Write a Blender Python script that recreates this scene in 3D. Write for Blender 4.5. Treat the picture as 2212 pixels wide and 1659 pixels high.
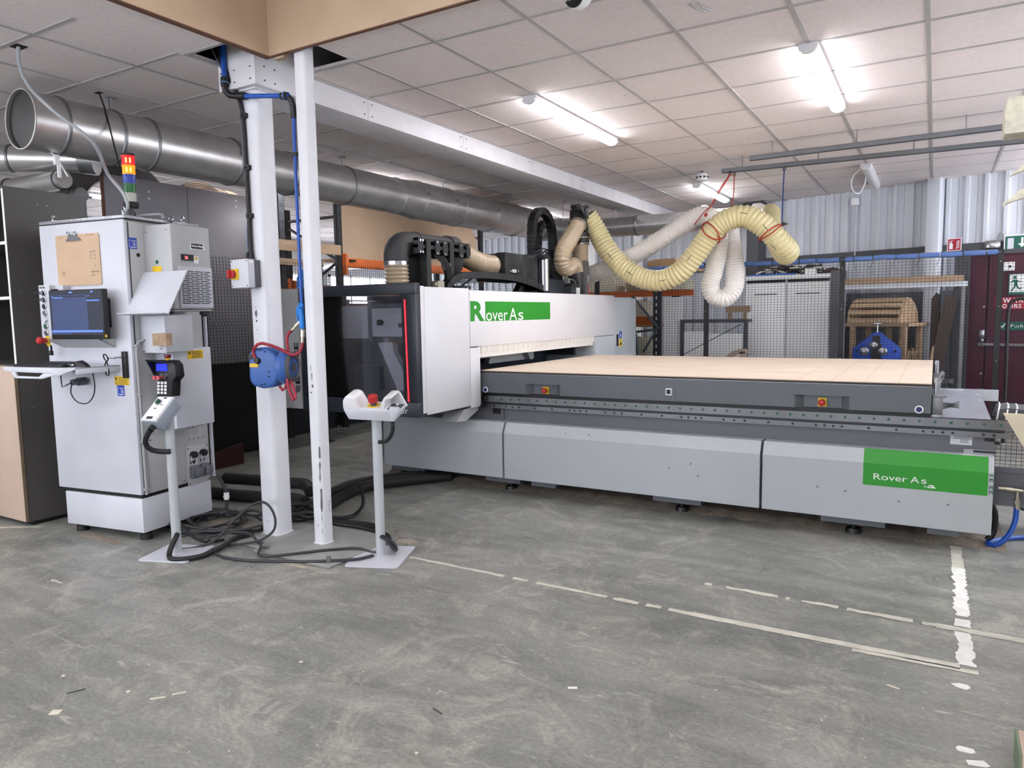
import bpy, bmesh, math, random
from mathutils import Matrix, Vector
random.seed(7)
S = bpy.context.scene
for o in list(bpy.data.objects): bpy.data.objects.remove(o)
COL = S.collection
R = math.radians

# ---------------------------------------------------------------- camera
CAM_H = 1.40
cd = bpy.data.cameras.new('camera'); cam = bpy.data.objects.new('camera', cd); COL.objects.link(cam)
cd.sensor_fit = 'HORIZONTAL'; cd.sensor_width = 36.0; cd.lens = 1555.24 / 2212 * 36.0
cd.clip_start = 0.05; cd.clip_end = 60
yaw, pitch, roll = R(30.4421), R(5.52527), R(-0.93046)
fw = Vector((-math.sin(yaw)*math.cos(pitch), math.cos(yaw)*math.cos(pitch), -math.sin(pitch)))
r0 = Vector((math.cos(yaw), math.sin(yaw), 0)); u0 = r0.cross(fw)
rr = r0*math.cos(roll) + u0*math.sin(roll); uu = -r0*math.sin(roll) + u0*math.cos(roll)
m = Matrix.Identity(4)
for i in range(3): m[i][0] = rr[i]; m[i][1] = uu[i]; m[i][2] = -fw[i]; m[i][3] = (0, 0, CAM_H)[i]
cam.matrix_world = m
S.camera = cam

# ---------------------------------------------------------------- world, exposure
wd = bpy.data.worlds.new('world'); S.world = wd; wd.use_nodes = True
wd.node_tree.nodes['Background'].inputs[0].default_value = (0.6, 0.7, 0.85, 1)
wd.node_tree.nodes['Background'].inputs[1].default_value = 0.4
S.view_settings.view_transform = 'Standard'; S.view_settings.look = 'None'
S.view_settings.gamma = 1.0; S.view_settings.use_curve_mapping = False
S.view_settings.exposure = 2.1
S.cycles.use_denoising = True; S.cycles.use_adaptive_sampling = True; S.cycles.adaptive_threshold = 0.05
S.cycles.max_bounces = 6; S.cycles.diffuse_bounces = 4; S.cycles.glossy_bounces = 2
S.cycles.transparent_max_bounces = 8; S.cycles.caustics_reflective = False; S.cycles.caustics_refractive = False
S.cycles.sample_clamp_indirect = 6.0; S.cycles.use_light_tree = False
LAMP = 9.0          # radiance of the lit tube diffusers

# ---------------------------------------------------------------- helpers
def lin(c):
    r = []
    for v in c:
        v = v/255.0
        r.append(v/12.92 if v <= 0.04045 else ((v+0.055)/1.055)**2.4)
    return (r[0], r[1], r[2], 1.0)

WM = {}                                    # world matrix of each parent by name
def reg(o, M): WM[o.name] = M; return o

def tag(o, label=None, cat=None, group=None, kind=None):
    if label: o['label'] = label
    if cat: o['category'] = cat
    if group: o['group'] = group
    if kind: o['kind'] = kind
    return o

def thing(name, label, cat, loc=(0, 0, 0), rz=0.0, group=None, kind=None):
    o = bpy.data.objects.new(name, None); COL.objects.link(o)
    o.empty_display_size = 0.1
    o.location = loc; o.rotation_euler = (0, 0, rz)
    reg(o, Matrix.Translation(loc) @ Matrix.Rotation(rz, 4, 'Z'))
    return tag(o, label, cat, group, kind)

def copy_tree(o, parent=None):
    c = o.copy(); COL.objects.link(c)
    if parent is not None: c.parent = parent
    for ch in list(o.children): copy_tree(ch, c)
    return c

def frames(P):
    n = len(P); T = []
    for i in range(n):
        t = P[min(i+1, n-1)] - P[max(i-1, 0)]
        T.append(t.normalized() if t.length > 1e-9 else Vector((0, 0, 1)))
    up = Vector((0, 0, 1)) if abs(T[0].z) < 0.9 else Vector((1, 0, 0))
    N = [(up - T[0]*up.dot(T[0])).normalized()]
    for i in range(1, n):
        v = N[-1] - T[i]*N[-1].dot(T[i])
        N.append(v.normalized() if v.length > 1e-6 else N[-1])
    return T, N

def spline(pts, step):
    P = [Vector(p) for p in pts]
    if len(P) == 2:
        d = []; L = (P[1]-P[0]).length; k = max(2, int(L/step)+1)
        return [P[0].lerp(P[1], i/(k-1)) for i in range(k)]
    E = [P[0]*2-P[1]] + P + [P[-1]*2-P[-2]]
    fine = []
    for i in range(1, len(E)-2):
        a, b, c, d = E[i-1], E[i], E[i+1], E[i+2]
        t0 = 0.0; t1 = t0+max((b-a).length, 1e-6)**.5; t2 = t1+max((c-b).length, 1e-6)**.5; t3 = t2+max((d-c).length, 1e-6)**.5
        for k in range(40):
            t = t1+(t2-t1)*k/40
            A1 = a*((t1-t)/(t1-t0))+b*((t-t0)/(t1-t0)); A2 = b*((t2-t)/(t2-t1))+c*((t-t1)/(t2-t1)); A3 = c*((t3-t)/(t3-t2))+d*((t-t2)/(t3-t2))
            B1 = A1*((t2-t)/(t2-t0))+A2*((t-t0)/(t2-t0)); B2 = A2*((t3-t)/(t3-t1))+A3*((t-t1)/(t3-t1))
            fine.append(B1*((t2-t)/(t2-t1))+B2*((t-t1)/(t2-t1)))
    fine.append(P[-1])
    L = [0.0]
    for i in range(1, len(fine)): L.append(L[-1]+(fine[i]-fine[i-1]).length)
    k = max(3, int(L[-1]/step)+1); out = []; j = 0
    for i in range(k):
        s = L[-1]*i/(k-1)
        while j < len(L)-2 and L[j+1] < s: j += 1
        f = (s-L[j])/max(L[j+1]-L[j], 1e-9)
        out.append(fine[j].lerp(fine[j+1], min(1, f)))
    return out

class MB:
    def __init__(s): s.b = bmesh.new(); s.mi = 0
    def m(s, i): s.mi = i; return s
    def face(s, vs):
        try:
            f = s.b.faces.new(vs); f.material_index = s.mi; return f
        except ValueError: return None
    def box(s, x0, x1, y0, y1, z0, z1, M=None):
        x0, x1 = min(x0, x1), max(x0, x1); y0, y1 = min(y0, y1), max(y0, y1); z0, z1 = min(z0, z1), max(z0, z1)
        c = [(x0,y0,z0),(x1,y0,z0),(x1,y1,z0),(x0,y1,z0),(x0,y0,z1),(x1,y0,z1),(x1,y1,z1),(x0,y1,z1)]
        v = [s.b.verts.new((M @ Vector(p)) if M else p) for p in c]
        for q in ((0,3,2,1),(4,5,6,7),(0,1,5,4),(1,2,6,5),(2,3,7,6),(3,0,4,7)): s.face([v[i] for i in q])
        return s
    def ob(s, c, size, M=None):
        T = Matrix.Translation(c)
        if M: T = T @ M
        a, b, d = size[0]/2, size[1]/2, size[2]/2
        return s.box(-a, a, -b, b, -d, d, T)
    def prism(s, poly, ax, d0, d1, M=None):
        def P(u, v, d): p = {'x': (d, u, v), 'y': (u, d, v), 'z': (u, v, d)}[ax]; return (M @ Vector(p)) if M else p
        A = [s.b.verts.new(P(u, v, d0)) for u, v in poly]; B = [s.b.verts.new(P(u, v, d1)) for u, v in poly]
        n = len(poly); s.face(A[::-1]); s.face(B)
        for i in range(n): s.face([A[i], A[(i+1) % n], B[(i+1) % n], B[i]])
        return s
    def ring(s, c, T, N, r, n, sq=1.0):
        Bn = T.cross(N)
        return [s.b.verts.new(c + N*(r*math.cos(2*math.pi*k/n)) + Bn*(r*sq*math.sin(2*math.pi*k/n))) for k in range(n)]
    def skin(s, rings, cap=True):
        n = len(rings[0])
        for a, b in zip(rings, rings[1:]):
            for k in range(n): s.face([a[k], a[(k+1) % n], b[(k+1) % n], b[k]])
        if cap: s.face(rings[0][::-1]); s.face(rings[-1])
    def tube(s, pts, r, n=8, cap=True, rad=None):
        P = [Vector(p) for p in pts]; T, N = frames(P)
        s.skin([s.ring(P[i], T[i], N[i], rad[i] if rad else r, n) for i in range(len(P))], cap); return s
    def cable(s, pts, r, n=7, step=0.03): return s.tube(spline(pts, step), r, n)
    def hose(s, pts, r, pitch=0.024, amp=0.006, n=22, cap=False):
        P = spline(pts, pitch/6); rad = [r + amp*(.5, .38, -.12, -.5, -.12, .38)[i % 6] for i in range(len(P))]
        return s.tube(P, r, n, cap, rad)
    def cyl(s, p0, p1, r0, r1=None, n=18, cap=True):
        p0, p1 = Vector(p0), Vector(p1); r1 = r0 if r1 is None else r1
        T = (p1-p0).normalized(); up = Vector((0, 0, 1)) if abs(T.z) < .9 else Vector((1, 0, 0)); N = (up-T*up.dot(T)).normalized()
        s.skin([s.ring(p0, T, N, r0, n), s.ring(p1, T, N, r1, n)], cap); return s
    def lathe(s, prof, c, axis, n=24):
        c = Vector(c); T = Vector(axis).normalized(); up = Vector((0, 0, 1)) if abs(T.z) < .9 else Vector((1, 0, 0)); N = (up-T*up.dot(T)).normalized()
        s.skin([s.ring(c+T*h, T, N, max(r, 1e-4), n) for r, h in prof], True); return s
    def torus(s, c, axis, Rr, r, n=24, k=8):
        c = Vector(c); T = Vector(axis).normalized(); up = Vector((0, 0, 1)) if abs(T.z) < .9 else Vector((1, 0, 0)); N = (up-T*up.dot(T)).normalized(); B = T.cross(N)
        rings = []
        for i in range(n):
            a = 2*math.pi*i/n; d = N*math.cos(a)+B*math.sin(a)
            rings.append([s.b.verts.new(c+d*(Rr+r*math.cos(2*math.pi*j/k))+T*(r*math.sin(2*math.pi*j/k))) for j in range(k)])
        for i in range(n):
            a, b = rings[i], rings[(i+1) % n]
            for j in range(k): s.face([a[j], a[(j+1) % k], b[(j+1) % k], b[j]])
        return s
    def tubewall(s, p0, p1, r, t, n=32):        # open pipe with wall thickness
        p0, p1 = Vector(p0), Vector(p1); T = (p1-p0).normalized(); up = Vector((0, 0, 1)) if abs(T.z) < .9 else Vector((1, 0, 0)); N = (up-T*up.dot(T)).normalized()
        rs = [s.ring(p0, T, N, r, n), s.ring(p1, T, N, r, n), s.ring(p1, T, N, r-t, n), s.ring(p0, T, N, r-t, n)]
        s.skin(rs+[rs[0]], False); return s
    def build(s, name, mats, parent=None, M=None, bevel=0.0, smooth=35, seg=2):
        if not isinstance(mats, (list, tuple)): mats = [mats]
        b = s.b
        if M: b.transform(M)
        if parent is not None: b.transform(WM[parent.name].inverted())
        bmesh.ops.recalc_face_normals(b, faces=b.faces[:])
        if bevel > 0:
            es = [e for e in b.edges if len(e.link_faces) == 2 and e.calc_face_angle(0) > 0.5]
            if es: bmesh.ops.bevel(b, geom=es, offset=bevel, segments=seg, profile=0.5, affect='EDGES', clamp_overlap=True)
        me = bpy.data.meshes.new(name); b.to_mesh(me); b.free()
        for mt in mats: me.materials.append(mt)
        if smooth:
            for p in me.polygons: p.use_smooth = True
            me.set_sharp_from_angle(angle=R(smooth))
        o = bpy.data.objects.new(name, me); COL.objects.link(o)
        if parent is not None: o.parent = parent; WM[o.name] = WM[parent.name]
        else: WM[o.name] = Matrix.Identity(4)
        return o

def obj(name, label, cat, mb, mats, group=None, kind=None, **k):
    """a thing that is one mesh; its origin moved to the foot of its bounds"""
    o = mb.build(name, mats, **k)
    me = o.data; vs = [v.co for v in me.vertices]
    c = Vector(((min(v.x for v in vs)+max(v.x for v in vs))/2, (min(v.y for v in vs)+max(v.y for v in vs))/2, min(v.z for v in vs)))
    me.transform(Matrix.Translation(-c)); o.location = c; WM[o.name] = Matrix.Translation(c)
    return tag(o, label, cat, group, kind)

def struct(name, mb, mats, parent=None, **k):
    o = mb.build(name, mats, parent, **k); o['kind'] = 'structure'; return o

def onto(M):                                 # plane matrices for lettering: local x along, local y up, local z out of the surface
    return M
def face_my(x, y, z, rz=0.0):                # looks towards -y
    return Matrix.Translation((x, y, z)) @ Matrix.Rotation(rz, 4, 'Z') @ Matrix(((1,0,0,0),(0,0,-1,0),(0,1,0,0),(0,0,0,1)))
def face_px(x, y, z):                        # looks towards +x
    return Matrix.Translation((x, y, z)) @ Matrix(((0,0,1,0),(1,0,0,0),(0,1,0,0),(0,0,0,1)))

def text(body, size, M, mat, parent, name='lettering', sx=1.0, bold=0.0, align='LEFT', thick=0.0006, space=1.0):
    cu = bpy.data.curves.new(name, 'FONT'); cu.body = body; cu.size = size; cu.align_x = align; cu.offset = bold
    cu.extrude = thick; cu.resolution_u = 3; cu.space_character = space
    t = bpy.data.objects.new(name, cu); COL.objects.link(t)
    dg = bpy.context.evaluated_depsgraph_get()
    me = bpy.data.meshes.new_from_object(t.evaluated_get(dg)); bpy.data.objects.remove(t); bpy.data.curves.remove(cu)
    X = M @ Matrix.Diagonal((sx, 1, 1, 1))
    if parent is not None: X = WM[parent.name].inverted() @ X
    me.transform(X); me.materials.clear(); me.materials.append(mat); me.name = name
    o = bpy.data.objects.new(name, me); COL.objects.link(o)
    if parent is not None: o.parent = parent; WM[o.name] = WM[parent.name]
    return o

def textfit(body, M, w, h, mat, parent, name='lettering', bold=0.0, thick=0.0006, sx=1.0):
    o = text(body, 1.0, Matrix.Identity(4), mat, None, name, bold=bold, thick=0.0)
    me = o.data; xs = [v.co.x for v in me.vertices]; ys = [v.co.y for v in me.vertices]
    x0, x1, y0, y1 = min(xs), max(xs), min(ys), max(ys)
    X = M @ Matrix.Diagonal((w/(x1-x0), h/(y1-y0), 1, 1)) @ Matrix.Translation((-x0, -y0, 0))
    if parent is not None: X = WM[parent.name].inverted() @ X; o.parent = parent; WM[o.name] = WM[parent.name]
    me.transform(X); return o

def decal(name, M, pts, mat, parent, thick=0.0008):   # thin sticker of outline pts (x, y) in plane M
    b = MB(); b.prism(pts, 'z', 0, thick); return b.build(name, mat, parent, M=M, smooth=0)
def rect(x0, x1, y0, y1): return [(x0, y0), (x1, y0), (x1, y1), (x0, y1)]

# ---------------------------------------------------------------- materials
def newmat(name):
    mt = bpy.data.materials.new(name); mt.use_nodes = True; nt = mt.node_tree
    return mt, nt, nt.nodes['Principled BSDF']
def mat(name, col, rough=0.5, metal=0.0, var=0.06, scale=6.0, bump=0.0, bscale=120.0, spec=0.5, coat=0.0, dirt=None, trans=0.0, stretch=None):
    mt, nt, bs = newmat(name); N = nt.nodes; L = nt.links
    tc = N.new('ShaderNodeTexCoord'); src = tc.outputs['Object']
    if stretch:
        mp = N.new('ShaderNodeMapping'); mp.inputs['Scale'].default_value = stretch; L.new(src, mp.inputs[0]); src = mp.outputs[0]
    nz = N.new('ShaderNodeTexNoise'); nz.inputs['Scale'].default_value = scale; nz.inputs['Detail'].default_value = 2; L.new(src, nz.inputs['Vector'])
    c = lin(col); d = tuple(v*(1-var*1.6) for v in c[:3])+(1,); e = tuple(min(1, v*(1+var)) for v in c[:3])+(1,)
    if dirt: d = lin(dirt)
    rp = N.new('ShaderNodeValToRGB'); rp.color_ramp.elements[0].position = 0.3; rp.color_ramp.elements[1].position = 0.68
    rp.color_ramp.elements[0].color = d; rp.color_ramp.elements[1].color = e
    L.new(nz.outputs['Fac'], rp.inputs[0]); L.new(rp.outputs[0], bs.inputs['Base Color'])
    bs.inputs['Roughness'].default_value = rough; bs.inputs['Metallic'].default_value = metal
    bs.inputs['Specular IOR Level'].default_value = spec; bs.inputs['Coat Weight'].default_value = coat
    if trans: bs.inputs['Transmission Weight'].default_value = trans
    if bump:
        n2 = N.new('ShaderNodeTexNoise'); n2.inputs['Scale'].default_value = bscale; L.new(src, n2.inputs['Vector'])
        bp = N.new('ShaderNodeBump'); bp.inputs['Strength'].default_value = bump; bp.inputs['Distance'].default_value = 0.002
        L.new(n2.outputs['Fac'], bp.inputs['Height']); L.new(bp.outputs[0], bs.inputs['Normal'])
    return mt
def emit(name, col, strength, base=(200, 200, 200)):
    mt, nt, bs = newmat(name); bs.inputs['Base Color'].default_value = lin(base)
    bs.inputs['Emission Color'].default_value = lin(col); bs.inputs['Emission Strength'].default_value = strength
    if strength < 2: mt.cycles.emission_sampling = 'NONE'      # screens and leds: too dim to be worth sampling as lights
    return mt
def tinted(name, col, gloss=0.08, rough=0.03):
    mt, nt, bs = newmat(name); N = nt.nodes; L = nt.links
    tr = N.new('ShaderNodeBsdfTransparent'); tr.inputs[0].default_value = lin(col)
    gl = N.new('ShaderNodeBsdfGlossy'); gl.inputs['Roughness'].default_value = rough
    fr = N.new('ShaderNodeFresnel'); fr.inputs[0].default_value = 1.45
    mx = N.new('ShaderNodeMixShader'); L.new(fr.outputs[0], mx.inputs[0]); L.new(tr.outputs[0], mx.inputs[1]); L.new(gl.outputs[0], mx.inputs[2])
    L.new(mx.outputs[0], N['Material Output'].inputs[0]); return mt

def floor_mat():
    mt, nt, bs = newmat('polished concrete'); N = nt.nodes; L = nt.links
    tc = N.new('ShaderNodeTexCoord')
    def noise(scale, detail=8, dist=0.0, st=(1, 1, 1), rot=0.0, rough=0.6):
        mp = N.new('ShaderNodeMapping'); mp.inputs['Scale'].default_value = st; mp.inputs['Rotation'].default_value = (0, 0, rot); L.new(tc.outputs['Object'], mp.inputs[0])
        n = N.new('ShaderNodeTexNoise'); n.inputs['Scale'].default_value = scale; n.inputs['Detail'].default_value = min(detail, 6)
        n.inputs['Distortion'].default_value = dist; n.inputs['Roughness'].default_value = rough; L.new(mp.outputs[0], n.inputs['Vector']); return n.outputs['Fac']
    def ramp(src, p0, p1, c0, c1):
        r = N.new('ShaderNodeValToRGB'); e = r.color_ramp.elements; e[0].position = p0; e[1].position = p1; e[0].color = c0; e[1].color = c1; L.new(src, r.inputs[0]); return r.outputs[0]
    def mix(fac, a, b, mode='MIX', f=None):
        x = N.new('ShaderNodeMix'); x.data_type = 'RGBA'; x.blend_type = mode
        if fac is None: x.inputs[0].default_value = f
        else: L.new(fac, x.inputs[0])
        for s_, v in ((6, a), (7, b)):
            if isinstance(v, tuple): x.inputs[s_].default_value = v
            else: L.new(v, x.inputs[s_])
        return x.outputs[2]
    K, W_ = (0, 0, 0, 1), (1, 1, 1, 1)
    base = ramp(noise(0.9, 10, 0.6), 0.32, 0.68, lin((122, 123, 119)), lin((156, 156, 150)))
    streak = ramp(noise(2.2, 8, 0.8, (0.5, 2.2, 1), 0.55), 0.35, 0.7, lin((104, 105, 103)), lin((172, 171, 165)))
    c = mix(None, base, streak, 'MIX', 0.5)
    dustm = ramp(noise(2.6, 12, 1.6, (1, 1, 1), 0.2, 0.78), 0.50, 0.70, K, (0.62, 0.62, 0.62, 1))
    c = mix(dustm, c, lin((200, 195, 184)))
    fine = ramp(noise(46, 10, 0.4, (1, 1.6, 1), 0.5, 0.75), 0.3, 0.75, (0.62, 0.62, 0.62, 1), (1.28, 1.28, 1.26, 1))
    c = mix(None, c, fine, 'MULTIPLY', 0.85)
    scr = ramp(noise(5, 12, 3.5, (0.5, 2.6, 1), 0.75, 0.78), 0.60, 0.66, K, (0.55, 0.55, 0.55, 1))
    c = mix(scr, c, lin((206, 202, 192)))
    dark = ramp(noise(2.6, 9, 1.6, (1.6, .6, 1), 0.9, 0.7), 0.60, 0.75, K, (0.55, 0.55, 0.55, 1))
    c = mix(dark, c, lin((88, 89, 88)))
    big = ramp(noise(0.55, 6, 1.0, (1, 1, 1), 0.3), 0.38, 0.64, (0.82, 0.83, 0.82, 1), (1.10, 1.10, 1.08, 1))
    c = mix(None, c, big, 'MULTIPLY', 1.0)
    L.new(c, bs.inputs['Base Color'])
    rg = ramp(noise(3.0, 8, 0.8), 0.3, 0.7, (0.30, 0.30, 0.30, 1), (0.58, 0.58, 0.58, 1)); L.new(rg, bs.inputs['Roughness'])
    bp = N.new('ShaderNodeBump'); bp.inputs['Strength'].default_value = 0.12; bp.inputs['Distance'].default_value = 0.004
    L.new(noise(22, 10, 0.5), bp.inputs['Height']); L.new(bp.outputs[0], bs.inputs['Normal'])
    bs.inputs['Specular IOR Level'].default_value = 0.4
    return mt

def wood_mat(name, c1, c2, st=(1, 14, 14), scale=3.0, rough=0.55, planks=None):
    mt, nt, bs = newmat(name); N = nt.nodes; L = nt.links
    tc = N.new('ShaderNodeTexCoord'); mp = N.new('ShaderNodeMapping'); mp.inputs['Scale'].default_value = st; L.new(tc.outputs['Object'], mp.inputs[0])
    n = N.new('ShaderNodeTexNoise'); n.inputs['Scale'].default_value = scale; n.inputs['Detail'].default_value = 8; n.inputs['Distortion'].default_value = .6; L.new(mp.outputs[0], n.inputs['Vector'])
    r = N.new('ShaderNodeValToRGB'); e = r.color_ramp.elements; e[0].position = .3; e[1].position = .7; e[0].color = lin(c1); e[1].color = lin(c2); L.new(n.outputs['Fac'], r.inputs[0])
    L.new(r.outputs[0], bs.inputs['Base Color']); bs.inputs['Roughness'].default_value = rough
    return mt

M_floor = floor_mat()
M_tile = mat('ceiling tile', (238, 228, 226), 0.9, 0, 0.03, 40, 0.15, 300)
M_grid = mat('ceiling grid', (186, 182, 182), 0.5, 0.1, 0.03)
M_void = mat('dark ceiling void', (22, 22, 26), 0.9)
M_wall = mat('painted plaster', (206, 206, 208), 0.8, 0, 0.03, 2)
M_clad = mat('white profiled steel cladding', (214, 218, 226), 0.45, 0.0, 0.05, 2.2, stretch=(3, 3, .4))
M_rail = mat('dark grey paint', (78, 79, 84), 0.5)
M_colw = mat('scuffed white paint', (222, 223, 228), 0.38, 0, 0.02, 9)
M_board = mat('beam casing', (222, 220, 224), 0.6, 0, 0.04, 5)
M_mdf = mat('mdf', (188, 164, 138), 0.75, 0, 0.05, 3, 0.05, 200)
M_mdfe = mat('mdf edge', (112, 78, 62), 0.8)
M_mwhite = mat('white machine enamel', (226, 225, 228), 0.35, 0, 0.015, 4)
M_mgrey = mat('light grey machine enamel', (184, 189, 193), 0.33, 0, 0.02, 3)
M_tgrey = mat('slate grey enamel', (98, 102, 107), 0.42, 0, 0.03, 3)
M_bgrey = mat('mid grey enamel', (104, 106, 112), 0.45, 0, 0.04, 3)
M_char = mat('charcoal enamel', (44, 49, 58), 0.4, 0, 0.04)
M_black = mat('black plastic', (20, 20, 22), 0.45, 0, 0.1)
M_rub = mat('black rubber', (34, 34, 36), 0.6, 0, 0.1)
M_green = mat('green vinyl', (44, 150, 44), 0.35, 0, 0.02)
M_gdark = mat('dark green vinyl', (40, 92, 66), 0.4)
M_white = mat('white vinyl', (246, 246, 246), 0.4, 0, 0.01)
M_navy = mat('dark navy vinyl', (24, 27, 36), 0.4)
M_steel = mat('brushed steel', (172, 174, 178), 0.24, 0.95, 0.06, 8, stretch=(1, 1, 8))
M_galv = mat('galvanised steel', (205, 202, 200), 0.34, 0.72, 0.08, 5, 0.05, 60)
M_galvd = mat('dull zinc', (140, 141, 143), 0.45, 0.8, 0.08, 8)
M_chrome = mat('chrome', (220, 220, 222), 0.12, 1.0, 0.01)
M_spoil = wood_mat('mdf spoilboard', (216, 195, 173), (236, 219, 201), (1.0, 9, 1), 2.2, 0.5)
M_brown = mat('brown gasket', (66, 52, 46), 0.6)
M_red = mat('red plastic', (190, 40, 44), 0.4)
M_yel = mat('yellow plastic', (236, 196, 30), 0.45)
M_blue = mat('blue plastic', (58, 98, 168), 0.42, 0, 0.05)
M_bluep = mat('blue air pipe', (34, 84, 176), 0.35)
M_cyan = mat('bright blue plastic', (30, 130, 220), 0.4)
M_cab = mat('light grey cabinet enamel', (212, 214, 222), 0.42, 0, 0.02, 2, dirt=(196, 198, 206))
M_cabs = mat('grey and shaded-side enamel', (184, 185, 186), 0.45, 0, 0.03, 3)  # cabinet enamel darkened for shade on its sides; other grey parts share it
M_gal = mat('speckled zinc', (170, 172, 178), 0.4, 0.6, 0.15, 60)
M_hy = mat('cream pvc hose', (214, 203, 156), 0.35, 0, 0.03, 3, coat=0.2)
M_hw = mat('clear pvc hose', (238, 234, 229), 0.3, 0, 0.03, 3, coat=0.3)
M_hb = mat('beige pvc hose', (176, 158, 132), 0.28, 0, 0.05, 3, coat=0.4)
M_duct = mat('black moulded duct', (58, 57, 58), 0.6, 0, 0.06)
M_scr = emit('lcd blue', (62, 80, 130), 0.20, (20, 22, 30))
M_scrb = emit('lcd light blue', (100, 140, 235), 0.30, (20, 22, 30))
M_scrd = emit('lcd dark', (44, 50, 72), 0.14, (20, 22, 30))
M_lcd = emit('lcd deep blue', (20, 40, 255), 0.45, (10, 10, 40))
M_led = emit('red led strip', (255, 40, 60), 0.36, (230, 60, 80))
M_digit = emit('red digits', (255, 40, 50), 0.6)
M_lr = emit('lit red lens', (255, 20, 30), 0.30, (220, 30, 40)); M_lo = emit('lit amber lens', (255, 120, 5), 0.36, (240, 140, 20))
M_lhot = emit('lamp filament', (255, 200, 40), 0.8)
M_lb = mat('blue lens', (40, 70, 180), 0.25, 0, 0.02, coat=.4); M_lg = mat('green lens', (30, 110, 60), 0.25, 0, 0.02, coat=.4); M_lc = mat('clear lens', (190, 190, 182), 0.2, 0, 0.02, coat=.4)
M_glass = tinted('smoked polycarbonate', (240, 241, 246))
M_lampd = emit('lit tube diffuser', (250, 250, 255), LAMP, (250, 250, 250))
M_lampo = mat('unlit tube diffuser', (224, 224, 224), 0.4)
M_lampe = mat('lamp end cap', (226, 226, 228), 0.5)
M_fence = mat('black fence wire', (26, 25, 28), 0.5, 0.2)
M_fpost = mat('black fence post', (30, 30, 32), 0.5)
M_foam = mat('blue foam tube', (104, 134, 196), 0.8, 0, 0.12, 9)
M_orange = mat('orange rack beam', (206, 104, 44), 0.5, 0, 0.08)
M_rack = mat('dark rack steel', (58, 60, 64), 0.4, 0.4, 0.1)
M_rackg = mat('blue grey rack steel', (86, 98, 106), 0.45, 0.3)
M_tim = wood_mat('sawn timber', (156, 130, 104), (182, 156, 128), (12, 1, 12), 2.5, .7)
M_ply = wood_mat('plywood', (172, 147, 118), (196, 172, 142), (1, 10, 10), 2.5, .6)
M_panel = mat('dark grey laminate', (156, 153, 158), 0.34, 0, 0.06, 3)
M_shelfs = mat('dark brown grey laminate', (84, 80, 78), 0.42, 0, 0.05, 2)
M_doorb = mat('beige board', (196, 174, 156), 0.7, 0, 0.03, 4)
M_card = mat('cardboard', (184, 150, 112), 0.8)
M_maroon = mat('maroon door paint', (76, 28, 46), 0.5, 0, 0.08, 3)
M_signr = mat('red sign', (178, 30, 52), 0.4); M_signg = mat('green sign', (18, 98, 84), 0.4)
M_pipe_blue = mat('blue roller frame', (34, 76, 176), 0.45, 0, 0.06)
M_conc = mat('grey floor paint', (150, 152, 148), 0.5, 0, 0.08, 8)
M_tape = mat('worn white paint', (238, 237, 232), 0.6, 0, 0.06, 20)
M_line = mat('worn cream paint', (204, 201, 188), 0.6, 0, 0.10, 14)
M_cable = mat('dark grey cable', (52, 52, 54), 0.5)
M_cable2 = mat('black cable', (24, 24, 26), 0.5)
M_hred = mat('red rubber hose', (158, 38, 56), 0.45)
M_rope = mat('red cord', (176, 52, 40), 0.7); M_ropeb = mat('blue cord', (40, 60, 120), 0.7)
M_wf = mat('white wool felt', (226, 220, 200), 0.95, 0, 0.12, 30, 0.6, 90)
M_beige = mat('cream board', (226, 214, 186), 0.7)
M_acry = mat('grey film sheet', (172, 176, 188), 0.3, 0.0, 0.06, 3, coat=.3)
M_brass = mat('nickel brass', (200, 194, 176), 0.3, 0.9)
M_dust = mat('sawdust', (142, 130, 116), 0.95, 0, 0.2, 60, 0.8, 300)
M_chip = mat('pale wood chip', (222, 214, 196), 0.8)
M_addwin = emit('added window glow', (235, 240, 250), 2.0)  # glow of the assumed windows, added to brighten the room
M_railg = mat('grey channel steel', (112, 114, 118), .5, .3)
M_nbtn = mat('navy button', (30, 38, 100), .35)
M_boxg = mat('pedestal box grey', (142, 150, 160), .4, 0, .02, 4)
M_fdust = mat('pale floor dust', (176, 168, 152), .9, 0, .15, 40)
M_railst = mat('ground rail steel', (138, 140, 144), .2, .95, .05, 8)

# ================================================================ lamps (they light the room)
CEIL = 2.94
def tube_lamp(label, x, y0, y1, z, lit=True, group='tube lamps on the ceiling'):
    t = thing('tube_lamp', label, 'ceiling lamp', (x, (y0+y1)/2, z-0.06), 0, group)
    b = MB(); b.box(x-.052, x+.052, y0+.02, y1-.02, z-.028, z-.002); b.build('housing', M_lampe, t)
    pr = [(-.05, -.010), (.05, -.010), (.048, -.016), (.034, -.034), (.014, -.042), (-.014, -.042), (-.034, -.034), (-.048, -.016)]
    b = MB(); b.prism([(x+u, z-.022+v) for u, v in pr], 'y', y0+.03, y1-.03); b.build('diffuser', M_lampd if lit else M_lampo, t)
    for ya, yb in ((y0, y0+.03), (y1-.03, y1)):
        b = MB(); b.prism([(x+u*1.04, z-.02+v*1.06) for u, v in pr], 'y', ya, yb); b.build('end_cap', M_lampe, t)
    return t
tube_lamp('lit white tube lamp left of the other near lamp, above the green logo', -2.53, 4.59, 6.15, CEIL)
tube_lamp('lit white tube lamp nearest the top right of the ceiling', -.69, 4.60, 6.11, CEIL)
tube_lamp('lit tube lamp behind the red cords, partly hidden by the hoses', -2.54, 8.77, 10.2, CEIL)
tl = tube_lamp('unlit dull white tube lamp near the ribbed wall with a thin cable loop', -.70, 8.68, 10.2, CEIL, False)
b = MB(); b.cable([(-.75, 8.9, 2.93), (-.84, 8.95, 2.86), (-.86, 9.1, 2.74), (-.80, 9.2, 2.70), (-.75, 9.25, 2.80), (-.74, 9.3, 2.90)], .006); b.build('cable', M_white, tl)
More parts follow.
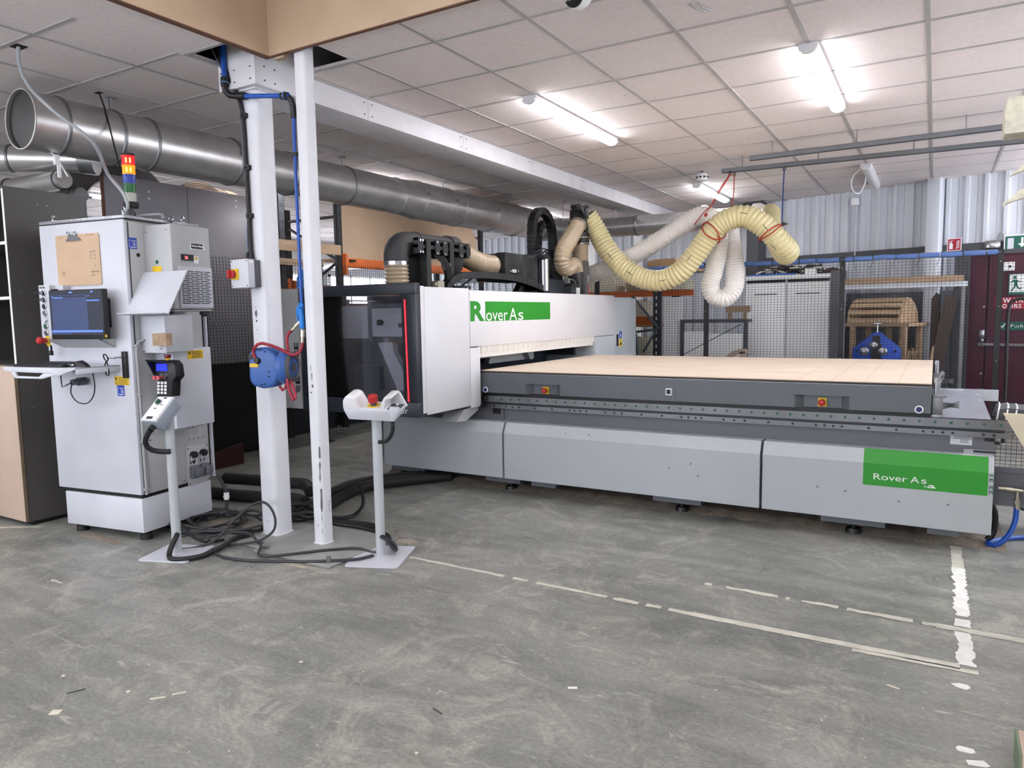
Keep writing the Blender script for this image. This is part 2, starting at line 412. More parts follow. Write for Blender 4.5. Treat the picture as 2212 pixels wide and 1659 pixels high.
for (x, y0, z) in ((-5.35, 9.2, CEIL), (-5.45, 6.0, CEIL), (-4.6, -.9, CEIL), (-8.8, 5.0, CEIL), (-8.8, 9.3, CEIL), (-2.5, .3, 3.70), (-.6, .3, 3.70), (1.4, .3, 3.70), (-2.5, -2.9, 3.70), (0.5, -2.9, 3.70), (-5.9, -1.2, CEIL), (1.15, 4.6, CEIL), (1.15, 8.7, CEIL), (-6.3, 4.6, CEIL), (-6.2, .3, CEIL)):  # unseen lamps: a few inferred, the rest added to brighten the room
    tube_lamp('assumed lit white tube lamp, unseen on the ceiling', x, y0, y0+1.5, z)

# ================================================================ room shell
b = MB(); b.box(-11, 3.2, -4, 14, -.05, 0); FL = struct('floor', b, M_floor, smooth=0)
random.seed(3)
def worn_line(name, x0, y0, x1, y1, w, m, rag=.3, gaps=(), step=.018):
    """a painted floor line, its edge ragged where the paint has worn off"""
    b = MB(); L = math.hypot(x1-x0, y1-y0); ux, uy = (x1-x0)/L, (y1-y0)/L; n = int(L/step); a = []
    e0 = e1 = 0.0
    prev = None
    for i in range(n+1):
        t = i/n
        e0 = max(-1, min(1, e0*.7+random.uniform(-.6, .6))); e1 = max(-1, min(1, e1*.7+random.uniform(-.6, .6)))
        hole = any(g0 < t < g1 for g0, g1 in gaps) or random.random() < rag*.05
        px, py = x0+ux*L*t, y0+uy*L*t
        wa, wb = w/2*(1-rag*abs(e0)), w/2*(1-rag*abs(e1))
        pair = (b.b.verts.new((px-uy*wa, py+ux*wa, .0016)), b.b.verts.new((px+uy*wb, py-ux*wb, .0016)))
        if prev and not hole: b.face([prev[0], pair[0], pair[1], prev[1]])
        prev = None if hole else pair
    return struct(name, b, m, FL, smooth=0)
worn_line('floor_marking', -2.60, 3.21, -1.30, 3.197, .034, M_line, .45, ((.62, .65),))
worn_line('floor_marking', -1.30, 3.197, -.93, 3.195, .045, M_line, .4, ((.3, .36), (.62, .68)))
worn_line('floor_marking', -.93, 3.195, .13, 3.198, .05, M_line, .18)
worn_line('floor_marking', -.25, 3.16, .19, 3.172, .035, M_line, .2)
worn_line('floor_marking', -.98, 3.60, .05, 3.585, .045, M_line, .5, ((.05, .09), (.42, .45), (.62, .64)))
worn_line('floor_marking', .05, 3.583, .75, 3.58, .055, M_line, .2)
worn_line('floor_marking', .148, 4.86, .152, 4.45, .062, M_line, .3)
worn_line('floor_marking', .152, 4.45, .152, 3.22, .072, M_tape, .5, ((.46, .47), (.68, .71)))
worn_line('floor_marking', -5.9, 2.12, -5.25, 2.52, .045, M_line, .3)
worn_line('floor_marking', -5.25, 2.0, -4.0, 2.0, .03, M_line, .9, ((.2, .9),))
for (x, y) in ((.135, 3.03), (.125, 2.58), (.16, 2.52)):
    b = MB(); b.prism([(x+random.uniform(.02, .045)*math.cos(k), y+random.uniform(.012, .03)*math.sin(k)) for k in (0, .9, 1.9, 3, 4, 5.2)], 'z', .0004, .0018); struct('floor_marking', b, M_tape, FL, smooth=0)

b = MB()
for (x0, x1, y0, y1) in ((-11, -3.82, -4, 14), (-3.82, -3.44, -4, 2.83), (-3.82, -3.44, 3.43, 14), (-3.44, -3.09, 3.43, 14), (-3.09, 3.2, 3.093, 14)):
    b.box(x0, x1, y0, y1, CEIL, CEIL+.02)
CL = struct('ceiling', b, M_tile, smooth=0)
b = MB()                                                        # T-bar grid, right of the beam and left of it
def bar(x0, x1, y0, y1): b.box(x0, x1, y0, y1, CEIL-(.0045 if x1-x0 < y1-y0 else .0035), CEIL+.001)
for i in range(-5, 6):
    x = -.09+.6*i
    if x > -3.4: bar(x-.012, x+.012, 3.10 if x > -3.05 else 3.44, 14)
for j in range(0, 18):
    y = 3.44+.6*j; bar(-3.50 if y > 3.43 else -3.08, 3.2, y-.012, y+.012)
for i in range(0, 12): bar(-4.24-.6*i-.012, -4.24-.6*i+.012, -4, 14)
for j in range(-11, 19):
    y = 2.78+.59*j
    bar(-11, -3.84, y-.012, y+.012)
bar(-3.84, -3.44, 2.806, 2.83); bar(-3.84, -3.81, 2.80, 3.06)
struct('ceiling_grid', b, M_grid, CL, smooth=0)
b = MB()
for (x, y, s) in ((-1.243, 3.43, .02), (-.98, 3.62, .014), (-1.96, 5.0, .006), (-2.0, 4.6, .004), (-1.3, 5.0, .004), (-3.1, 3.9, .008)):
    b.box(x-s, x+s, y-s*.8, y+s*.8, CEIL-.001, CEIL)
for dx in (0, .035):
    b.tube([(-1.12+dx, 3.73, CEIL-.002), (-1.11+dx, 3.80, CEIL-.003), (-1.08+dx, 3.87, CEIL-.002)], .003, 5)
struct('ceiling_stain', b, M_galvd, CL, smooth=0)
b = MB(); b.box(-3.42, 3.2, -4, 3.075, 3.70, 3.73); struct('ceiling_raised', b, M_tile, smooth=0)
b = MB(); b.box(-11.2, 3.4, -4.2, 14.2, 3.76, 3.80); struct('roof', b, M_void, smooth=0)
b = MB(); b.box(-3.46, -3.422, -4, 3.075, CEIL-.012, 3.72); struct('trim_1', b, [M_mdf], smooth=0)
b = MB(); b.box(-3.46, 3.2, 3.075, 3.094, CEIL-.012, 3.72); b.box(-3.40, -3.32, 3.094, 3.13, CEIL-.03, CEIL+.06); struct('trim_2', b, [M_mdf], smooth=0)
b = MB(); b.box(-3.464, -3.420, -4, 3.073, CEIL-.018, CEIL-.012); b.box(-3.464, 3.2, 3.073, 3.096, CEIL-.018, CEIL-.012); struct('trim_3', b, M_mdfe, smooth=0)
b = MB(); b.box(-3.845, -3.52, 3.05, 12.6, 2.785, CEIL+.3); BE = struct('trim_4', b, M_board, bevel=.004)
b = MB()
for (y) in (3.12, 3.2, 4.0, 4.08, 5.2, 5.28, 6.4, 6.48, 7.6, 7.68):
    for z in (2.82, 2.90): b.ob((-3.519, y, z), (.004, .008, .008))
for x in (-3.82, -3.70, -3.56):
    for z in (2.82, 2.89): b.ob((x, 3.049, z), (.008, .004, .008))
struct('beam_screw', b, M_char, BE, smooth=0)
b = MB()
for y in (4.04, 5.24, 6.44, 7.64, 8.84): b.box(-3.5195, -3.519, y-.002, y+.002, 2.79, CEIL)
b.box(-3.518, -3.50, 3.44, 12.4, 2.93, 2.937)
struct('beam_joint', b, M_grid, BE, smooth=0)
b = MB(); b.box(-11.1, -11, -4, 14, 0, 3.76); WLf = struct('wall_left', b, M_wall, smooth=0)
b = MB(); b.box(3.2, 3.3, -4, 14, 0, 3.76); struct('wall_right', b, M_wall, smooth=0)
b = MB(); b.box(-11, 3.2, -4.1, -4, 0, 3.76); struct('wall_front', b, M_wall, smooth=0)
for i, y in enumerate((6.0, 8.6, 11.2)):                         # assumed windows far behind the racking, added for the bright patches there
    t = thing('window_%d' % (i+1), None, None, (-11, y, 1.1), 0, None, 'structure')
    b = MB(); b.box(-10.995, -10.985, y, y+1.9, 1.15, 2.25); b.build('pane', M_addwin, t, smooth=0)
    b = MB()
    for k in range(4): b.box(-10.99, -10.95, y+k*.62-.02, y+k*.62+.02, 1.1, 2.3)
    for z in (1.13, 1.75, 2.27): b.box(-10.99, -10.95, y-.02, y+1.9, z-.02, z+.02)
    b.build('frame', M_white, t, smooth=0)

for i, x in enumerate((-8.6, -5.2, -1.8)):                         # assumed glowing windows behind the viewer, added to brighten the room
    t = thing('window_%d' % (i+4), None, None, (x+1.2, -4, 1.0), 0, None, 'structure')
    b = MB(); b.box(x, x+2.6, -3.995, -3.985, 1.0, 2.7); b.build('pane', M_addwin, t, smooth=0)
    b = MB()
    for k in range(4): b.box(x+k*.866-.02, x+k*.866+.02, -3.99, -3.95, .95, 2.75)
    for z in (.98, 1.85, 2.72): b.box(x-.02, x+2.62, -3.99, -3.95, z-.02, z+.02)
    b.build('frame', M_white, t, smooth=0)

for i, y in enumerate((4.6, 7.4)):                                  # assumed glowing windows in the right wall, added to light the back area
    t = thing('window_%d' % (i+7), None, None, (3.2, y+1.0, 1.0), 0, None, 'structure')
    b = MB(); b.box(3.185, 3.195, y, y+2.2, 1.0, 2.6); b.build('pane', M_addwin, t, smooth=0)
    b = MB()
    for k in range(4): b.box(3.15, 3.19, y+k*.733-.02, y+k*.733+.02, .95, 2.65)
    for z in (.98, 1.8, 2.62): b.box(3.15, 3.19, y-.02, y+2.22, z-.02, z+.02)
    b.build('frame', M_white, t, smooth=0)

# back wall of profiled cladding, turned 17 degrees
WA = R(-17.0)
WMx = Matrix.Translation((-.65, 10.55, 0)) @ Matrix.Rotation(WA, 4, 'Z')
def wf(x, y, z): return WMx @ Matrix.Translation((x, y, z)) @ Matrix(((1,0,0,0),(0,0,-1,0),(0,1,0,0),(0,0,0,1)))
b = MB(); prof = []
u = -10.6
while u < 4.2:
    prof += [(u, 0), (u+.070, 0), (u+.071, .008), (u+.079, .008), (u+.08, 0), (u+.145, 0), (u+.155, -.036), (u+.194, -.036)]; u += .2 if True else 0
lo = [b.b.verts.new((a, c, 0)) for a, c in prof]; hi = [b.b.verts.new((a, c, 3.74)) for a, c in prof]
for i in range(len(prof)-1): b.face([lo[i], lo[i+1], hi[i+1], hi[i]])
bk0 = [b.b.verts.new((a, .12, z)) for a in (-10.6, 4.2) for z in (0, 3.74)]; b.face([bk0[0], bk0[1], bk0[3], bk0[2]])
struct('wall_back', b, M_clad, M=WMx, smooth=0)
b = MB(); b.box(-10.6, .93, -.055, -.034, 2.077, 2.15); b.box(.93, 3.6, -.055, -.034, 2.03, 2.15); struct('trim_5', b, M_rail, M=WMx)
b = MB(); b.box(.60, .74, -.22, -.05, 0, 2.95); struct('trim_6', b, M_clad, M=WMx, bevel=.004)
b = MB(); b.box(-1.74, -1.56, -.26, -.04, 0, 2.95); b.box(-1.80, -1.50, -.27, -.22, 2.80, 2.95); struct('trim_7', b, M_rail, M=WMx)
b = MB(); b.box(-1.90, -1.74, -.10, -.035, 0, 2.95); struct('trim_8', b, M_clad, M=WMx)
b = MB(); b.box(-3.9, -3.74, -.10, -.035, 0, 2.95); b.box(-4.95, -4.75, -.10, -.035, 0, 2.95); struct('trim_9', b, M_white, M=WMx)
# fire door
t = thing('door_1', None, None, tuple(WMx @ Vector((1.9, 0, 0))), WA, None, 'structure')
b = MB(); b.box(1.06, 1.235, -.09, -.036, 0.02, 2.0); b.box(1.255, 3.2, -.09, -.036, .02, 2.0); b.build('leaf', M_maroon, t, M=WMx, smooth=0)
b = MB(); b.box(.90, 1.06, -.11, -.035, 0, 2.05); b.box(1.06, 3.25, -.11, -.035, 2.0, 2.05); b.build('frame', M_rail, t, M=WMx, smooth=0)
b = MB(); b.box(1.18, 2.4, -.13, -.10, .945, .975); b.box(1.2, 1.235, -.13, -.09, .94, .98); b.build('push_bar', M_galvd, t, M=WMx)
b = MB(); b.box(1.19, 1.245, -.14, -.09, 1.03, 1.13); b.box(1.20, 1.235, -.12, -.09, .98, 1.03); b.build('latch_box', M_steel, t, M=WMx, bevel=.004)

# ---------------------------------------------------------------- signs and fittings on the back wall
def plate(name, label, cat, u0, u1, z0, z1, m, dy=-.075, th=.012, y1=None):
    b = MB(); b.box(u0, u1, dy, (y1 if y1 is not None else dy+th), z0, z1)
    t = thing(name, label, cat, tuple(WMx @ Vector(((u0+u1)/2, dy, z0))), WA)
    b.build('plate', m, t, M=WMx, smooth=0); return t
s = plate('fire_extinguisher_sign', 'small square red fire extinguisher sign beside the white wall post', 'sign', .798, .948, 2.072, 2.22, M_white)
decal('red_field', wf(.798, -.0755, 2.072), rect(.008, .142, .008, .140), M_signr, s)
b = MB(); b.prism(rect(.024, .062, .022, .085), 'z', .0014, .002); b.prism([(.03, .085), (.056, .085), (.050, .098), (.036, .098)], 'z', .0014, .002); b.prism(rect(.038, .048, .098, .112), 'z', .0014, .002); b.prism([(.02, .112), (.066, .118), (.066, .123), (.02, .118)], 'z', .0014, .002); b.prism([(.02, .085), (.024, .085), (.026, .108), (.021, .108)], 'z', .0014, .002)
for k in range(5): b.prism([(.092+.004*k, .022+k*.019), (.128, .036+k*.019), (.132, .048+k*.019), (.112, .036+k*.019), (.098, .034+k*.019)], 'z', .0014, .002)
b.build('pictogram', M_white, s, M=wf(.798, -.0755, 2.072), smooth=0)
t = thing('double_socket', 'metal double power socket high on the back wall with a looped grey cable', 'power socket', tuple(WMx @ Vector((1.27, -.07, 2.07))), WA)
b = MB(); b.box(1.196, 1.353, -.10, -.055, 2.07, 2.16); b.build('faceplate', M_steel, t, M=WMx, bevel=.004)
for x in (1.228, 1.318):
    b = MB(); b.box(x-.014, x+.014, -.103, -.10, 2.082, 2.098); b.box(x-.006, x+.006, -.103, -.10, 2.098, 2.116); b.build('outlet', M_white, t, M=WMx)
b = MB(); b.cable([(1.32, -.08, 2.16), (1.325, -.08, 2.22), (1.35, -.08, 2.25), (1.375, -.08, 2.22), (1.38, -.08, 2.13)], .006); b.build('cable', M_galvd, t, M=WMx)
s = plate('exit_sign', 'green exit sign with a grey doorway above the maroon door', 'sign', 1.385, 1.86, 2.02, 2.205, M_white, -.10, .03)
decal('green_field', wf(1.385, -.1005, 2.02), rect(.012, .463, .014, .172), M_signg, s)
decal('doorway', wf(1.385, -.1013, 2.02), rect(.035, .095, .03, .15), M_clad, s); decal('arrow', wf(1.385, -.1013, 2.02), [(.135, .085), (.165, .085), (.165, .15), (.185, .15), (.185, .085), (.215, .085), (.175, .04)], M_white, s)
s = plate('running_man_sign', 'white sign with a green running figure on the maroon door', 'sign', 1.45, 1.80, 1.53, 1.768, M_signg, -.10, .01)
b = MB(); b.prism(rect(.01, .34, .03, .228), 'z', 0, .001); b.build('white_field', M_white, s, M=wf(1.45, -.1005, 1.53), smooth=0)
b = MB()
def disc(b, x, y, r, n=14, z0=.0012, z1=.002): b.prism([(x+r*math.cos(2*math.pi*k/n), y+r*math.sin(2*math.pi*k/n)) for k in range(n)], 'z', z0, z1)
disc(b, .058, .196, .018)
for q in ([(.045, .172), (.082, .172), (.088, .105), (.055, .10)], [(.045, .172), (.018, .14), (.022, .132), (.055, .155)], [(.075, .172), (.105, .15), (.118, .158), (.115, .145), (.10, .138), (.072, .158)], [(.055, .108), (.078, .108), (.055, .065), (.032, .04), (.02, .048), (.045, .075)], [(.068, .11), (.09, .105), (.105, .075), (.13, .08), (.13, .066), (.095, .06)]): b.prism(q, 'z', .0012, .002)
b.build('figure', M_signg, s, M=wf(1.45, -.1005, 1.53), smooth=0)
s = plate('warning_sign', 'red door warning sign with white capitals', 'sign', 1.325, 1.95, 1.365, 1.505, M_signr, -.10, .01)
text('W A R N I N G', .075, wf(1.405, -.1012, 1.442), M_white, s, sx=.9, bold=.002); text('DOORS', .060, wf(1.345, -.1012, 1.382), M_white, s, sx=1.0, bold=.002, space=1.25)
s = plate('push_sign', 'dark green push sign with a white tick', 'sign', 1.36, 1.75, 1.13, 1.222, M_signg, -.10, .01)
text('Push', .062, wf(1.485, -.1012, 1.155), M_white, s, space=1.1); decal('tick', wf(1.385, -.1012, 1.13), [(.0, .045), (.012, .052), (.022, .036), (.05, .078), (.058, .07), (.024, .018)], M_white, s)
t = plate('alarm_box', 'small white box with a dark blue button above the maroon door', 'control box', 1.395, 1.498, 1.805, 1.90, M_white, -.14, .05)
b = MB(); b.cyl((1.465, -.145, 1.85), (1.465, -.14, 1.85), .014); b.build('button', M_navy, t, M=WMx)
t = thing('wall_alarm_sounder', 'small cream box under the unlit tube lamp, at the top of the ribbed wall', 'alarm', tuple(WMx @ Vector((-.29, -.06, 2.74))), WA)
b = MB(); b.box(-.335, -.255, -.13, -.034, 2.745, 2.84); b.build('case', M_white, t, M=WMx, bevel=.008); b = MB(); b.box(-.30, -.285, -.06, -.034, 2.10, 2.745); b.build('trunking', M_clad, t, M=WMx)
# smoke detector
t = thing('smoke_detector', 'white round smoke detector hanging from the ceiling by the long rails', 'smoke detector', (-2.28, 8.1, 2.83))
b = MB(); b.lathe([(.018, 0), (.05, -.012), (.066, -.035), (.07, -.06), (.058, -.085), (.03, -.10)], (-2.28, 8.1, 2.925), (0, 0, 1)); b.build('case', M_white, t)
b = MB(); b.cyl((-2.28, 8.1, 2.925), (-2.28, 8.1, 2.94), .02); b.build('mount', M_rail, t)
b = MB()
for k in range(10): b.box(-.012, .012, .0675, .071, -.012, .008, Matrix.Translation((-2.28, 8.1, 2.872)) @ Matrix.Rotation(k*2*math.pi/10, 4, 'Z'))
b.build('vent', M_black, t)
t = thing('security_camera', 'white dome security camera with black eyeball at the top edge of the picture', 'security camera', (-1.46, 3.13, 2.80))
b = MB(); b.lathe([(.075, 0), (.075, -.05), (.066, -.07)], (-1.455, 3.13, 2.94), (0, 0, 1)); b.build('base', M_white, t, bevel=.004)
b = MB(); b.lathe([(.066*math.cos(a), .066*math.sin(a)) for a in [R(x) for x in range(-88, 60, 12)]], (-1.455, 3.13, 2.848), (0, 0, 1)); b.build('eyeball', M_white, t)
d = Vector((.55, -1.0, -.35)).normalized(); d2 = Vector((-.25, -1, -.25)).normalized(); c = Vector((-1.455, 3.13, 2.848))
b = MB(); b.lathe([(.058, .036), (.050, .050), (.034, .060), (.001, .066)], c, d2); b.build('lens_window', M_black, t)
b = MB()
for k in (-1, 0, 1): b.cyl(c+d2*.062+Vector((.018*k, 0, -.024)), c+d2*.067+Vector((.018*k, 0, -.024)), .008)
b.build('infrared_lamp', M_galvd, t)

# ================================================================ the machining centre
MC = thing('cnc_router', 'large white and grey machining centre with a wooden bed, a gantry housing and green panels', 'machine', (-1.6, 5.9, 0))
# bed body
b = MB(); b.box(-4.3, .30, 4.98, 6.95, .13, .70); b.box(-4.15, .315, 4.90, 5.02, .50, .70); b.build('bed_frame', M_bgrey, MC)
b = MB(); b.box(-2.98, -2.955, 4.888, 4.90, .545, .66); b.build('bed_step', M_bgrey, MC); b = MB(); b.box(-3.06, -2.985, 4.893, 4.90, .605, .65); b.build('bed_notch', M_black, MC)
def cover(x0, x1, label=None):
    prof = [(4.758, .118), (4.758, .475), (4.80, .556), (4.90, .556), (4.90, .118)]
    b = MB(); b.prism(prof, 'x', x0, x1); o = b.build('base_cover', M_mgrey, MC, bevel=.0025, smooth=8, seg=1)
    if label: o['label'] = label
    return o
cover(-4.10, -2.896); cover(-2.88, -.948); c3 = cover(-.932, .312, 'right base cover with green panel')
b = MB(); b.prism([(4.757, .342), (4.757, .4755), (4.7993, .5575), (4.80, .5575), (4.7585, .475), (4.7585, .342)], 'x', -.345, .286); b.build('green_panel', M_green, c3, smooth=0)
fy = 4.7566
textfit('Rover', face_my(-.288, fy, .379), .178, .037, M_white, c3); textfit('A', face_my(-.094, fy, .379), .045, .036, M_white, c3); textfit('s', face_my(-.039, fy, .379), .028, .025, M_white, c3)
textfit('ft', face_my(-.024, fy, .357), .013, .013, M_white, c3); decal('emblem', face_my(-.007, fy, .357), [(0, .0), (.0, .006), (.008, .018), (.03, .018), (.042, .0)], M_white, c3)
decal('emblem', face_my(-.007, fy-.0008, .357), [(.006, .006), (.018, .006), (.018, .009), (.026, .009), (.026, .012), (.006, .012)], M_green, c3)
textfit('22 31', face_my(.3105, fy, .352) @ Matrix.Rotation(R(90), 4, 'Z'), .112, .019, M_gdark, c3, bold=.02)
b = MB()
for (x, z) in ((-2.5, .50), (-2.35, .505), (-2.16, .51), (-1.9, .5), (-1.35, .29), (-1.55, .33), (-1.4, .37), (-.60, .30), (-.44, .29), (-.15, .26), (.1, .27)): b.ob((x, 4.757 if z < .47 else 4.775, z), (.006, .002, .018), Matrix.Rotation(random.uniform(-1, 1), 4, 'Y'))
b.build('scuff_mark', M_bgrey, MC, smooth=0)
# levelling feet and under-bed channels
for x in (-4.0, -2.90, -1.50, -.40):
    b = MB(); b.cyl((x, 4.90, .002), (x, 4.90, .03), .05, .042); b.cyl((x, 4.90, .03), (x, 4.90, .135), .016); b.build('levelling_foot', M_black, MC)
for x0, x1 in ((-4.05, -3.7), (-3.08, -2.76), (-2.66, -2.45), (-1.68, -1.34), (-.58, -.22), (.0, .16)):
    b = MB(); b.box(x0, x1, 4.80, 4.98, .075, .135); b.build('foot_channel', M_tgrey, MC)
# guide rails
gx0, gx1 = -3.15, .40
b = MB(); b.m(0).box(gx0, gx1, 4.868, 4.93, .703, .753)
b.m(1); k = 0
while gx0+.03+k*.0805 < gx1: x = gx0+.03+k*.0805; b.cyl((x, 4.866, .731), (x, 4.869, .731), .0085, n=12); k += 1
b.build('guide_rail', [M_railst, M_gdark], MC)
b = MB(); b.box(gx0, gx1-.04, 4.886, 4.93, .690, .703); b.build('rail_seat', M_char, MC)
b = MB(); b.m(0).box(gx0, gx1-.02, 4.868, 4.91, .655, .686); b.m(1)
for x in (-3.10, -3.07, -3.03, -2.92, -2.86, -2.80, -2.66, -2.51, -2.36, -2.32, -2.27, -2.22, -2.07, -2.00, -1.94, -1.79, -1.64, -1.5, -1.45, -1.40, -1.36, -1.21, -1.14, -1.07, -.92, -.77, -.63, -.58, -.53, -.48, -.33, -.18, -.04, .01, .06, .11, .26, .31): b.cyl((x, 4.866, .671), (x, 4.869, .671), .0075, n=12)
b.build('rack_rail', [M_railst, M_black], MC)
# moving table
TX0, TX1, TY0, TY1 = -3.15, -.005, 4.85, 7.05
tb = MB()
tb.box(TX0, TX1, TY0+.05, TY1, .780, .936); tb.box(TX0, TX1, TY0, TY0+.05, .862, .936)
for a, c in ((TX0, -2.73), (-2.43, -.76), (-.44, TX1)): tb.box(a, c, TY0, TY0+.05, .780, .862)
for a, d in ((-2.73, 1), (-2.43, -1), (-.76, 1), (-.44, -1)): tb.prism([(a, TY0), (a, TY0+.05), (a+d*.05, TY0+.05)], 'z', .780, .862)
TB = tb.build('table_frame', M_tgrey, MC)
b = MB(); b.box(TX0, TX1, TY0-.002, TY1, .936, .9385); b.build('edge_trim', M_steel, MC)
b = MB(); b.box(TX0+.02, TX1-.002, TY0+.015, TY1-.01, .9385, .951); b.build('gasket', M_brown, MC)
b = MB(); b.box(TX0+.005, TX1, TY0+.008, TY1, .951, .957); SP = b.build('spoilboard', M_spoil, MC)
SP['label'] = 'pale wooden spoilboard with faint cut lines'
b = MB()
for x in (-.75, -.55, -.36, -.18): b.box(x, x+.004, TY0+.01, TY1-.3, .957, .9573)
for (x, y, l, a) in ((-2.6, 5.1, .12, .2), (-1.9, 5.0, .05, 0), (-1.3, 4.98, .04, .1), (-.7, 5.5, .06, 0), (-2.2, 5.6, .3, .1), (-1.6, 6.0, .5, .04), (-.4, 5.9, .08, .0)): b.ob((x, y, .9572), (l, .004, .0004), Matrix.Rotation(a, 4, 'Z'))
b.build('cut_line', mat('cut line', (208, 182, 156), .8), SP, smooth=0)
b = MB(); b.box(TX0, TX1, 4.89, 6.9, .752, .781); b.build('table_shadow_gap', M_black, MC)  # black slab put in for the shade between table and rail
def estop(cx, cz, y, par, ax=(0, -1, 0)):
    b = MB(); b.box(cx-.026, cx+.026, y-.004, y, cz-.028, cz+.028); s = b.build('button_plate', M_yel, par)
    b = MB(); b.lathe([(.010, 0), (.012, .016), (.020, .018), (.021, .034), (.014, .041), (.001, .043)], (cx, y-.004, cz), ax, 18); b.build('push_button', M_red, s)
estop(-2.575, .812, TY0+.049, MC); estop(-.60, .815, TY0+.049, MC)
for x in (-3.095, -.065):
    b = MB(); b.box(x-.03, x+.03, TY0-.003, TY0, .781, .842); pl = b.build('button_plate', M_tgrey, MC)
    b = MB(); b.torus((x, TY0-.004, .802), (0, 1, 0), .019, .005, 20, 6); b.build('button_ring', M_white, pl)
    b = MB(); b.cyl((x, TY0-.003, .802), (x, TY0-.009, .802), .016); b.build('push_button', M_nbtn, pl)
b = MB(); b.box(-1.625, -1.54, TY0-.004, TY0, .80, .885); sw = b.build('switch_plate', M_tgrey, MC)
b = MB(); b.box(-1.606, -1.562, TY0-.007, TY0-.004, .822, .870); b.build('switch_frame', M_white, sw, bevel=.001); b = MB(); b.box(-1.598, -1.570, TY0-.010, TY0-.006, .830, .862); b.build('switch_rocker', M_navy, sw)
b = MB()
for x in (-3.152,): b.box(x-.006, x, 4.86, 4.875, .78, .93)
b.build('table_end_strip', M_steel, MC)
# right end: cover sheet, stop cylinders, plates
b = MB(); b.prism([(0, 4.93), (.30, 4.93), (.32, 6.80), (0, 6.80)], 'z', .738, .745); b.build('cover_sheet', M_acry, MC)
b = MB()
for (x, y) in ((.27, 4.99), (.28, 5.6), (.285, 6.0), (.29, 6.4), (.06, 4.99), (.2, 6.72), (.05, 6.72)): b.cyl((x, y, .745), (x, y, .748), .006, n=10)
b.box(-.1, .18, 4.935, 4.965, .7455, .7475); b.box(.1, .2, 6.70, 6.712, .7455, .7465)
b.build('cover_screw', M_chrome, MC)
b = MB(); b.box(.0, .45, 6.80, 6.812, .655, .745); b.cyl((.39, 6.798, .715), (.39, 6.80, .715), .012); b.build('end_plate', M_mgrey, MC)
for (y, dz) in ((4.93, 0), (6.55, 0)):
    b = MB(); b.box(.0, .055, y-.01, y+.045, .765, .885); b.box(-.002, .075, y-.012, y+.047, .868, .884); cyb = b.build('stop_cylinder', M_galvd, MC, bevel=.003)
    b = MB(); b.cyl((.022, y+.018, .884), (.022, y+.018, .985), .016); b.box(.012, .018, y+.0, y+.036, .885, .975); b.build('piston', M_steel, cyb)
    b = MB()
    for k in range(4): b.cable([(.05, y+.02, .80+.012*k), (.10, y+.06, .81+.006*k), (.14, y+.10+.02*k, .80+.01*k)], .0035, 6)
    b.build('cylinder_lead', M_cable2, cyb)
b = MB()
for k in range(3): b.cable([(.01, 5.5, .86), (.03, 5.5, .92+.01*k), (.055, 5.52, .965+.01*k), (.06, 5.55, .94), (.035, 5.53, .89), (.015, 5.51, .87)], .005, 6)
b.build('table_lead', M_galvd, MC)
# rating plate, socket, wire tray
b = MB(); b.box(.10, .208, 4.897, 4.9, .600, .662); rp = b.build('rating_plate', M_cab, MC)
b = MB()
for k, (a, c) in enumerate(((.115, .205), (.115, .205), (.115, .205), (.15, .19), (.15, .19), (.15, .19))): b.box(a, c, 4.8962, 4.897, .648-.007*k, .651-.007*k)
b.box(.107, .15, 4.8962, 4.897, .655, .658); b.build('printed_line', M_bgrey, rp, smooth=0)
b = MB(); b.box(.268, .315, 4.888, 4.9, .632, .668); so = b.build('socket_box', M_black, MC, bevel=.003)
b = MB(); b.box(.168, .325, 4.888, 4.9, .557, .580); b.build('slot_frame', M_steel, MC); b = MB(); b.box(.215, .325, 4.884, 4.89, .563, .575); b.build('slot', M_black, MC)
b = MB(); b.box(.31, .55, 5.0, 5.02, .24, .46); b.box(.33, .55, 4.99, 5.0, .44, .47); b.build('end_bracket', M_bgrey, MC)

# ---------------------------------------------------------------- gantry housing
GX = -3.12
b = MB()
b.box(-4.25, GX, 4.0, 4.06, 1.553, 1.632); b.box(-4.25, GX, 4.0, 4.06, .682, .79); b.box(-3.19, GX, 4.0, 4.06, .79, 1.553); b.box(-4.25, -4.20, 4.0, 4.06, .79, 1.553)
b.box(-4.44, GX-.005, 4.66, 4.72, 1.60, 1.628); b.box(-3.6, -3.30, 4.10, 4.34, 1.60, 1.612); b.box(-4.44, -4.41, 4.025, 4.7, .68, 1.6); b.box(-4.25, GX-.005, 4.06, 4.7, .682, .71)
HF = b.build('housing_frame', M_char, MC, bevel=.004); HF['label'] = 'charcoal window frame'
b = MB(); b.box(-3.246, -3.19, 4.004, 4.03, .79, 1.553); b.build('lamp_strip_panel', M_black, MC)
b = MB(); b.prism([(-3.209, .795), (-3.199, .795), (-3.209, 1.515), (-3.219, 1.515)], 'y', 3.999, 4.004); o = b.build('light_strip', M_led, MC); o['label'] = 'glowing red light strip'
b = MB(); b.box(-4.20, -3.246, 4.024, 4.032, .79, 1.553); b.build('window_pane', M_glass, MC, smooth=0)
b = MB(); b.box(-4.447, -4.255, 3.992, 4.02, .690, 1.622); sp = b.build('side_panel', M_cabs, MC, bevel=.003); sp['label'] = 'grey side panel with dark vertical lettering'
textfit('BIESSE', face_my(-4.264, 3.9915, .885) @ Matrix.Rotation(R(90), 4, 'Z'), .325, .052, M_navy, sp, bold=.035)
b = MB()
for k in range(4):
    b.prism([(-4.316, .812+.016*k), (-4.264, .812+.016*k+.02 if k < 3 else .875), (-4.264, min(.875, .812+.016*k+.030)), (-4.316, .822+.016*k)], 'y', 3.991, 3.9918)
b.build('emblem', M_navy, sp, smooth=0)
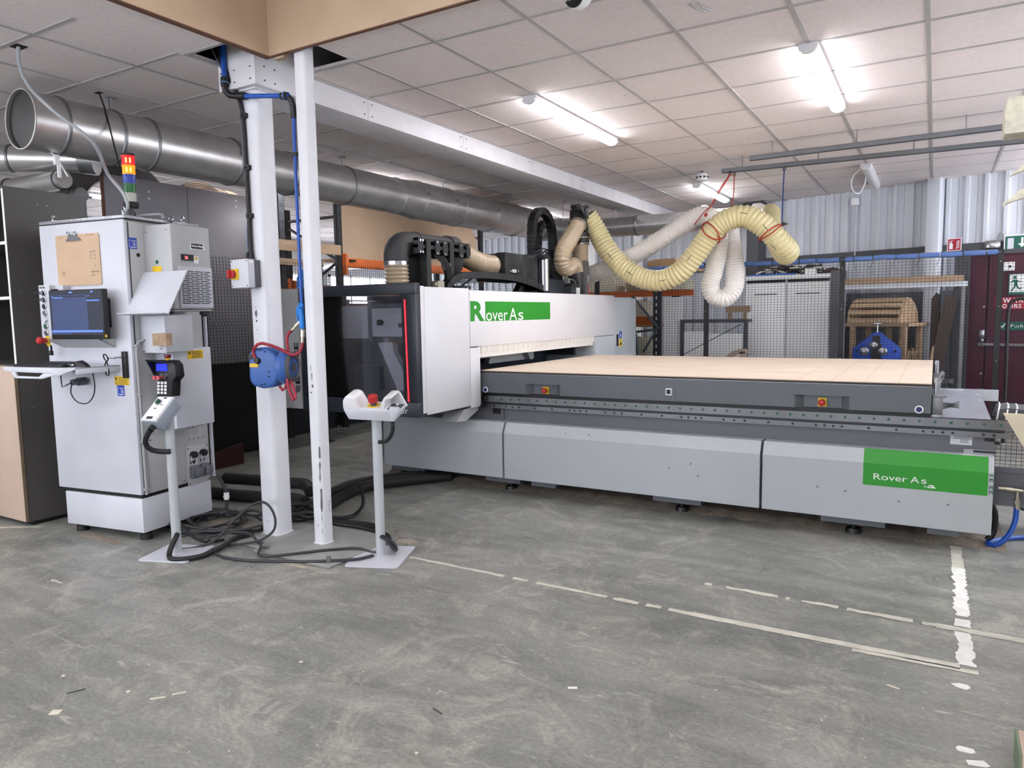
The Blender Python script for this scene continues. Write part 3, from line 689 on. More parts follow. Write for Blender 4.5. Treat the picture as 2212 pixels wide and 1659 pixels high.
textfit('Rover', face_my(-3.40, 3.9992, .708), .19, .042, M_white, HF)
# inside, seen through the pane
b = MB(); b.box(-4.40, -3.93, 4.44, 4.50, 1.225, 1.49); b.build('inner_beam', M_mwhite, MC)
b = MB(); b.box(-3.93, -3.885, 4.42, 4.56, 1.20, 1.52); b.box(-3.93, -3.15, 4.43, 4.62, 1.47, 1.50); b.box(-3.87, -3.15, 4.44, 4.62, 1.19, 1.235); b.build('inner_bracket', M_bgrey, MC)
b = MB(); b.box(-3.885, -3.15, 4.42, 4.60, 1.240, 1.465); ib = b.build('inner_box', M_mwhite, MC)
b = MB(); b.box(-3.82, -3.78, 4.40, 4.42, 1.33, 1.375); b.box(-3.80, -3.765, 4.395, 4.42, 1.34, 1.365); b.build('latch', M_black, ib)
b = MB(); b.cyl((-3.60, 4.419, 1.33), (-3.60, 4.412, 1.33), .018); b.build('port', M_bgrey, ib)
b = MB(); b.prism([(-3.815, 1.192), (-3.665, 1.20), (-3.66, 1.12), (-3.55, .95), (-3.55, .82), (-3.63, .82)], 'y', 4.40, 4.46); b.build('inner_arm', M_mwhite, MC)
b = MB(); b.box(-4.2, -3.2, 4.62, 4.68, .72, 1.2); b.box(-4.18, -3.9, 4.5, 4.6, .72, 1.0); b.build('inner_wall', M_bgrey, MC)
b = MB(); b.box(-3.75, -3.2, 4.3, 4.6, .72, .82); b.box(-3.6, -3.55, 4.28, 4.3, .75, .80); b.build('inner_carriage', M_bgrey, MC)
# white outer panels
b = MB(); b.box(GX-.03, GX, 4.06, 4.105, .705, 1.61); b.build('corner_panel', M_mwhite, MC, bevel=.004)
b = MB(); b.box(GX-.03, GX, 4.109, 4.672, .690, 1.605); b.box(GX-.028, GX-.002, 4.105, 4.112, .70, 1.6); b.build('side_cabinet_panel', M_mwhite, MC, bevel=.003)
b = MB(); b.prism([(4.676, .672), (4.80, .672), (4.815, .69), (4.815, 1.145), (4.676, 1.145)], 'x', GX-.03, GX); b.build('leg_panel', M_mwhite, MC, bevel=.003)
b = MB(); b.box(GX-.03, GX+.003, 4.676, 7.60, 1.152, 1.592); FP = b.build('front_panel', M_mwhite, MC, bevel=.004)
b = MB(); b.prism([(7.08, .12), (7.08, 1.148), (7.604, 1.148), (7.604, 1.575), (8.25, 1.565), (8.25, .12)], 'x', GX-.9, GX); LG = b.build('right_leg_panel', M_mgrey, MC, bevel=.004)
b = MB(); b.prism([(GX, 8.253), (GX-.9, 8.253), (GX-.9, 8.55), (GX-.10, 8.55)], 'z', .12, 1.565); b.build('leg_end_panel', M_mgrey, MC, bevel=.004)
b = MB(); b.box(GX-.004, GX+.0015, 7.62, 8.17, .93, 1.48); b.build('leg_door', M_mgrey, LG, bevel=.001)
b = MB(); b.box(GX, GX+.004, 7.665, 7.72, 1.02, 1.155); b.build('door_handle', M_black, LG)
b = MB(); b.cyl((GX+.0015, 7.785, 1.145), (GX+.003, 7.785, 1.145), .045); lb = b.build('blue_label', M_lb, LG); decal('label_mark', face_px(GX+.003, 7.785, 1.145), [(-.008, -.022), (.008, -.022), (.010, .0), (.0, .022), (-.010, .0)], M_white, lb)
b = MB(); b.box(GX+.0015, GX+.003, 7.745, 7.835, 1.015, 1.095); wl = b.build('warning_label', M_yel, LG); decal('label_mark', face_px(GX+.003, 7.79, 1.03), [(-.03, 0), (.03, 0), (0, .05)], M_black, wl)
# green logo: big R, rectangle, white letters
textfit('R', face_px(GX+.0032, 4.682, 1.350), .205, .158, M_green, FP, 'logo_letter', .045)
decal('logo_panel', face_px(GX+.0032, 4.899, 1.349), rect(0, 1.130, 0, .158), M_green, FP)
textfit('over', face_px(GX+.0042, 4.910, 1.351), .338, .066, M_white, FP); textfit('A', face_px(GX+.0042, 5.276, 1.351), .13, .102, M_white, FP); textfit('s', face_px(GX+.0042, 5.427, 1.351), .092, .066, M_white, FP)
b = MB()
y = 4.86
while y < 7.04: b.box(GX-.022, GX-.016, y, y+.082, 1.095, 1.16); y += .086
b.build('curtain_strip', M_hw, MC)
b = MB(); b.box(GX-.026, GX-.022, 4.83, 7.06, 1.06, 1.16); b.box(GX-.032, GX-.026, 4.83, 7.06, 1.11, 1.2); b.build('curtain_backing', M_hw, MC)
# inside of the passage
b = MB(); b.box(-4.2, -3.15, 4.83, 7.08, 1.20, 1.57); b.build('cross_beam', M_char, MC)
b = MB(); b.box(-3.36, -3.33, 4.9, 5.62, 1.03, 1.10); b.prism([(5.55, .98), (5.70, 1.2), (6.05, 1.2), (6.25, .98), (6.25, .955), (5.55, .955)], 'x', -3.55, -3.5); b.prism([(6.03, 1.2), (6.12, 1.2), (6.28, .955), (6.22, .955)], 'x', -3.50, -3.44); b.box(-3.6, -3.5, 6.25, 6.4, .955, 1.12); b.build('spindle_bracket', M_cabs, MC)
b = MB(); b.box(-3.9, -3.7, 4.8, 7.05, .5, 1.2); b.box(-3.7, -3.35, 7.02, 7.07, .955, 1.2); b.build('passage_wall', M_char, MC)
b = MB(); b.cable([(-3.5, 6.15, 1.13), (-3.42, 6.4, 1.09), (-3.42, 6.55, 1.05), (-3.55, 6.5, 1.1)], .008); b.cable([(-3.5, 6.15, 1.15), (-3.42, 6.35, 1.10), (-3.45, 6.6, 1.04)], .006); b.build('passage_cable', M_black, MC)
b = MB(); b.prism([(4.60, .67), (4.815, .67), (4.80, .64), (4.62, .575), (4.50, .585)], 'x', -3.3, GX-.02); b.build('leg_bracket', M_cabs, MC)

# ---------------------------------------------------------------- machine top: extraction ducts, head, drag chains
b = MB(); b.box(-4.2, -3.152, 4.72, 8.25, 1.535, 1.57); b.build('gantry_roof', M_char, MC)
b = MB(); b.hose([(-3.45, 4.22, 1.60), (-3.45, 4.215, 1.68), (-3.45, 4.212, 1.785)], .086, .028, .010); b.build('riser_hose', M_hb, MC)
b = MB(); b.cyl((-3.45, 4.213, 1.775), (-3.45, 4.213, 1.80), .093, n=24); b.build('hose_clip', M_chrome, MC)
pts = [(-3.45, 4.213, 1.80), (-3.45, 4.213, 1.85)] + [(-3.45, 4.213+.135*(1-math.cos(a)), 1.85+.09*math.sin(a)) for a in [R(k) for k in (20, 40, 60, 80)]] + [(-3.45, 4.46, 1.94), (-3.45, 4.6, 1.94), (-3.45, 4.92, 1.94)]
b = MB(); b.tube(pts, .092, 24); b.build('elbow_duct', M_duct, MC)
b = MB(); b.cyl((-3.45, 4.84, 1.94), (-3.45, 4.95, 1.94), .104, n=24); b.build('duct_collar', M_duct, MC); b = MB(); b.cyl((-3.45, 4.42, 1.94), (-3.45, 4.46, 1.94), .098, n=24); b.build('duct_collar', M_duct, MC); b = MB(); b.lathe([(.10, 0), (.085, -.10), (.05, -.15)], (-3.45, 4.93, 1.88), (0, 0, 1)); b.build('duct_reducer', M_duct, MC)
b = MB()
for y in (4.36, 4.66): b.box(-3.34, -3.28, y, y+.055, 1.57, 1.965)
b.box(-3.33, -3.29, 4.27, 4.95, 1.90, 1.925); b.box(-3.33, -3.29, 4.27, 4.95, 1.955, 1.975)
for y in (4.27, 4.48, 4.58, 4.80, 4.90): b.box(-3.33, -3.285, y, y+.06, 1.86, 1.97)
b.box(-3.5, -3.34, 4.40, 4.42, 1.57, 1.86)
br = b.build('duct_bracket', M_black, MC)
b = MB()
for y in (4.29, 4.32, 4.50, 4.60, 4.82, 4.94):
    for z in (1.87, 1.955): b.cyl((-3.285, y, z), (-3.279, y, z), .009, n=10)
b.build('bracket_bolt', M_chrome, br)
b = MB(); b.box(-3.3, -3.24, 4.44, 4.52, 1.60, 1.66); b.cyl((-3.27, 4.42, 1.63), (-3.27, 4.45, 1.63), .02); b.build('brass_valve', M_brass, MC)
b = MB(); b.box(-3.31, -3.27, 4.60, 4.65, 1.75, 1.80)
b.build('sensor', M_galv, MC)
b = MB()
for k in range(5): b.cable([(-3.28, 4.45+.03*k, 1.85), (-3.24, 4.52+.02*k, 1.78), (-3.25, 4.58+.01*k, 1.70), (-3.27, 4.6+.01*k, 1.58)], .005, 6)
b.cable([(-3.3, 4.72, 1.70), (-3.3, 4.80, 1.745), (-3.3, 4.88, 1.73), (-3.3, 4.90, 1.69), (-3.3, 4.82, 1.665), (-3.3, 4.72, 1.68)], .003, 6)
b.build('wiring', M_cable2, MC)
b = MB(); b.hose([(-3.45, 4.94, 1.94), (-3.45, 5.1, 1.905), (-3.43, 5.3, 1.85), (-3.42, 5.5, 1.835), (-3.45, 5.7, 1.86), (-3.5, 5.9, 1.885), (-3.6, 6.1, 1.87)], .088, .026, .009); b.build('cross_hose', M_hb, MC)
# black drive box with small badge
b = MB(); b.box(-3.38, -3.28, 5.50, 5.82, 1.735, 1.945); b.box(-3.6, -3.38, 5.52, 6.06, 1.70, 1.94); b.prism([(5.82, 1.72), (6.10, 1.62), (6.10, 1.94), (5.82, 1.945)], 'x', -3.4, -3.28); bx = b.build('drive_box', M_black, MC, bevel=.004)
b = MB(); b.box(-3.279, -3.277, 5.62, 5.685, 1.775, 1.80); b.cyl((-3.279, 5.59, 1.785), (-3.277, 5.59, 1.785), .006); b.cyl((-3.279, 5.725, 1.79), (-3.277, 5.725, 1.79), .006); b.build('badge', M_white, bx)
decal('badge_mark', face_px(-3.2768, 5.63, 1.781), rect(0, .022, 0, .012), M_bgrey, bx); decal('badge_mark', face_px(-3.2768, 5.664, 1.787), [(.008*math.cos(k), .008*math.sin(k)) for k in range(6)], M_bgrey, bx)
b = MB(); b.prism([(5.74, 1.59), (5.82, 1.59), (5.90, 1.70), (5.84, 1.70)], 'x', -3.36, -3.30); b.build('box_leg', M_black, MC)
# drag chains: a long low one along the gantry and three upright loops
def chain(pts, w, t, par=MC, n=0.036, wx=True):
    P = spline(pts, n); b = MB()
    for i in range(len(P)-1):
        d = P[i+1]-P[i]; c = (P[i]+P[i+1])/2
        a = math.atan2(d.z, d.y)
        b.ob(c, (w, d.length*1.04, t), Matrix.Rotation(a, 4, 'X'))
        if i % 2 == 0: b.ob(c, (w*1.06, d.length*.55, t*1.06), Matrix.Rotation(a, 4, 'X'))
    return b.build('drag_chain', M_black, par, bevel=.003, smooth=0)
chain([(-3.26, 4.55, 1.585), (-3.26, 4.60, 1.65), (-3.26, 4.72, 1.70), (-3.26, 4.95, 1.722), (-3.26, 5.3, 1.726), (-3.26, 5.65, 1.712), (-3.26, 5.9, 1.68), (-3.26, 6.1, 1.645)], .07, .055)
chain([(-3.50, 6.40, 1.75), (-3.50, 6.40, 2.26), (-3.5, 6.44, 2.36), (-3.5, 6.52, 2.425), (-3.50, 6.62, 2.44), (-3.5, 6.73, 2.40), (-3.5, 6.80, 2.33), (-3.5, 6.84, 2.22), (-3.50, 6.84, 1.75)], .075, .068)
chain([(-3.64, 6.78, 1.75), (-3.64, 6.78, 2.20), (-3.64, 6.81, 2.29), (-3.64, 6.90, 2.355), (-3.64, 7.0, 2.36), (-3.64, 7.10, 2.32), (-3.64, 7.16, 2.24), (-3.64, 7.18, 2.1), (-3.64, 7.18, 1.75)], .07, .065)
b = MB(); b.box(-3.62, -3.46, 6.3, 6.95, 1.57, 1.80); b.box(-3.45, -3.33, 6.1, 6.2, 1.57, 1.97); b.box(-3.5, -3.30, 6.35, 6.75, 1.57, 1.74); b.build('carriage', M_char, MC)
b = MB(); b.cyl((-3.27, 6.20, 1.62), (-3.27, 6.20, 1.92), .052, n=24); cy = b.build('air_cylinder', M_steel, MC)
b = MB(); b.box(-3.31, -3.23, 6.14, 6.26, 1.915, 1.955); b.box(-3.30, -3.24, 6.15, 6.25, 1.575, 1.62)
for a in (-1, 1): b.cyl((-3.27, 6.2+.045*a, 1.955), (-3.27, 6.2+.045*a, 1.975), .012)
b.build('cylinder_cap', M_black, cy)
# extraction head
b = MB(); b.lathe([(.090, 0), (.090, .30), (.10, .30), (.10, .335), (.092, .335)], (-3.33, 7.16, 2.22), (0, 0, 1), 28); b.box(-3.42, -3.235, 7.10, 7.27, 2.26, 2.50)
b.cyl((-3.33, 7.12, 2.42), (-3.28, 6.98, 2.31), .088, .09, 26); b.cyl((-3.33, 7.16, 2.15), (-3.33, 7.16, 2.24), .098, n=26); H = b.build('extraction_head', M_black, MC)
b = MB(); b.torus((-3.33, 7.16, 2.545), (0, 0, 1), .094, .009, 30, 6); b.torus((-3.33, 7.16, 2.205), (0, 0, 1), .100, .008, 30, 6); b.torus((-3.33, 7.16, 2.14), (0, 0, 1), .096, .010, 30, 6); b.build('hose_clip', M_chrome, H)
b = MB(); b.box(-3.42, -3.24, 7.27, 7.285, 2.23, 2.49); b.box(-3.235, -3.22, 7.16, 7.28, 2.25, 2.49); b.build('side_plate', M_galv, H)
for (y0, z0, dy, dz) in ((6.98, 2.52, .13, -.10), (7.19, 2.33, .08, -.16)):
    b = MB(); b.cyl((-3.24, y0, z0), (-3.24, y0+dy, z0+dz), .016, n=10); b.cyl((-3.22, y0+dy*.6, z0+dz*.6), (-3.22, y0+dy*1.15, z0+dz*1.15), .012, n=10); b.cyl((-3.25, y0-.01, z0+.02), (-3.25, y0+dy*.4, z0+dz*.3+.01), .01, n=10); b.build('air_ram', M_rail, H)
b = MB(); b.hose([(-3.28, 6.99, 2.32), (-3.26, 6.86, 2.23), (-3.24, 6.70, 2.13), (-3.23, 6.57, 2.04), (-3.23, 6.52, 1.94), (-3.24, 6.58, 1.865), (-3.25, 6.69, 1.86), (-3.27, 6.80, 1.895), (-3.28, 6.90, 1.895), (-3.29, 6.955, 1.83)], .080, .024, .009); b.build('curved_hose', M_hb, MC)
b = MB(); b.torus((-3.28, 6.985, 2.318), (.2, -.75, -.6), .088, .008, 28, 6); b.torus((-3.29, 6.955, 1.828), (0, 0, 1), .084, .007, 28, 6); b.build('hose_clip', M_chrome, MC)
b = MB(); b.hose([(-3.33, 7.16, 2.14), (-3.33, 7.16, 2.0), (-3.33, 7.165, 1.86)], .086, .014, .004); b.torus((-3.33, 7.165, 1.86), (0, 0, 1), .085, .009, 28, 6); b.build('straight_hose', M_hb, MC)
b = MB(); b.lathe([(.085, 1.825), (.085, 1.79), (.062, 1.62), (.05, 1.56)], (-3.29, 6.955, 0), (0, 0, 1)); b.prism([(6.70, 1.57), (6.72, 1.68), (6.88, 1.77), (6.92, 1.57)], 'x', -3.32, -3.22); b.build('suction_hopper', M_duct, MC)
b = MB(); b.lathe([(.085, 1.85), (.085, 1.80), (.068, 1.66), (.04, 1.56)], (-3.33, 7.165, 0), (0, 0, 1)); b.build('suction_hopper', M_duct, MC)
b = MB(); b.box(-3.22, -3.19, 6.99, 7.05, 1.595, 1.95); b.box(-3.22, -3.19, 7.045, 7.075, 1.86, 1.94); b.build('cover_strip', M_galvd, MC)
b = MB(); b.box(-3.22, -3.18, 6.73, 6.83, 1.575, 1.665); vb = b.build('valve_block', M_steel, MC)
b = MB()
for k in range(5): b.box(-3.179, -3.177, 6.74+.018*k, 6.75+.018*k, 1.58, 1.66)
b.build('valve_stripe', M_white, vb)
b = MB()
for k in range(5): b.cable([(-3.20, 6.745+.018*k, 1.665), (-3.19, 6.77+.012*k, 1.71), (-3.22, 6.82+.006*k, 1.74)], .0035, 6)
b.build('valve_tube', M_cable2, vb)
b = MB(); b.cable([(-3.2, 6.60, 1.745), (-3.17, 6.68, 1.73), (-3.18, 6.74, 1.68)], .004, 6); b.box(-3.22, -3.18, 6.54, 6.60, 1.70, 1.75); b.build('junction_block', M_galvd, MC)
b = MB()
for k in range(7): b.cable([(-3.42, 6.30+.02*k, 2.0-.02*k), (-3.36, 6.42+.02*k, 2.04-.03*(k % 3)), (-3.34, 6.55+.02*k, 1.90), (-3.36, 6.62+.03*k, 1.70)], .007, 6)
b.cable([(-3.42, 6.9, 1.95), (-3.42, 7.0, 2.06), (-3.42, 7.07, 2.04), (-3.42, 7.09, 1.92)], .01, 6); b.build('wiring', M_cable2, MC)
b = MB(); b.cyl((-3.2, 7.065, 1.72), (-3.2, 7.065, 1.80), .014); b.box(-3.215, -3.185, 7.05, 7.085, 1.80, 1.86); b.build('gas_fitting', M_galvd, MC)
b = MB(); b.cable([(-3.2, 7.065, 1.72), (-3.195, 7.08, 1.65), (-3.2, 7.07, 1.59)], .006, 6); b.build('red_tube', M_hred, MC)

# ================================================================ ducts
def band(b, c, axis, r, w=.012, h=.006, n=40): b.lathe([(r, -w), (r+h, -w*.6), (r+h, w*.6), (r, w)], c, axis, n)
D = thing('spiral_duct', 'long galvanised extraction duct hung under the ceiling, its open end at the far left', 'duct', (-5.0, 5.8, 2.46))
b = MB(); b.tubewall((-5.0, 2.47, 2.67), (-5.0, 6.10, 2.67), .182, .004, 44); b.build('duct_section', M_galv, D)
b = MB(); b.skin([b.ring(Vector((-5, y, 2.67)), Vector((0, 1, 0)), Vector((0, 0, 1)), r, 44) for y, r in ((6.10, .182), (6.20, .188), (6.42, .205), (9.05, .205), (9.3, .19))], False); b.build('duct_section', M_galv, D)
b = MB(); b.cyl((-5.0, 2.492, 2.67), (-5.0, 2.50, 2.67), .178, n=44); b.build('end_dark_disc', M_black, D)  # black disc stands in for the dark inside of the open duct
b = MB(); b.torus((-5, 2.472, 2.67), (0, 1, 0), .182, .005, 44, 6); b.build('rolled_rim', M_galv, D)
for y, r in ((2.68, .182), (3.05, .182), (3.30, .182), (4.02, .182), (4.62, .182), (5.33, .182), (6.10, .184), (6.44, .205), (7.0, .205), (7.22, .205), (7.92, .205), (8.52, .205), (8.60, .205)):
    b = MB(); band(b, (-5, y, 2.67), (0, 1, 0), r, .014, .008); b.build('clamp_band', M_galvd if y < 6 else M_galv, D)
b = MB(); b.box(-5.0, -4.975, 2.65, 2.68, 2.42, 2.485); b.box(-4.99, -4.978, 2.665, 2.685, 2.34, 2.43); b.tube([(-4.985, 2.62, 2.50), (-4.985, 2.66, 2.47), (-4.98, 2.70, 2.40), (-4.97, 2.72, 2.35)], .006, 6); b.build('clamp_lever', M_white, D)
for y in (3.05, 5.33, 7.0, 8.5):
    b = MB(); b.cyl((-5, y, 2.85), (-5, y, 2.94), .006, n=8); b.box(-5.03, -4.97, y-.02, y+.02, 2.93, 2.94); b.build('hanger_rod', M_galvd, D)
b = MB()
for y in (4.02, 6.44, 7.0, 7.92): b.box(-4.815, -4.79, y-.02, y+.02, 2.70, 2.73)
b.build('clamp_bolt', M_galvd, D)
D2 = thing('cross_duct', 'galvanised duct running across behind the machine from the long duct to the hanging hoses', 'duct', (-3.4, 9.42, 2.42))
b = MB(); b.cyl((-5.0, 9.42, 2.62), (-4.2, 9.42, 2.57), .17, .13, 36, False); b.cyl((-4.2, 9.42, 2.57), (-2.0, 9.42, 2.565), .13, n=36); b.build('duct_section', M_galv, D2)
b = MB(); band(b, (-3.52, 9.42, 2.568), (1, 0, 0), .13, .014, .01); band(b, (-4.2, 9.42, 2.57), (1, 0, 0), .13, .014, .01); b.build('clamp_band', M_steel, D2)
b = MB(); b.lathe([(.135, 0), (.16, .02), (.16, .10), (.10, .22), (.09, .24)], (-2.02, 9.42, 2.565), (1, 0, 0)); b.box(-2.62, -2.55, 9.28, 9.32, 2.62, 2.74); b.build('end_reducer', M_hw, D2)
for (x, y, z, m_) in ((-4.42, 8.96, 2.62, M_tim), (-3.75, 9.2, 2.64, M_tim)):
    b = MB(); b.cyl((x, y, z), (x, y, 2.94), .004, n=6); b.torus((x+.03, y, 2.925), (0, 1, 0), .02, .004, 12, 5); b.build('hanger_rod', M_galvd, D2)
D3 = thing('duct', 'galvanised duct at the far left crossing behind the open duct end', 'duct', (-6.7, 3.2, 2.64))
b = MB(); b.cyl((-7.5, 2.45, 2.75), (-6.2, 3.57, 2.75), .105, n=36); b.build('duct_section', M_galv, D3)
b = MB(); band(b, (-6.64, 3.19, 2.75), (1.3, 1.12, 0), .105, .012, .008); b.build('clamp_band', M_galvd, D3)
b = MB(); b.cyl((-6.75, 3.10, 2.85), (-6.75, 3.10, 2.94), .006, n=6); b.build('hanger_rod', M_galvd, D3)
b = MB(); b.cyl((-6.24, 3.53, 2.75), (-6.15, 3.61, 2.75), .112, .125, 36); b.build('end_collar', M_galvd, D3)
D4 = thing('duct', 'thinner shiny duct at the far left above the dark cabinet', 'duct', (-6.6, 3.3, 2.46))
b = MB(); b.cyl((-7.8, 3.16, 2.53), (-6.17, 3.345, 2.558), .072, n=32); b.build('duct_section', M_galv, D4)
b = MB(); band(b, (-6.86, 3.267, 2.546), (1, .115, .02), .072, .012, .008); band(b, (-6.22, 3.34, 2.557), (1, .115, .02), .072, .006, .006); b.build('clamp_band', M_rail, D4)
b = MB(); b.cyl((-7.3, 3.22, 2.6), (-7.3, 3.22, 2.94), .006, n=6); b.build('hanger_rod', M_galvd, D4)
D5 = thing('duct', 'dull duct lowest at the far left behind the thin shiny duct', 'duct', (-6.6, 3.5, 2.4))
b = MB(); b.cyl((-7.8, 3.40, 2.44), (-6.27, 3.535, 2.467), .06, n=28); b.build('duct_section', M_galvd, D5)
b = MB(); band(b, (-6.36, 3.527, 2.465), (1, .09, .02), .06, .007, .006); b.build('clamp_band', M_rail, D5)
b = MB(); b.cyl((-7.5, 3.43, 2.5), (-7.5, 3.43, 2.94), .006, n=6); b.build('hanger_rod', M_galvd, D5)
D6 = thing('spiral_duct', 'pale spiral duct far behind the racking, between the timber rails', 'duct', (-9.6, 9.2, 2.0))
b = MB(); b.hose([(-10.8, 10.6, 2.44), (-8.6, 10.6, 2.44)], .12, .12, .004, 26); b.cyl((-9.7, 10.6, 2.5), (-9.7, 10.6, 2.935), .006, n=6); b.build('duct_section', M_galv, D6)

# ================================================================ hanging hoses
Y = thing('flexible_hose', 'cream ribbed hose hanging in a deep loop right of the black extraction head', 'hose', (-2.0, 7.3, 1.6))
b = MB(); b.hose([(-3.27, 7.22, 2.44), (-3.20, 7.28, 2.30), (-3.09, 7.3, 2.10), (-2.92, 7.3, 1.90), (-2.70, 7.3, 1.765), (-2.48, 7.3, 1.725), (-2.28, 7.3, 1.80), (-2.10, 7.3, 1.99), (-1.97, 7.3, 2.16), (-1.82, 7.3, 2.285), (-1.63, 7.3, 2.31), (-1.45, 7.32, 2.20), (-1.33, 7.38, 2.06), (-1.27, 7.5, 1.98), (-1.33, 7.72, 1.965), (-1.44, 8.0, 2.08), (-1.60, 8.4, 2.32), (-1.70, 8.9, 2.52), (-1.80, 9.42, 2.56)], .106, .042, .012, 26)
b.build('hose_body', M_hy, Y)
for k, (p, a) in enumerate((((-3.0, 7.19, 2.0), .9), ((-2.78, 7.19, 1.81), .6), ((-2.42, 7.19, 1.72), -.2), ((-2.15, 7.19, 1.93), -.9), ((-1.62, 7.19, 2.33), .25), ((-1.42, 7.21, 2.18), .9), ((-1.36, 7.27, 2.0), .8))): b = MB(); b.ob(p, (.07, .003, .006), Matrix.Rotation(a, 4, 'Y')); b.build('printed_mark', M_rail, Y)
Wh = thing('flexible_hose', 'clear white ribbed hose behind the cream hose, ending in a narrow hanging loop', 'hose', (-2.2, 7.6, 1.5))
b = MB(); b.hose([(-3.85, 7.62, 1.74), (-3.55, 7.6, 1.79), (-3.25, 7.58, 1.88), (-2.9, 7.58, 2.01), (-2.58, 7.58, 2.17), (-2.34, 7.6, 2.31), (-2.17, 7.62, 2.395), (-2.05, 7.64, 2.37), (-1.98, 7.66, 2.22), (-1.985, 7.66, 2.0), (-2.03, 7.66, 1.80), (-2.06, 7.66, 1.66), (-2.02, 7.68, 1.56), (-1.93, 7.7, 1.53), (-1.85, 7.74, 1.60), (-1.83, 7.78, 1.74), (-1.86, 7.84, 1.95), (-1.92, 7.95, 2.16), (-2.0, 8.2, 2.36), (-2.12, 8.7, 2.47), (-2.2, 9.30, 2.5)], .094, .028, .009, 24)
b.build('hose_body', M_hw, Wh)
# ceiling rails and cords
def crail(label, x0, y0, x1, y1, z):
    t = thing('ceiling_rail', label, 'rail', ((x0+x1)/2, (y0+y1)/2, z-.03))
    L = math.hypot(x1-x0, y1-y0); a = math.atan2(y1-y0, x1-x0)
    Mx = Matrix.Translation((x0, y0, z)) @ Matrix.Rotation(a, 4, 'Z')
    b = MB(); b.box(0, L, -.022, .022, .016, .02, Mx); b.box(0, L, -.022, -.018, -.022, .02, Mx); b.box(0, L, .018, .022, -.022, .02, Mx); b.box(0, L, -.022, -.008, -.022, -.018, Mx); b.box(0, L, .008, .022, -.022, -.018, Mx); b.build('channel', M_railg, t)
    for k in (.2, .9, 1.7, 2.6):
        b = MB(); b.cyl(Mx @ Vector((k, 0, .02)), Mx @ Vector((k, 0, CEIL-z)), .005, n=8); b.build('hanger', M_galvd, t)
    return t
R1 = crail('lower of two grey channel rails under the ceiling, with cords hanging from its end', -1.92, 7.54, 1.2, 7.74, 2.81)
R2 = crail('upper of two grey channel rails, its right end behind the white felt block', -1.54, 7.05, 1.1, 6.99, 2.805)
b = MB(); b.box(-1.15, -.95, 7.03, 7.06, 2.82, 2.83); b.build('splice_plate', M_black, R2)
def cord(label, pts, m_, ring=True, r=.005):
    t = thing('cord', label, 'cord', pts[-1])
    b = MB(); b.cable(pts, r, 6); b.build('strand', m_, t)
    if ring:
        p = Vector(pts[0]); b = MB(); b.torus(p+Vector((0, 0, .0)), (0, 1, 0), .014, .004, 12, 5); b.torus(p+Vector((0, 0, .024)), (1, 0, 0), .012, .004, 12, 5); b.build('hook', M_black, t)
    return t
c1 = cord('red cord from the rail end to the knot where the two hoses cross', [(-1.83, 7.5, 2.765), (-1.92, 7.42, 2.60), (-1.99, 7.36, 2.43), (-2.02, 7.32, 2.37)], M_rope)
b = MB(); b.cable([(-1.82, 7.5, 2.765), (-1.90, 7.44, 2.62), (-1.97, 7.4, 2.48), (-2.10, 7.5, 2.40), (-2.2, 7.55, 2.30)], .005, 6)
b.torus((-2.02, 7.32, 2.36), (0, 1, 0), .012, .008, 10, 6)
def hoop(b, c, tdir, r, tw=0.0, rr=.006):
    T = Vector(tdir).normalized(); up = Vector((0, 0, 1)); N = (up-T*up.dot(T)).normalized(); B = T.cross(N); P = []
    for k in range(25):
        a = 2*math.pi*k/24; P.append(Vector(c)+N*(r*math.cos(a))+B*(r*math.sin(a))+T*(tw*math.sin(a)))
    b.tube(P, rr, 6)
hoop(b, (-1.96, 7.3, 2.175), (.7, 0, .7), .120, .07); hoop(b, (-1.93, 7.3, 2.20), (.7, 0, .7), .120, -.07); b.build('wrap', M_rope, c1)
cord('short red cord hanging straight from the rail to the top of the cream hose', [(-1.80, 7.55, 2.765), (-1.79, 7.5, 2.60), (-1.78, 7.38, 2.42)], M_rope)
c3 = cord('dark blue cord hanging straight down to the right bend of the cream hose', [(-1.33, 7.6, 2.775), (-1.32, 7.5, 2.5), (-1.31, 7.42, 2.235)], M_ropeb, True, .006)
b = MB(); hoop(b, (-1.405, 7.34, 2.15), (.55, .1, -.8), .120, .03); hoop(b, (-1.40, 7.34, 2.14), (.55, .1, -.8), .120, -.02); b.build('wrap', M_rope, c3)
b = MB(); b.torus((-1.29, 7.38, 2.22), (0, 1, 0), .012, .007, 10, 6); b.box(-1.29, -1.25, 7.37, 7.39, 2.212, 2.226); b.build('knot', M_black, c3)

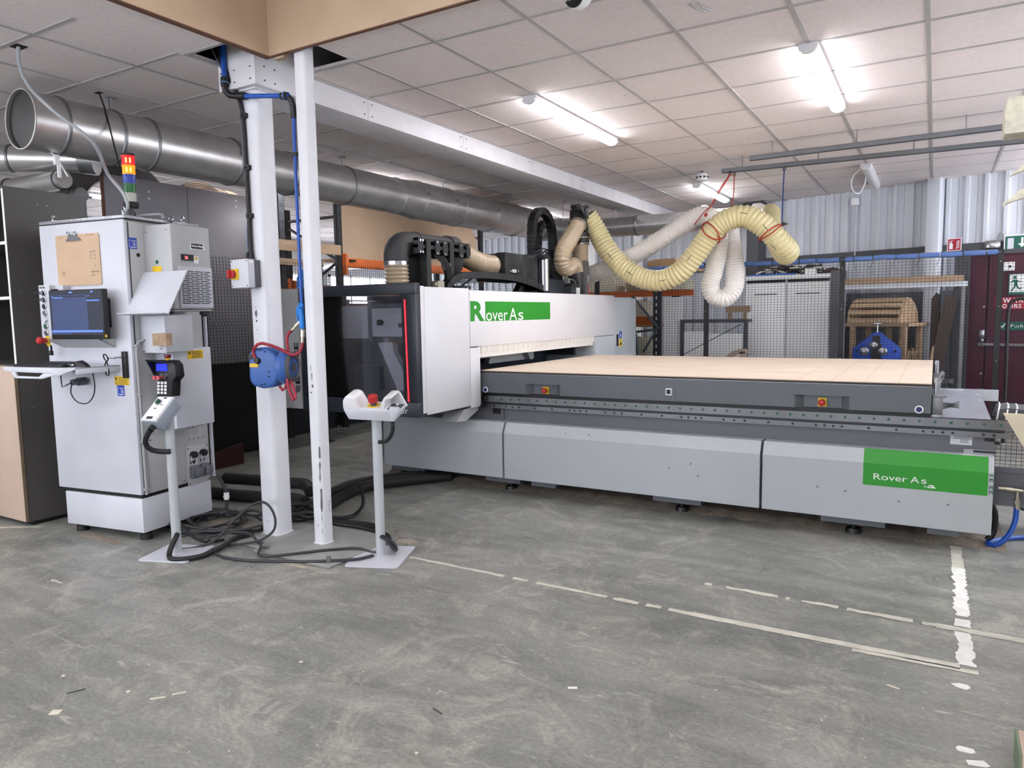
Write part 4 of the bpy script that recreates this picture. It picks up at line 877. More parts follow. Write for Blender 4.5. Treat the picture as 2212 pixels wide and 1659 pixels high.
# ================================================================ mesh fences
def mesh_panel(label, L, Mx, z0=.06, z1=1.93, pitch=.036, folds=(.35, .85, 1.35, 1.80), r=.0014, group=None):
    t = thing('mesh_fence', label, 'mesh fence', tuple(Mx @ Vector((L/2, 0, z0))), Mx.to_euler().z, group)
    b = MB(); n = int(L/pitch); zs = [z0]
    for f in folds:
        if z0 < f < z1-.06: zs += [(f-.03), f, (f+.03)]
    zs.append(z1)
    pr = [(0.0 if (i == 0 or i == len(zs)-1 or (i-1) % 3 != 1) else -.035, z) for i, z in enumerate(zs)]
    for i in range(n+1):
        x = L*i/n
        for (ya, za), (yb, zb) in zip(pr, pr[1:]):
            v = [b.b.verts.new(Mx @ Vector(p)) for p in ((x-r, ya-r, za), (x+r, ya-r, za), (x+r, ya+r, za), (x-r, ya+r, za), (x-r, yb-r, zb), (x+r, yb-r, zb), (x+r, yb+r, zb), (x-r, yb+r, zb))]
            for q in ((0, 1, 5, 4), (1, 2, 6, 5), (2, 3, 7, 6), (3, 0, 4, 7)): b.face([v[k] for k in q])
    z = z0+.01
    def yy(z):
        for (ya, za), (yb, zb) in zip(pr, pr[1:]):
            if za <= z <= zb: return ya+(yb-ya)*(z-za)/(zb-za)
        return 0
    k = 0
    while z < z1: b.box(0, L, yy(z)-.005-r, yy(z)-.005+r, z-r, z+r, Mx); z += pitch*.84
    b.build('wire_mesh', M_fence, t, smooth=0); return t
def post(label, x, y, h=1.97, w=.05, group=None, mt=None):
    t = thing('fence_post', label, 'fence post', (x, y, 0), 0, group)
    b = MB(); b.box(x-w/2, x+w/2, y-w/2, y+w/2, 0, h); b.build('upright', mt or M_fpost, t)
    b = MB(); b.box(x-.07, x+.07, y-.06, y+.06, 0, .01); b.build('foot_plate', mt or M_fpost, t)
    b = MB()
    for z in (.3, .85, 1.4, 1.85): b.cyl((x, y-w/2-.012, z), (x, y-w/2, z), .008, n=8)
    b.build('clamp_bolt', M_galvd, t)
    return t
FY = 8.80
px = [-3.85, -2.41, -.905, .545]
for a, c, l in ((0, 1, 'black mesh fence panel directly behind the gantry leg'), (1, 2, 'black mesh fence panel in front of the tall white doors'), (2, 3, 'black mesh fence panel in front of the blue roller machine')):
    mesh_panel(l, px[c]-px[a]-.05, Matrix.Translation((px[a]+.025, FY, 0)), group='back fence panels')
for x, l in zip(px, ('black fence post behind the gantry, left end of the back fence', 'black fence post below the loop of the white hose', 'black fence post between the white doors and the blue roller machine', 'black corner post of the fence in front of the maroon door')): post(l, x, FY, group='back fence posts')
mesh_panel('black mesh fence panel hidden behind the gantry', 2.0, Matrix.Translation((-5.9, FY, 0)))
# side fence on the right running towards the camera
mesh_panel('black mesh fence panel right of the corner post, in front of the door signs', 1.1, Matrix.Translation((.575, FY, 0)), z1=1.88, group='back fence panels')
mesh_panel('low black mesh panel behind the end of the machine at the right edge', .9, Matrix.Translation((.36, 7.12, 0)), z1=.70)
post('low black post behind the end of the machine at the right edge', .34, 7.12, .72)
t = thing('fence_gate', 'round-cornered black tube gate frame in front of the maroon door', 'gate', (1.1, 8.73, 0)); b = MB(); b.cable([(.635, 8.73, .02), (.632, 8.73, .76), (.630, 8.73, 1.38), (.645, 8.73, 1.44), (.68, 8.73, 1.466), (.74, 8.73, 1.473), (1.5, 8.73, 1.473)], .016, 8); b.build('tube_frame', M_fpost, t)
# left fence beside the racking
LX = -5.9
for i, (y0, y1, l) in enumerate(((2.9, 4.35, 'dark mesh fence panel behind the control cabinet'), (4.4, 5.85, 'dark mesh fence panel between the white columns'), (5.9, 7.35, 'dark mesh fence panel behind the elbow duct'), (7.4, 8.75, 'dark mesh fence panel at the far end, behind the cross hose'))):
    mesh_panel(l, y1-y0, Matrix.Translation((LX, y0, 0)) @ Matrix.Rotation(R(90), 4, 'Z'), z1=2.0, group='left fence panels')
for y, l in ((4.375, 'black post of the left fence behind the thicker white column'), (5.875, 'black post of the left fence between the columns'), (7.375, 'short topped black post of the left fence seen above the housing window')): post(l, LX, y, 2.04, group='left fence posts')
# blue foam tubes tied over the top of the back fence
xs = [-3.3, -2.95, -2.78, -2.36, -1.95, -1.65, -1.36, -1.18, -.94, -.80, -.61, -.39, -.18, .02, .22, .42, .545]
names = ['behind the cream hose', 'left of the white loop', 'beside the white loop', 'above the white doors, dusty', 'above the white doors, in the middle', 'below the cream hose bend', 'right of the cream hose bend', 'over the third fence post, left', 'over the third fence post, right', 'above the wooden drum, left end', 'above the wooden drum', 'above the drum, right end', 'left of the white wall post', 'crossing the white wall post', 'below the fire extinguisher sign', 'short last one at the corner post']
for (a, c), l in zip(zip(xs, xs[1:]), names):
    t = thing('foam_edge_tube', 'blue foam tube on top of the back fence, ' + l, 'foam tube', ((a+c)/2, FY, 1.91), 0, 'blue foam tubes on the back fence')
    b = MB(); b.tube([(a+.004, FY, 1.945), ((a+c)/2, FY, 1.945+random.uniform(-.006, .006)), (c-.004, FY, 1.945)], .026, 12); b.build('foam', M_foam, t)
    b = MB(); b.torus((a+.006, FY, 1.945), (1, 0, 0), .027, .003, 16, 5); b.cable([(a+.006, FY-.026, 1.93), (a+random.uniform(-.02, .03), FY-.03, 1.89), (a+random.uniform(-.05, .05), FY-.03, 1.83)], .002, 5); b.build('cable_tie', M_black, t)

# ================================================================ racking and boards on the left, behind the left fence
RX = -6.45
def upright(label, y, x=RX, d=.9, h=2.80, mt=M_rack):
    t = thing('rack_frame', label, 'pallet rack', (x-d/2, y, 0))
    for xx in (x, x-d):
        b = MB(); b.box(xx-.05, xx, y-.045, y-.040, 0, h); b.box(xx-.05, xx, y+.040, y+.045, 0, h); b.box(xx-.004, xx, y-.045, y+.045, 0, h); b.build('upright', mt, t)
        b = MB()
        for k in range(28): b.box(xx, xx+.0012, y-.022, y-.010, .1+k*.095, .135+k*.095); b.box(xx, xx+.0012, y+.010, y+.022, .1+k*.095, .135+k*.095)
        b.build('slot_row', M_black, t, smooth=0)
    z = .3; s = 1
    while z < h-.5:
        b = MB(); b.tube([(x-.03, y, z if s > 0 else z+.45), (x-d+.03, y, z+.45 if s > 0 else z)], .02, 6); b.build('brace', mt, t); z += .45; s = -s
    b = MB(); b.tube([(x-.03, y, h-.15), (x-d+.03, y, h-.15)], .02, 6); b.build('brace', mt, t)
    return t
upright('dark rack frame between the two white columns', 5.87); upright('dark rack frame right of the thin white column', 6.79); upright('dark rack frame at the far end of the brown boards', 10.07)
def beam(label, y0, y1, z, x=RX, mt=M_orange, h=.12):
    t = thing('rack_beam', label, 'rack beam', (x, (y0+y1)/2, z))
    b = MB(); b.box(x+.002, x+.05, y0+.05, y1-.05, z, z+h); b.build('beam', mt, t, bevel=.004)
    for y in (y0+.05, y1-.05):
        b = MB(); b.box(x+.002, x+.056, y-.02, y+.02, z-.09, z+h+.05); b.build('end_connector', mt, t)
    b = MB(); b.box(x+.05, x+.075, y0+.10, y0+.2, z+h-.04, z+h-.02); b.build('safety_clip', M_black, t)
    return t
beam('orange rack beam carrying the tall brown boards', 6.79, 10.07, 2.02)
beam('rusty orange rack beam below, seen through the left fence', 6.79, 10.07, 1.72, RX-.9); beam('dark red rack beam behind the mesh between the columns', 5.87, 6.79, 1.74, RX-.9); beam('red rack beam low behind the elbow hose', 6.79, 10.07, 1.45)
for i, (x, h, l) in enumerate(((RX-.05, .50, 'front brown board standing on the orange beam'), (RX-.09, .58, 'second brown board, a little taller, on the orange beam'), (RX-.13, .70, 'rear brown board, tallest, on the orange beam'))):
    b = MB(); b.box(x-.03, x, 6.86, 10.0, 2.142, 2.142+h); obj('board', l, 'board', b, M_mdf, 'brown boards on the rack')
b = MB(); b.box(RX-.5, RX+.03, 6.86, 10.0, 2.121, 2.142); obj('board', 'flat chipboard shelf under the brown boards', 'board', b, M_card)
for (z, y0, y1, w, l) in ((2.16, 4.9, 6.7, .12, 'upper sawn timber rail across the rack between the columns'), (2.0, 4.9, 6.4, .07, 'lower sawn timber rail between the columns')):
    b = MB(); b.box(RX+.055, RX+.10, y0, y1, z, z+w); obj('timber', l, 'timber', b, M_tim)
b = MB(); b.box(RX-.2, RX-.1, 5.62, 5.72, 0, 2.3); obj('timber', 'upright timber just right of the thicker white column', 'timber', b, M_tim)
b = MB(); b.lathe([(.06, 0), (.062, .12), (.03, .2), (.03, .22)], (-6.2, 5.9, 1.72), (0, 0, 1)); o = obj('bottle', 'blue plastic bottle behind the mesh between the columns', 'bottle', b, M_cyan)
b = MB(); b.box(-6.4, -6.1, 5.3, 7.4, 1.66, 1.72); b.box(-6.35, -6.3, 5.35, 5.4, 0, 1.66); b.box(-6.35, -6.3, 7.3, 7.35, 0, 1.66); obj('timber_shelf', 'timber shelf behind the mesh carrying the blue bottle', 'shelf', b, M_tim)
# big dark sheet standing behind the fence
t = thing('laminate_sheet', 'large dark grey sheet standing behind the control cabinet', 'sheet', (-6.2, 4.4, .95))
b = MB(); b.box(-6.225, -6.2, 3.69, 5.20, 0.95, 2.66); b.build('sheet', M_panel, t, bevel=.002)
b = MB(); b.box(-6.226, -6.199, 3.672, 3.689, 0.95, 2.66); b.build('edge', M_mdfe, t)
b = MB()
for (y, z) in ((4.10, 2.56), (4.10, 2.50), (5.05, 2.60), (5.05, 2.54)): b.cyl((-6.2, y, z), (-6.198, y, z), .010, n=12)
b.build('screw_head', M_white, t)
b = MB(); b.box(-6.2, -6.1985, 4.49, 4.494, 0.96, 2.66); b.build('seam', M_char, t)
b = MB(); b.box(-6.6, -6.195, 3.68, 5.21, 0, .948); obj('dark_void_block', 'black block standing in for the dark void under the large grey sheet behind the left fence', 'filler', b, M_black)  # added block, black for the darkness below the sheet
# rolls
def roll(label, c, r0, r1, w, ax=(1, 0, 0), m_=None, edge=None):
    t = thing('material_roll', label, 'roll', (c[0], c[1], c[2]-r1), 0, 'rolls behind the grey sheet')
    b = MB(); c = Vector(c); A = Vector(ax).normalized(); N = Vector((0, 0, 1)); rings = [b.ring(c+A*h, A, N, r, 48) for r, h in ((r0, -w/2), (r1, -w/2), (r1, w/2), (r0, w/2))]; b.skin(rings+[rings[0]], False); b.build('wound_layers', m_ or M_conc, t)
    b = MB()
    for k in range(9): b.torus(c+A*(w/2), A, r0+(r1-r0)*(k+.6)/9.5, .0025, 48, 5)
    b.build('layer_line', edge or M_galvd, t); return t
T1 = roll('big grey coil with fine rings, standing left of the grey sheet', (-6.75, 4.12, 2.47), .26, .46, .10, (.85, -.5, 0), mat('grey coil', (132, 126, 124), .6, 0, .1, 30), M_galvd)
b = MB(); b.box(-6.95, -6.61, 3.7, 4.5, 0, 1.92); obj('dark_stand', 'dark stand under the big grey coil', 'stand', b, M_char)
b = MB(); b.box(-6.44, -6.36, 3.55, 3.62, 0, 2.45); b.box(-6.48, -6.30, 3.53, 3.64, 2.45, 2.47); obj('metal_post', 'dull metal post with a pan top left of the big coil', 'post', b, M_galvd)
for (x, y, z, r, m_, l) in ((-6.40, 4.75, 2.49, .27, M_brown, 'brown roll whose top shows above the grey sheet, leftmost'), (-6.56, 5.05, 2.50, .26, M_brown, 'dark brown roll above the grey sheet, middle'), (-6.72, 5.32, 2.50, .28, M_tim, 'pale brown roll above the grey sheet, nearest the column')):
    roll(l, (x, y, z), .12, r, .12, (1, -.25, 0), m_, M_mdf)
b = MB(); b.box(-6.80, -6.30, 4.52, 5.2, .95, 2.22); obj('roll_rack', 'dark rack under the brown rolls', 'rack', b, M_char)
b = MB(); b.prism([(3.5, .0), (4.62, .0), (4.62, .20), (3.6, .04)], 'x', -5.78, -5.75); obj('red_panel', 'dim red panel on the floor at the foot of the left fence', 'panel', b, mat('dull red', (72, 30, 28), .7))
# dark blocks added for the darkness low in the racking bay
b = MB(); b.box(-7.45, -7.40, 4.0, 6.6, 0, 1.55); obj('dark_filler', 'dark sheet added for the darkness low in the racking bay', 'boards', b, M_char)
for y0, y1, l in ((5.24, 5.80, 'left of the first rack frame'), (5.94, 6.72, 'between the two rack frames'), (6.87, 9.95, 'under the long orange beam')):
    b = MB(); b.box(-7.3, -6.55, y0, y1, 0, 1.40); obj('dark_filler', 'dark block added for the darkness low in the racking, ' + l, 'boards', b, M_char)

# ================================================================ electrical control cabinet (turned 8 degrees)
CA = 0.1414
CMx = Matrix.Translation((-4.281, 2.648, 0)) @ Matrix.Rotation(CA, 4, 'Z')
def cw(x, y, z=0): return tuple(CMx @ Vector((x, y, z)))
def cf(x, y, z): return CMx @ face_my(x, y, z)            # on its front
def cs(x, y, z): return CMx @ face_px(x, y, z)            # on its right side
EC = thing('control_cabinet', 'tall light grey electrical cabinet with a screen, a keyboard shelf and a lit signal tower', 'cabinet', cw(-.37, .29), CA)
def cb(mb, name, m_, par=None, **k): return mb.build(name, m_, par or EC, M=CMx, **k)
b = MB(); b.box(-.70, -.002, .006, .575, .055, .275); cb(b, 'plinth', M_cab, bevel=.003)
b = MB(); b.box(-.715, -.01, .02, .56, .275, .312); cb(b, 'plinth_gap', M_black)
b = MB(); b.box(-.735, 0, .028, .575, .30, 2.02); BD = cb(b, 'body', M_cabs, bevel=.003)
b = MB(); b.box(-.002, .001, .030, .036, .31, 2.0); cb(b, 'door_seal', M_black, BD)
b = MB(); b.box(-.75, .003, .0, .024, .302, 2.016); DR = cb(b, 'door', M_cab, bevel=.004)
b = MB(); b.box(-.75, .012, .0, .585, 2.022, 2.042); cb(b, 'roof_plate', M_gal, bevel=.003)
b = MB(); b.box(-.745, .008, .004, .58, 2.012, 2.024); cb(b, 'roof_seal', M_black)
b = MB(); b.box(.0, .02, .585, .60, .30, 1.42); cb(b, 'rear_rail', M_cab)
for (x, y) in ((-.63, .06), (-.045, .06), (-.63, .5), (-.045, .52)):
    b = MB(); b.cyl((x, y, .001), (x, y, .04), .038, .036, 20); b.cyl((x, y, .04), (x, y, .056), .02); cb(b, 'foot', M_rub)
for (x, y) in ((-.69, .06), (-.055, .06), (-.06, .52), (-.69, .52)):
    b = MB(); b.torus((x, y, 2.078), (0.4, 1, 0), .020, .006, 18, 8); b.cyl((x, y, 2.04), (x, y, 2.06), .014); cb(b, 'lifting_eye', M_steel)
b = MB(); b.torus((.03, .34, 2.05), (0, 1, 0), .018, .006, 18, 8); cb(b, 'lifting_eye', M_steel)
# door furniture
b = MB(); b.box(-.066, -.030, -.020, .0, 1.045, 1.21); H_ = cb(b, 'door_handle', M_black, DR, bevel=.003)
def warn(x, z, par, w=.125, h=.055, off=-.001):
    o = decal('warning_label', cf(x, off, z), rect(0, w, 0, h), M_yel, par)
    b = MB(); b.prism([(.004, h*.6), (w*.2, h*.6), (w*.11, h*.95)], 'z', .0008, .0014)
    for k in range(6): b.prism(rect(w*.27, w*(.95 if k % 2 == 0 else .85), h*(.10+.14*k), h*(.15+.14*k)), 'z', .0008, .0014)
    for k in range(3): b.prism(rect(w*.05, w*.2, h*(.08+.16*k), h*(.14+.16*k)), 'z', .0008, .0014)
    b.build('label_print', M_brown, par, M=cf(x, off, z), smooth=0); return o
def info(M_, par):
    decal('info_label', M_, rect(0, .062, 0, .068), M_lb, par)
    b = MB(); b.prism([(.006, .010), (.031, .006), (.056, .010), (.056, .014), (.031, .010), (.006, .014)], 'z', .0008, .0014); b.prism(rect(.0305, .0318, .008, .052), 'z', .0008, .0014); b.prism([(.006, .052), (.031, .048), (.056, .052), (.056, .0535), (.031, .0495), (.006, .0535)], 'z', .0008, .0014); b.prism(rect(.006, .0072, .010, .053), 'z', .0008, .0014); b.prism(rect(.0548, .056, .010, .053), 'z', .0008, .0014); b.prism(rect(.040, .046, .018, .038), 'z', .0008, .0014); b.prism(rect(.040, .046, .043, .049), 'z', .0008, .0014)
    b.build('label_print', M_white, par, M=M_, smooth=0)
warn(-.160, .998, DR); info(cf(-.142, -.001, .93), DR)
# operator panel: button strip, screen in a tray, ledge
b = MB(); b.box(-.678, -.578, -.085, .0, 1.29, 1.632); b.prism([(-.085, 1.29), (-.0, 1.255), (.0, 1.29)], 'x', -.678, -.578); b.box(-.58, -.50, -.05, 0, 1.58, 1.63); OP = cb(b, 'button_panel', M_cab, EC, bevel=.003)
b = MB()
for k in range(6): b.prism([(-.668+.009*k, 1.612), (-.662+.009*k, 1.612), (-.662+.009*k, 1.622), (-.668+.009*k, 1.622)], 'y', -.0862, -.085)
cb(b, 'panel_print', M_rail, OP, smooth=0)
for k, (z, m_) in enumerate(((1.582, M_black), (1.540, M_black), (1.498, M_navy), (1.456, M_steel), (1.414, M_cab), (1.372, M_gdark), (1.330, M_rail))):
    b = MB(); b.lathe([(.019, 0), (.019, .005), (.016, .007)], (-.630, -.085, z), (0, -1, 0), 20); bz = cb(b, 'button_bezel', M_steel, OP)
    b = MB(); b.cyl((-.630, -.090, z), (-.630, -.096, z), .0135); cb(b, 'button', m_, OP)
    if k < 2:
        b = MB(); b.cyl((-.630, -.095, z), (-.630, -.115, z), .009); b.ob((-.630, -.13, z), (.004, .035, .010)); cb(b, 'key', M_steel, OP)
b = MB(); b.lathe([(.027, 0), (.027, .006), (.02, .012)], (-.625, -.085, 1.283), (0, -1, 0), 20); b.ob((-.62, -.086, 1.262), (.03, .004, .03)); cb(b, 'stop_collar', M_yel, OP)
b = MB(); b.lathe([(.014, .0), (.016, .03), (.022, .032), (.023, .055), (.016, .064), (.001, .066)], (-.625, -.09, 1.283), (0, -1, 0), 20); cb(b, 'stop_button', M_red, OP)
b = MB(); b.cable([(-.64, -.06, 1.25), (-.635, -.06, 1.225), (-.64, -.06, 1.21)], .006, 6); b.cyl((-.645, -.06, 1.215), (-.645, -.06, 1.185), .016, n=10); cb(b, 'plug_cap', M_black, OP)
b = MB(); b.box(-.577, -.545, -.078, -.0, 1.292, 1.605); cb(b, 'panel_side', M_black, OP)
b = MB(); b.box(-.546, -.075, -.115, -.075, 1.292, 1.595); b.box(-.5, -.15, -.075, -.0, 1.36, 1.54); MN = cb(b, 'monitor', M_black, EC, bevel=.004)
b = MB(); b.box(-.540, -.082, -.1165, -.115, 1.318, 1.588); cb(b, 'screen', M_scrd, MN, smooth=0)
b = MB(); b.box(-.522, -.205, -.1172, -.1165, 1.345, 1.548); cb(b, 'screen_window', M_scr, MN, smooth=0)
b = MB(); b.box(-.535, -.084, -.1176, -.1170, 1.333, 1.346); b.box(-.210, -.10, -.1176, -.1170, 1.522, 1.530); b.box(-.52, -.505, -.1176, -.1170, 1.552, 1.557); b.box(-.21, -.18, -.1176, -.117, 1.552, 1.556); b.box(-.36, -.33, -.1176, -.117, 1.574, 1.583); b.box(-.17, -.15, -.1176, -.117, 1.574, 1.584); b.box(-.535, -.21, -.1174, -.117, 1.5595, 1.5602); b.box(-.505, -.42, -.1176, -.117, 1.545, 1.551)
for k in range(9): b.box(-.53+.02*k, -.524+.02*k, -.1176, -.117, 1.323, 1.328)
cb(b, 'screen_text', M_scrb, MN, smooth=0)
b = MB(); b.prism([(-.115, 1.288), (-.118, 1.29), (0.0, 1.236), (0, 1.232)], 'x', -.60, -.13); b.prism([(-.10, 1.288), (-.0, 1.236), (-.0, 1.288)], 'x', -.13, -.126); cb(b, 'monitor_tray', M_cabs, EC)
b = MB(); b.box(-.076, -.073, -.112, -.10, 1.30, 1.318); cb(b, 'monitor_tag', M_yel, MN)
# keyboard shelf
b = MB(); b.box(-.742, -.105, -.29, .0, 1.118, 1.126)
pr = [(-.752, 1.126), (-.09, 1.126), (-.105, 1.114), (-.235, 1.094), (-.265, 1.082), (-.42, 1.078), (-.43, 1.064), (-.68, 1.062), (-.69, 1.09), (-.745, 1.104)]
def shelf_lip(b, y0, y1):
    b.prism([(-.752, 1.126), (-.68, 1.126), (-.68, 1.098), (-.735, 1.100), (-.752, 1.112)], 'y', y0, y1)
    b.prism([(-.68, 1.126), (-.30, 1.126), (-.30, 1.092), (-.45, 1.094), (-.64, 1.097), (-.68, 1.098)], 'y', y0, y1)
    b.prism([(-.30, 1.126), (-.10, 1.126), (-.11, 1.118), (-.20, 1.094), (-.235, 1.082), (-.30, 1.080)], 'y', y0, y1)
    b.prism([(-.68, 1.098), (-.64, 1.097), (-.625, 1.072), (-.655, 1.066)], 'y', y0, y1)
    b.prism([(-.655, 1.066), (-.625, 1.072), (-.43, 1.070), (-.43, 1.058), (-.64, 1.058)], 'y', y0, y1)
    b.prism([(-.43, 1.070), (-.43, 1.058), (-.40, 1.058), (-.30, 1.080), (-.30, 1.092), (-.385, 1.092)], 'y', y0, y1)
shelf_lip(b, -.30, -.288); b.box(-.118, -.105, -.29, 0, 1.09, 1.126)
SH = cb(b, 'keyboard_shelf', M_cab, EC, bevel=.002)
b = MB(); b.cyl((-.118, -.301, 1.108), (-.118, -.304, 1.108), .006); b.cyl((-.4, -.02, 1.02), (-.4, -.07, 1.02), .026, n=20); b.cyl((-.40, -.07, 1.02), (-.40, -.11, 1.02), .019, n=16); cb(b, 'cable_gland', M_rail, DR)
b = MB(); b.cable([(-.40, -.11, 1.02), (-.42, -.14, 1.00), (-.43, -.15, .985), (-.43, -.16, 1.10)], .0035, 6); b.cable([(-.40, -.11, 1.015), (-.39, -.13, .96), (-.33, -.14, .905), (-.24, -.14, .895), (-.18, -.14, .94), (-.16, -.14, 1.0), (-.158, -.15, 1.10)], .0035, 6); cb(b, 'shelf_cable', M_cable2, SH)
# things on the shelf
KB = thing('keyboard', 'black keyboard lying tilted on the cabinet shelf', 'keyboard', cw(-.46, -.16, 1.127), CA)
b = MB(); b.prism([(-.27, 1.127), (-.12, 1.127), (-.12, 1.152), (-.27, 1.140)], 'x', -.70, -.26); cb(b, 'base', M_black, KB, bevel=.003)
b = MB()
for j in range(5):
    for i in range(17):
        if j == 0 and 3 < i < 9: continue
        x = -.690+.0248*i; y = -.262+.027*j; z = 1.1405+.0023*j
        b.ob((x+.011, y+.012, z), (.021, .022, .006))
b.ob((-.69+.0248*6.2, -.25, 1.1405), (.115, .022, .006)); cb(b, 'keys', mat('key caps', (38, 38, 42), .5), KB)
MS = thing('mouse', 'black and silver computer mouse beside the keyboard', 'mouse', cw(-.185, -.20, 1.127), CA)
b = MB()
for i in range(9):
    t_ = i/8; x = -.25+.13*t_; hgt = .036*math.sin(math.pi*min(1, .12+t_*.86))**.7
    pass
N_ = 9; rows = []
for i in range(N_):
    t_ = i/(N_-1); w_ = .031*math.sin(math.pi*(.08+.84*t_))**.5; hg = .038*math.sin(math.pi*(.06+.86*t_))**.8
    rows.append([b.b.verts.new((-.255+.135*t_, -.205+w_*math.cos(a), 1.127+hg*math.sin(a)**.8 if math.sin(a) > 0 else 1.127)) for a in [math.pi*k/8 for k in range(9)]])
for a, c in zip(rows, rows[1:]):
    for k in range(8): b.face([a[k], a[k+1], c[k+1], c[k]])
    b.face([a[8], a[0], c[0], c[8]])
b.face(rows[0]); b.face(rows[-1][::-1]); cb(b, 'shell', M_black, MS)
b = MB(); b.ob((-.225, -.237, 1.140), (.05, .004, .012)); b.ob((-.165, -.205, 1.166), (.02, .008, .006)); cb(b, 'side_trim', M_steel, MS, bevel=.002)
KY = thing('key', 'key with a black cord loop in the cabinet door handle', 'key', cw(-.09, -.05, 1.10), CA)
b = MB(); b.cyl((-.05, -.018, 1.175), (-.055, -.075, 1.175), .005, n=10); b.ob((-.085, -.075, 1.172), (.06, .003, .007)); cb(b, 'shaft', M_steel, KY)
b = MB(); b.torus((-.130, -.076, 1.175), (.2, 1, .3), .022, .004, 20, 6); b.cable([(-.125, -.078, 1.155), (-.14, -.08, 1.12), (-.13, -.08, 1.07), (-.115, -.08, 1.055), (-.105, -.08, 1.09), (-.112, -.08, 1.13), (-.124, -.078, 1.155)], .004, 6); cb(b, 'cord_loop', M_cable2, KY)
# clipboard
CB = thing('clipboard', 'brown hardboard clipboard hung on the cabinet door', 'clipboard', cw(-.40, -.004, 1.625), CA)
b = MB(); b.prism([(-.597, 1.64), (-.585, 1.628), (-.217, 1.625), (-.207, 1.637), (-.207, 1.932), (-.217, 1.945), (-.585, 1.945), (-.597, 1.938)], 'y', -.006, -.002); bo = cb(b, 'board', mat('hardboard', (206, 176, 146), .7, 0, .04, 8), CB)
b = MB(); b.prism([(-.49, 1.905), (-.36, 1.905), (-.375, 1.922), (-.41, 1.935), (-.44, 1.935), (-.475, 1.922)], 'y', -.016, -.006); b.torus((-.465, -.014, 1.95), (0, 1, .3), .012, .003, 14, 5); b.torus((-.405, -.014, 1.95), (0, 1, .3), .010, .003, 14, 5); b.box(-.475, -.395, -.013, -.006, 1.93, 1.945); cb(b, 'clip', M_steel, CB)
b = MB()
def strk(P, r=.0009): b.tube([(x, -.0065, z) for x, z in P], r, 4)
strk([(-.292, 1.826), (-.247, 1.829), (-.246, 1.838), (-.290, 1.834), (-.292, 1.826)]); strk([(-.288, 1.787), (-.246, 1.787), (-.247, 1.815), (-.287, 1.814), (-.288, 1.787)]); strk([(-.25, 1.735), (-.252, 1.752)])
for q in range(7): strk([(-.292+.011*q, 1.703), (-.288+.011*q, 1.713), (-.284+.011*q, 1.704)])
for q in range(4): strk([(-.29+.008*q, 1.682), (-.286+.008*q, 1.692)])
cb(b, 'pencil_note', M_rail, bo, smooth=0)
b = MB(); b.prism([(-.575, 1.925), (-.52, 1.928), (-.525, 1.938), (-.565, 1.936)], 'y', -.0066, -.006); b.prism([(-.325, 1.930), (-.25, 1.932), (-.25, 1.942), (-.325, 1.940)], 'y', -.0066, -.006); b.prism([(-.54+.02*math.cos(k), 1.705+.015*math.sin(k)) for k in (0, 1, 2, 3, 4, 5)], 'y', -.0064, -.006); cb(b, 'stain', mat('board stain', (186, 152, 126), .7), bo, smooth=0)
# signal tower
ST = cb(MB().cyl((-.05, .11, 2.042), (-.05, .11, 2.10), .018, n=18), 'tower_foot', M_rail)
b = MB(); b.lathe([(.042, 0), (.045, .012), (.045, .034)], (-.05, .11, 2.098), (0, 0, 1)); cb(b, 'tower_base', M_black, ST)
z = 2.132
for nm, m_, hgt in (('clear_lens', M_lc, .055), ('green_lens', M_lg, .057), ('blue_lens', M_lb, .055), ('amber_lens', M_lo, .056), ('red_lens', M_lr, .058)):
    b = MB(); b.lathe([(.036, 0), (.036, hgt*.86), (.038, hgt*.88), (.038, hgt)], (-.05, .11, z), (0, 0, 1)); cb(b, nm, m_, ST)
    if nm in ('amber_lens', 'red_lens'):
        b = MB()
        for k in (.55, 1.15): b.cyl((-.05+.0358*math.sin(k), .11-.0358*math.cos(k), z+.012), (-.05+.0358*math.sin(k), .11-.0358*math.cos(k), z+hgt-.016), .0045, n=8)
        cb(b, 'bright_core', M_lhot, ST)
    z += hgt
b = MB(); b.cyl((-.05, .11, z), (-.05, .11, z+.012), .037); cb(b, 'tower_cap', M_rub, ST)
# cooling unit on the side
AX, AY0, AY1 = .225, .145, .455
b = MB(); b.box(.0, AX, AY0, AY1, 1.465, 1.99); b.box(.0, AX, AY0, AY1, 1.452, 1.462); AC = cb(b, 'cooling_unit', M_cabs, EC, bevel=.006)
b = MB(); b.box(AX, AX+.012, AY0+.04, AY1-.004, 1.475, 1.735); cb(b, 'grille_panel', M_cab, AC, bevel=.003)
b = MB()
for k in range(18):
    z = 1.500+.0118*k; off = (k % 2)*.045
    y = AY0+.055-off*.4
    for j in range(4):
        y0 = AY0+.05+j*.078-(.045 if k % 2 else 0); y1 = y0+.068
        y0, y1 = max(y0, AY0+.052), min(y1, AY1-.02)
        if y1-y0 > .012: b.box(AX+.0122, AX+.013, y0, y1, z, z+.0055)
cb(b, 'grille_slot', M_black, AC, smooth=0)
def csd(name, y0, y1, z0, z1, m_, x=AX, th=.002):
    b = MB(); b.box(x, x+th, y0, y1, z0, z1); return cb(b, name, m_, AC)
csd('nameplate', AY0+.145, AY0+.26, 1.845, 1.888, M_steel); csd('nameplate_field', AY0+.155, AY0+.25, 1.850, 1.883, M_black, AX+.002, .001)
text('Werner Finley', .0155, cs(AX+.0032, AY0+.158, 1.862), M_white, AC, bold=.0004)
csd('display', AY0+.07, AY0+.165, 1.772, 1.810, M_black, AX, .008); text('26', .026, cs(AX+.0085, AY0+.092, 1.781), M_digit, AC, bold=.0006)
csd('label', AY0+.17, AY0+.21, 1.758, 1.802, M_white); csd('label_print', AY0+.18, AY0+.20, 1.782, 1.798, M_yel, AX+.002, .0006)
b = MB()
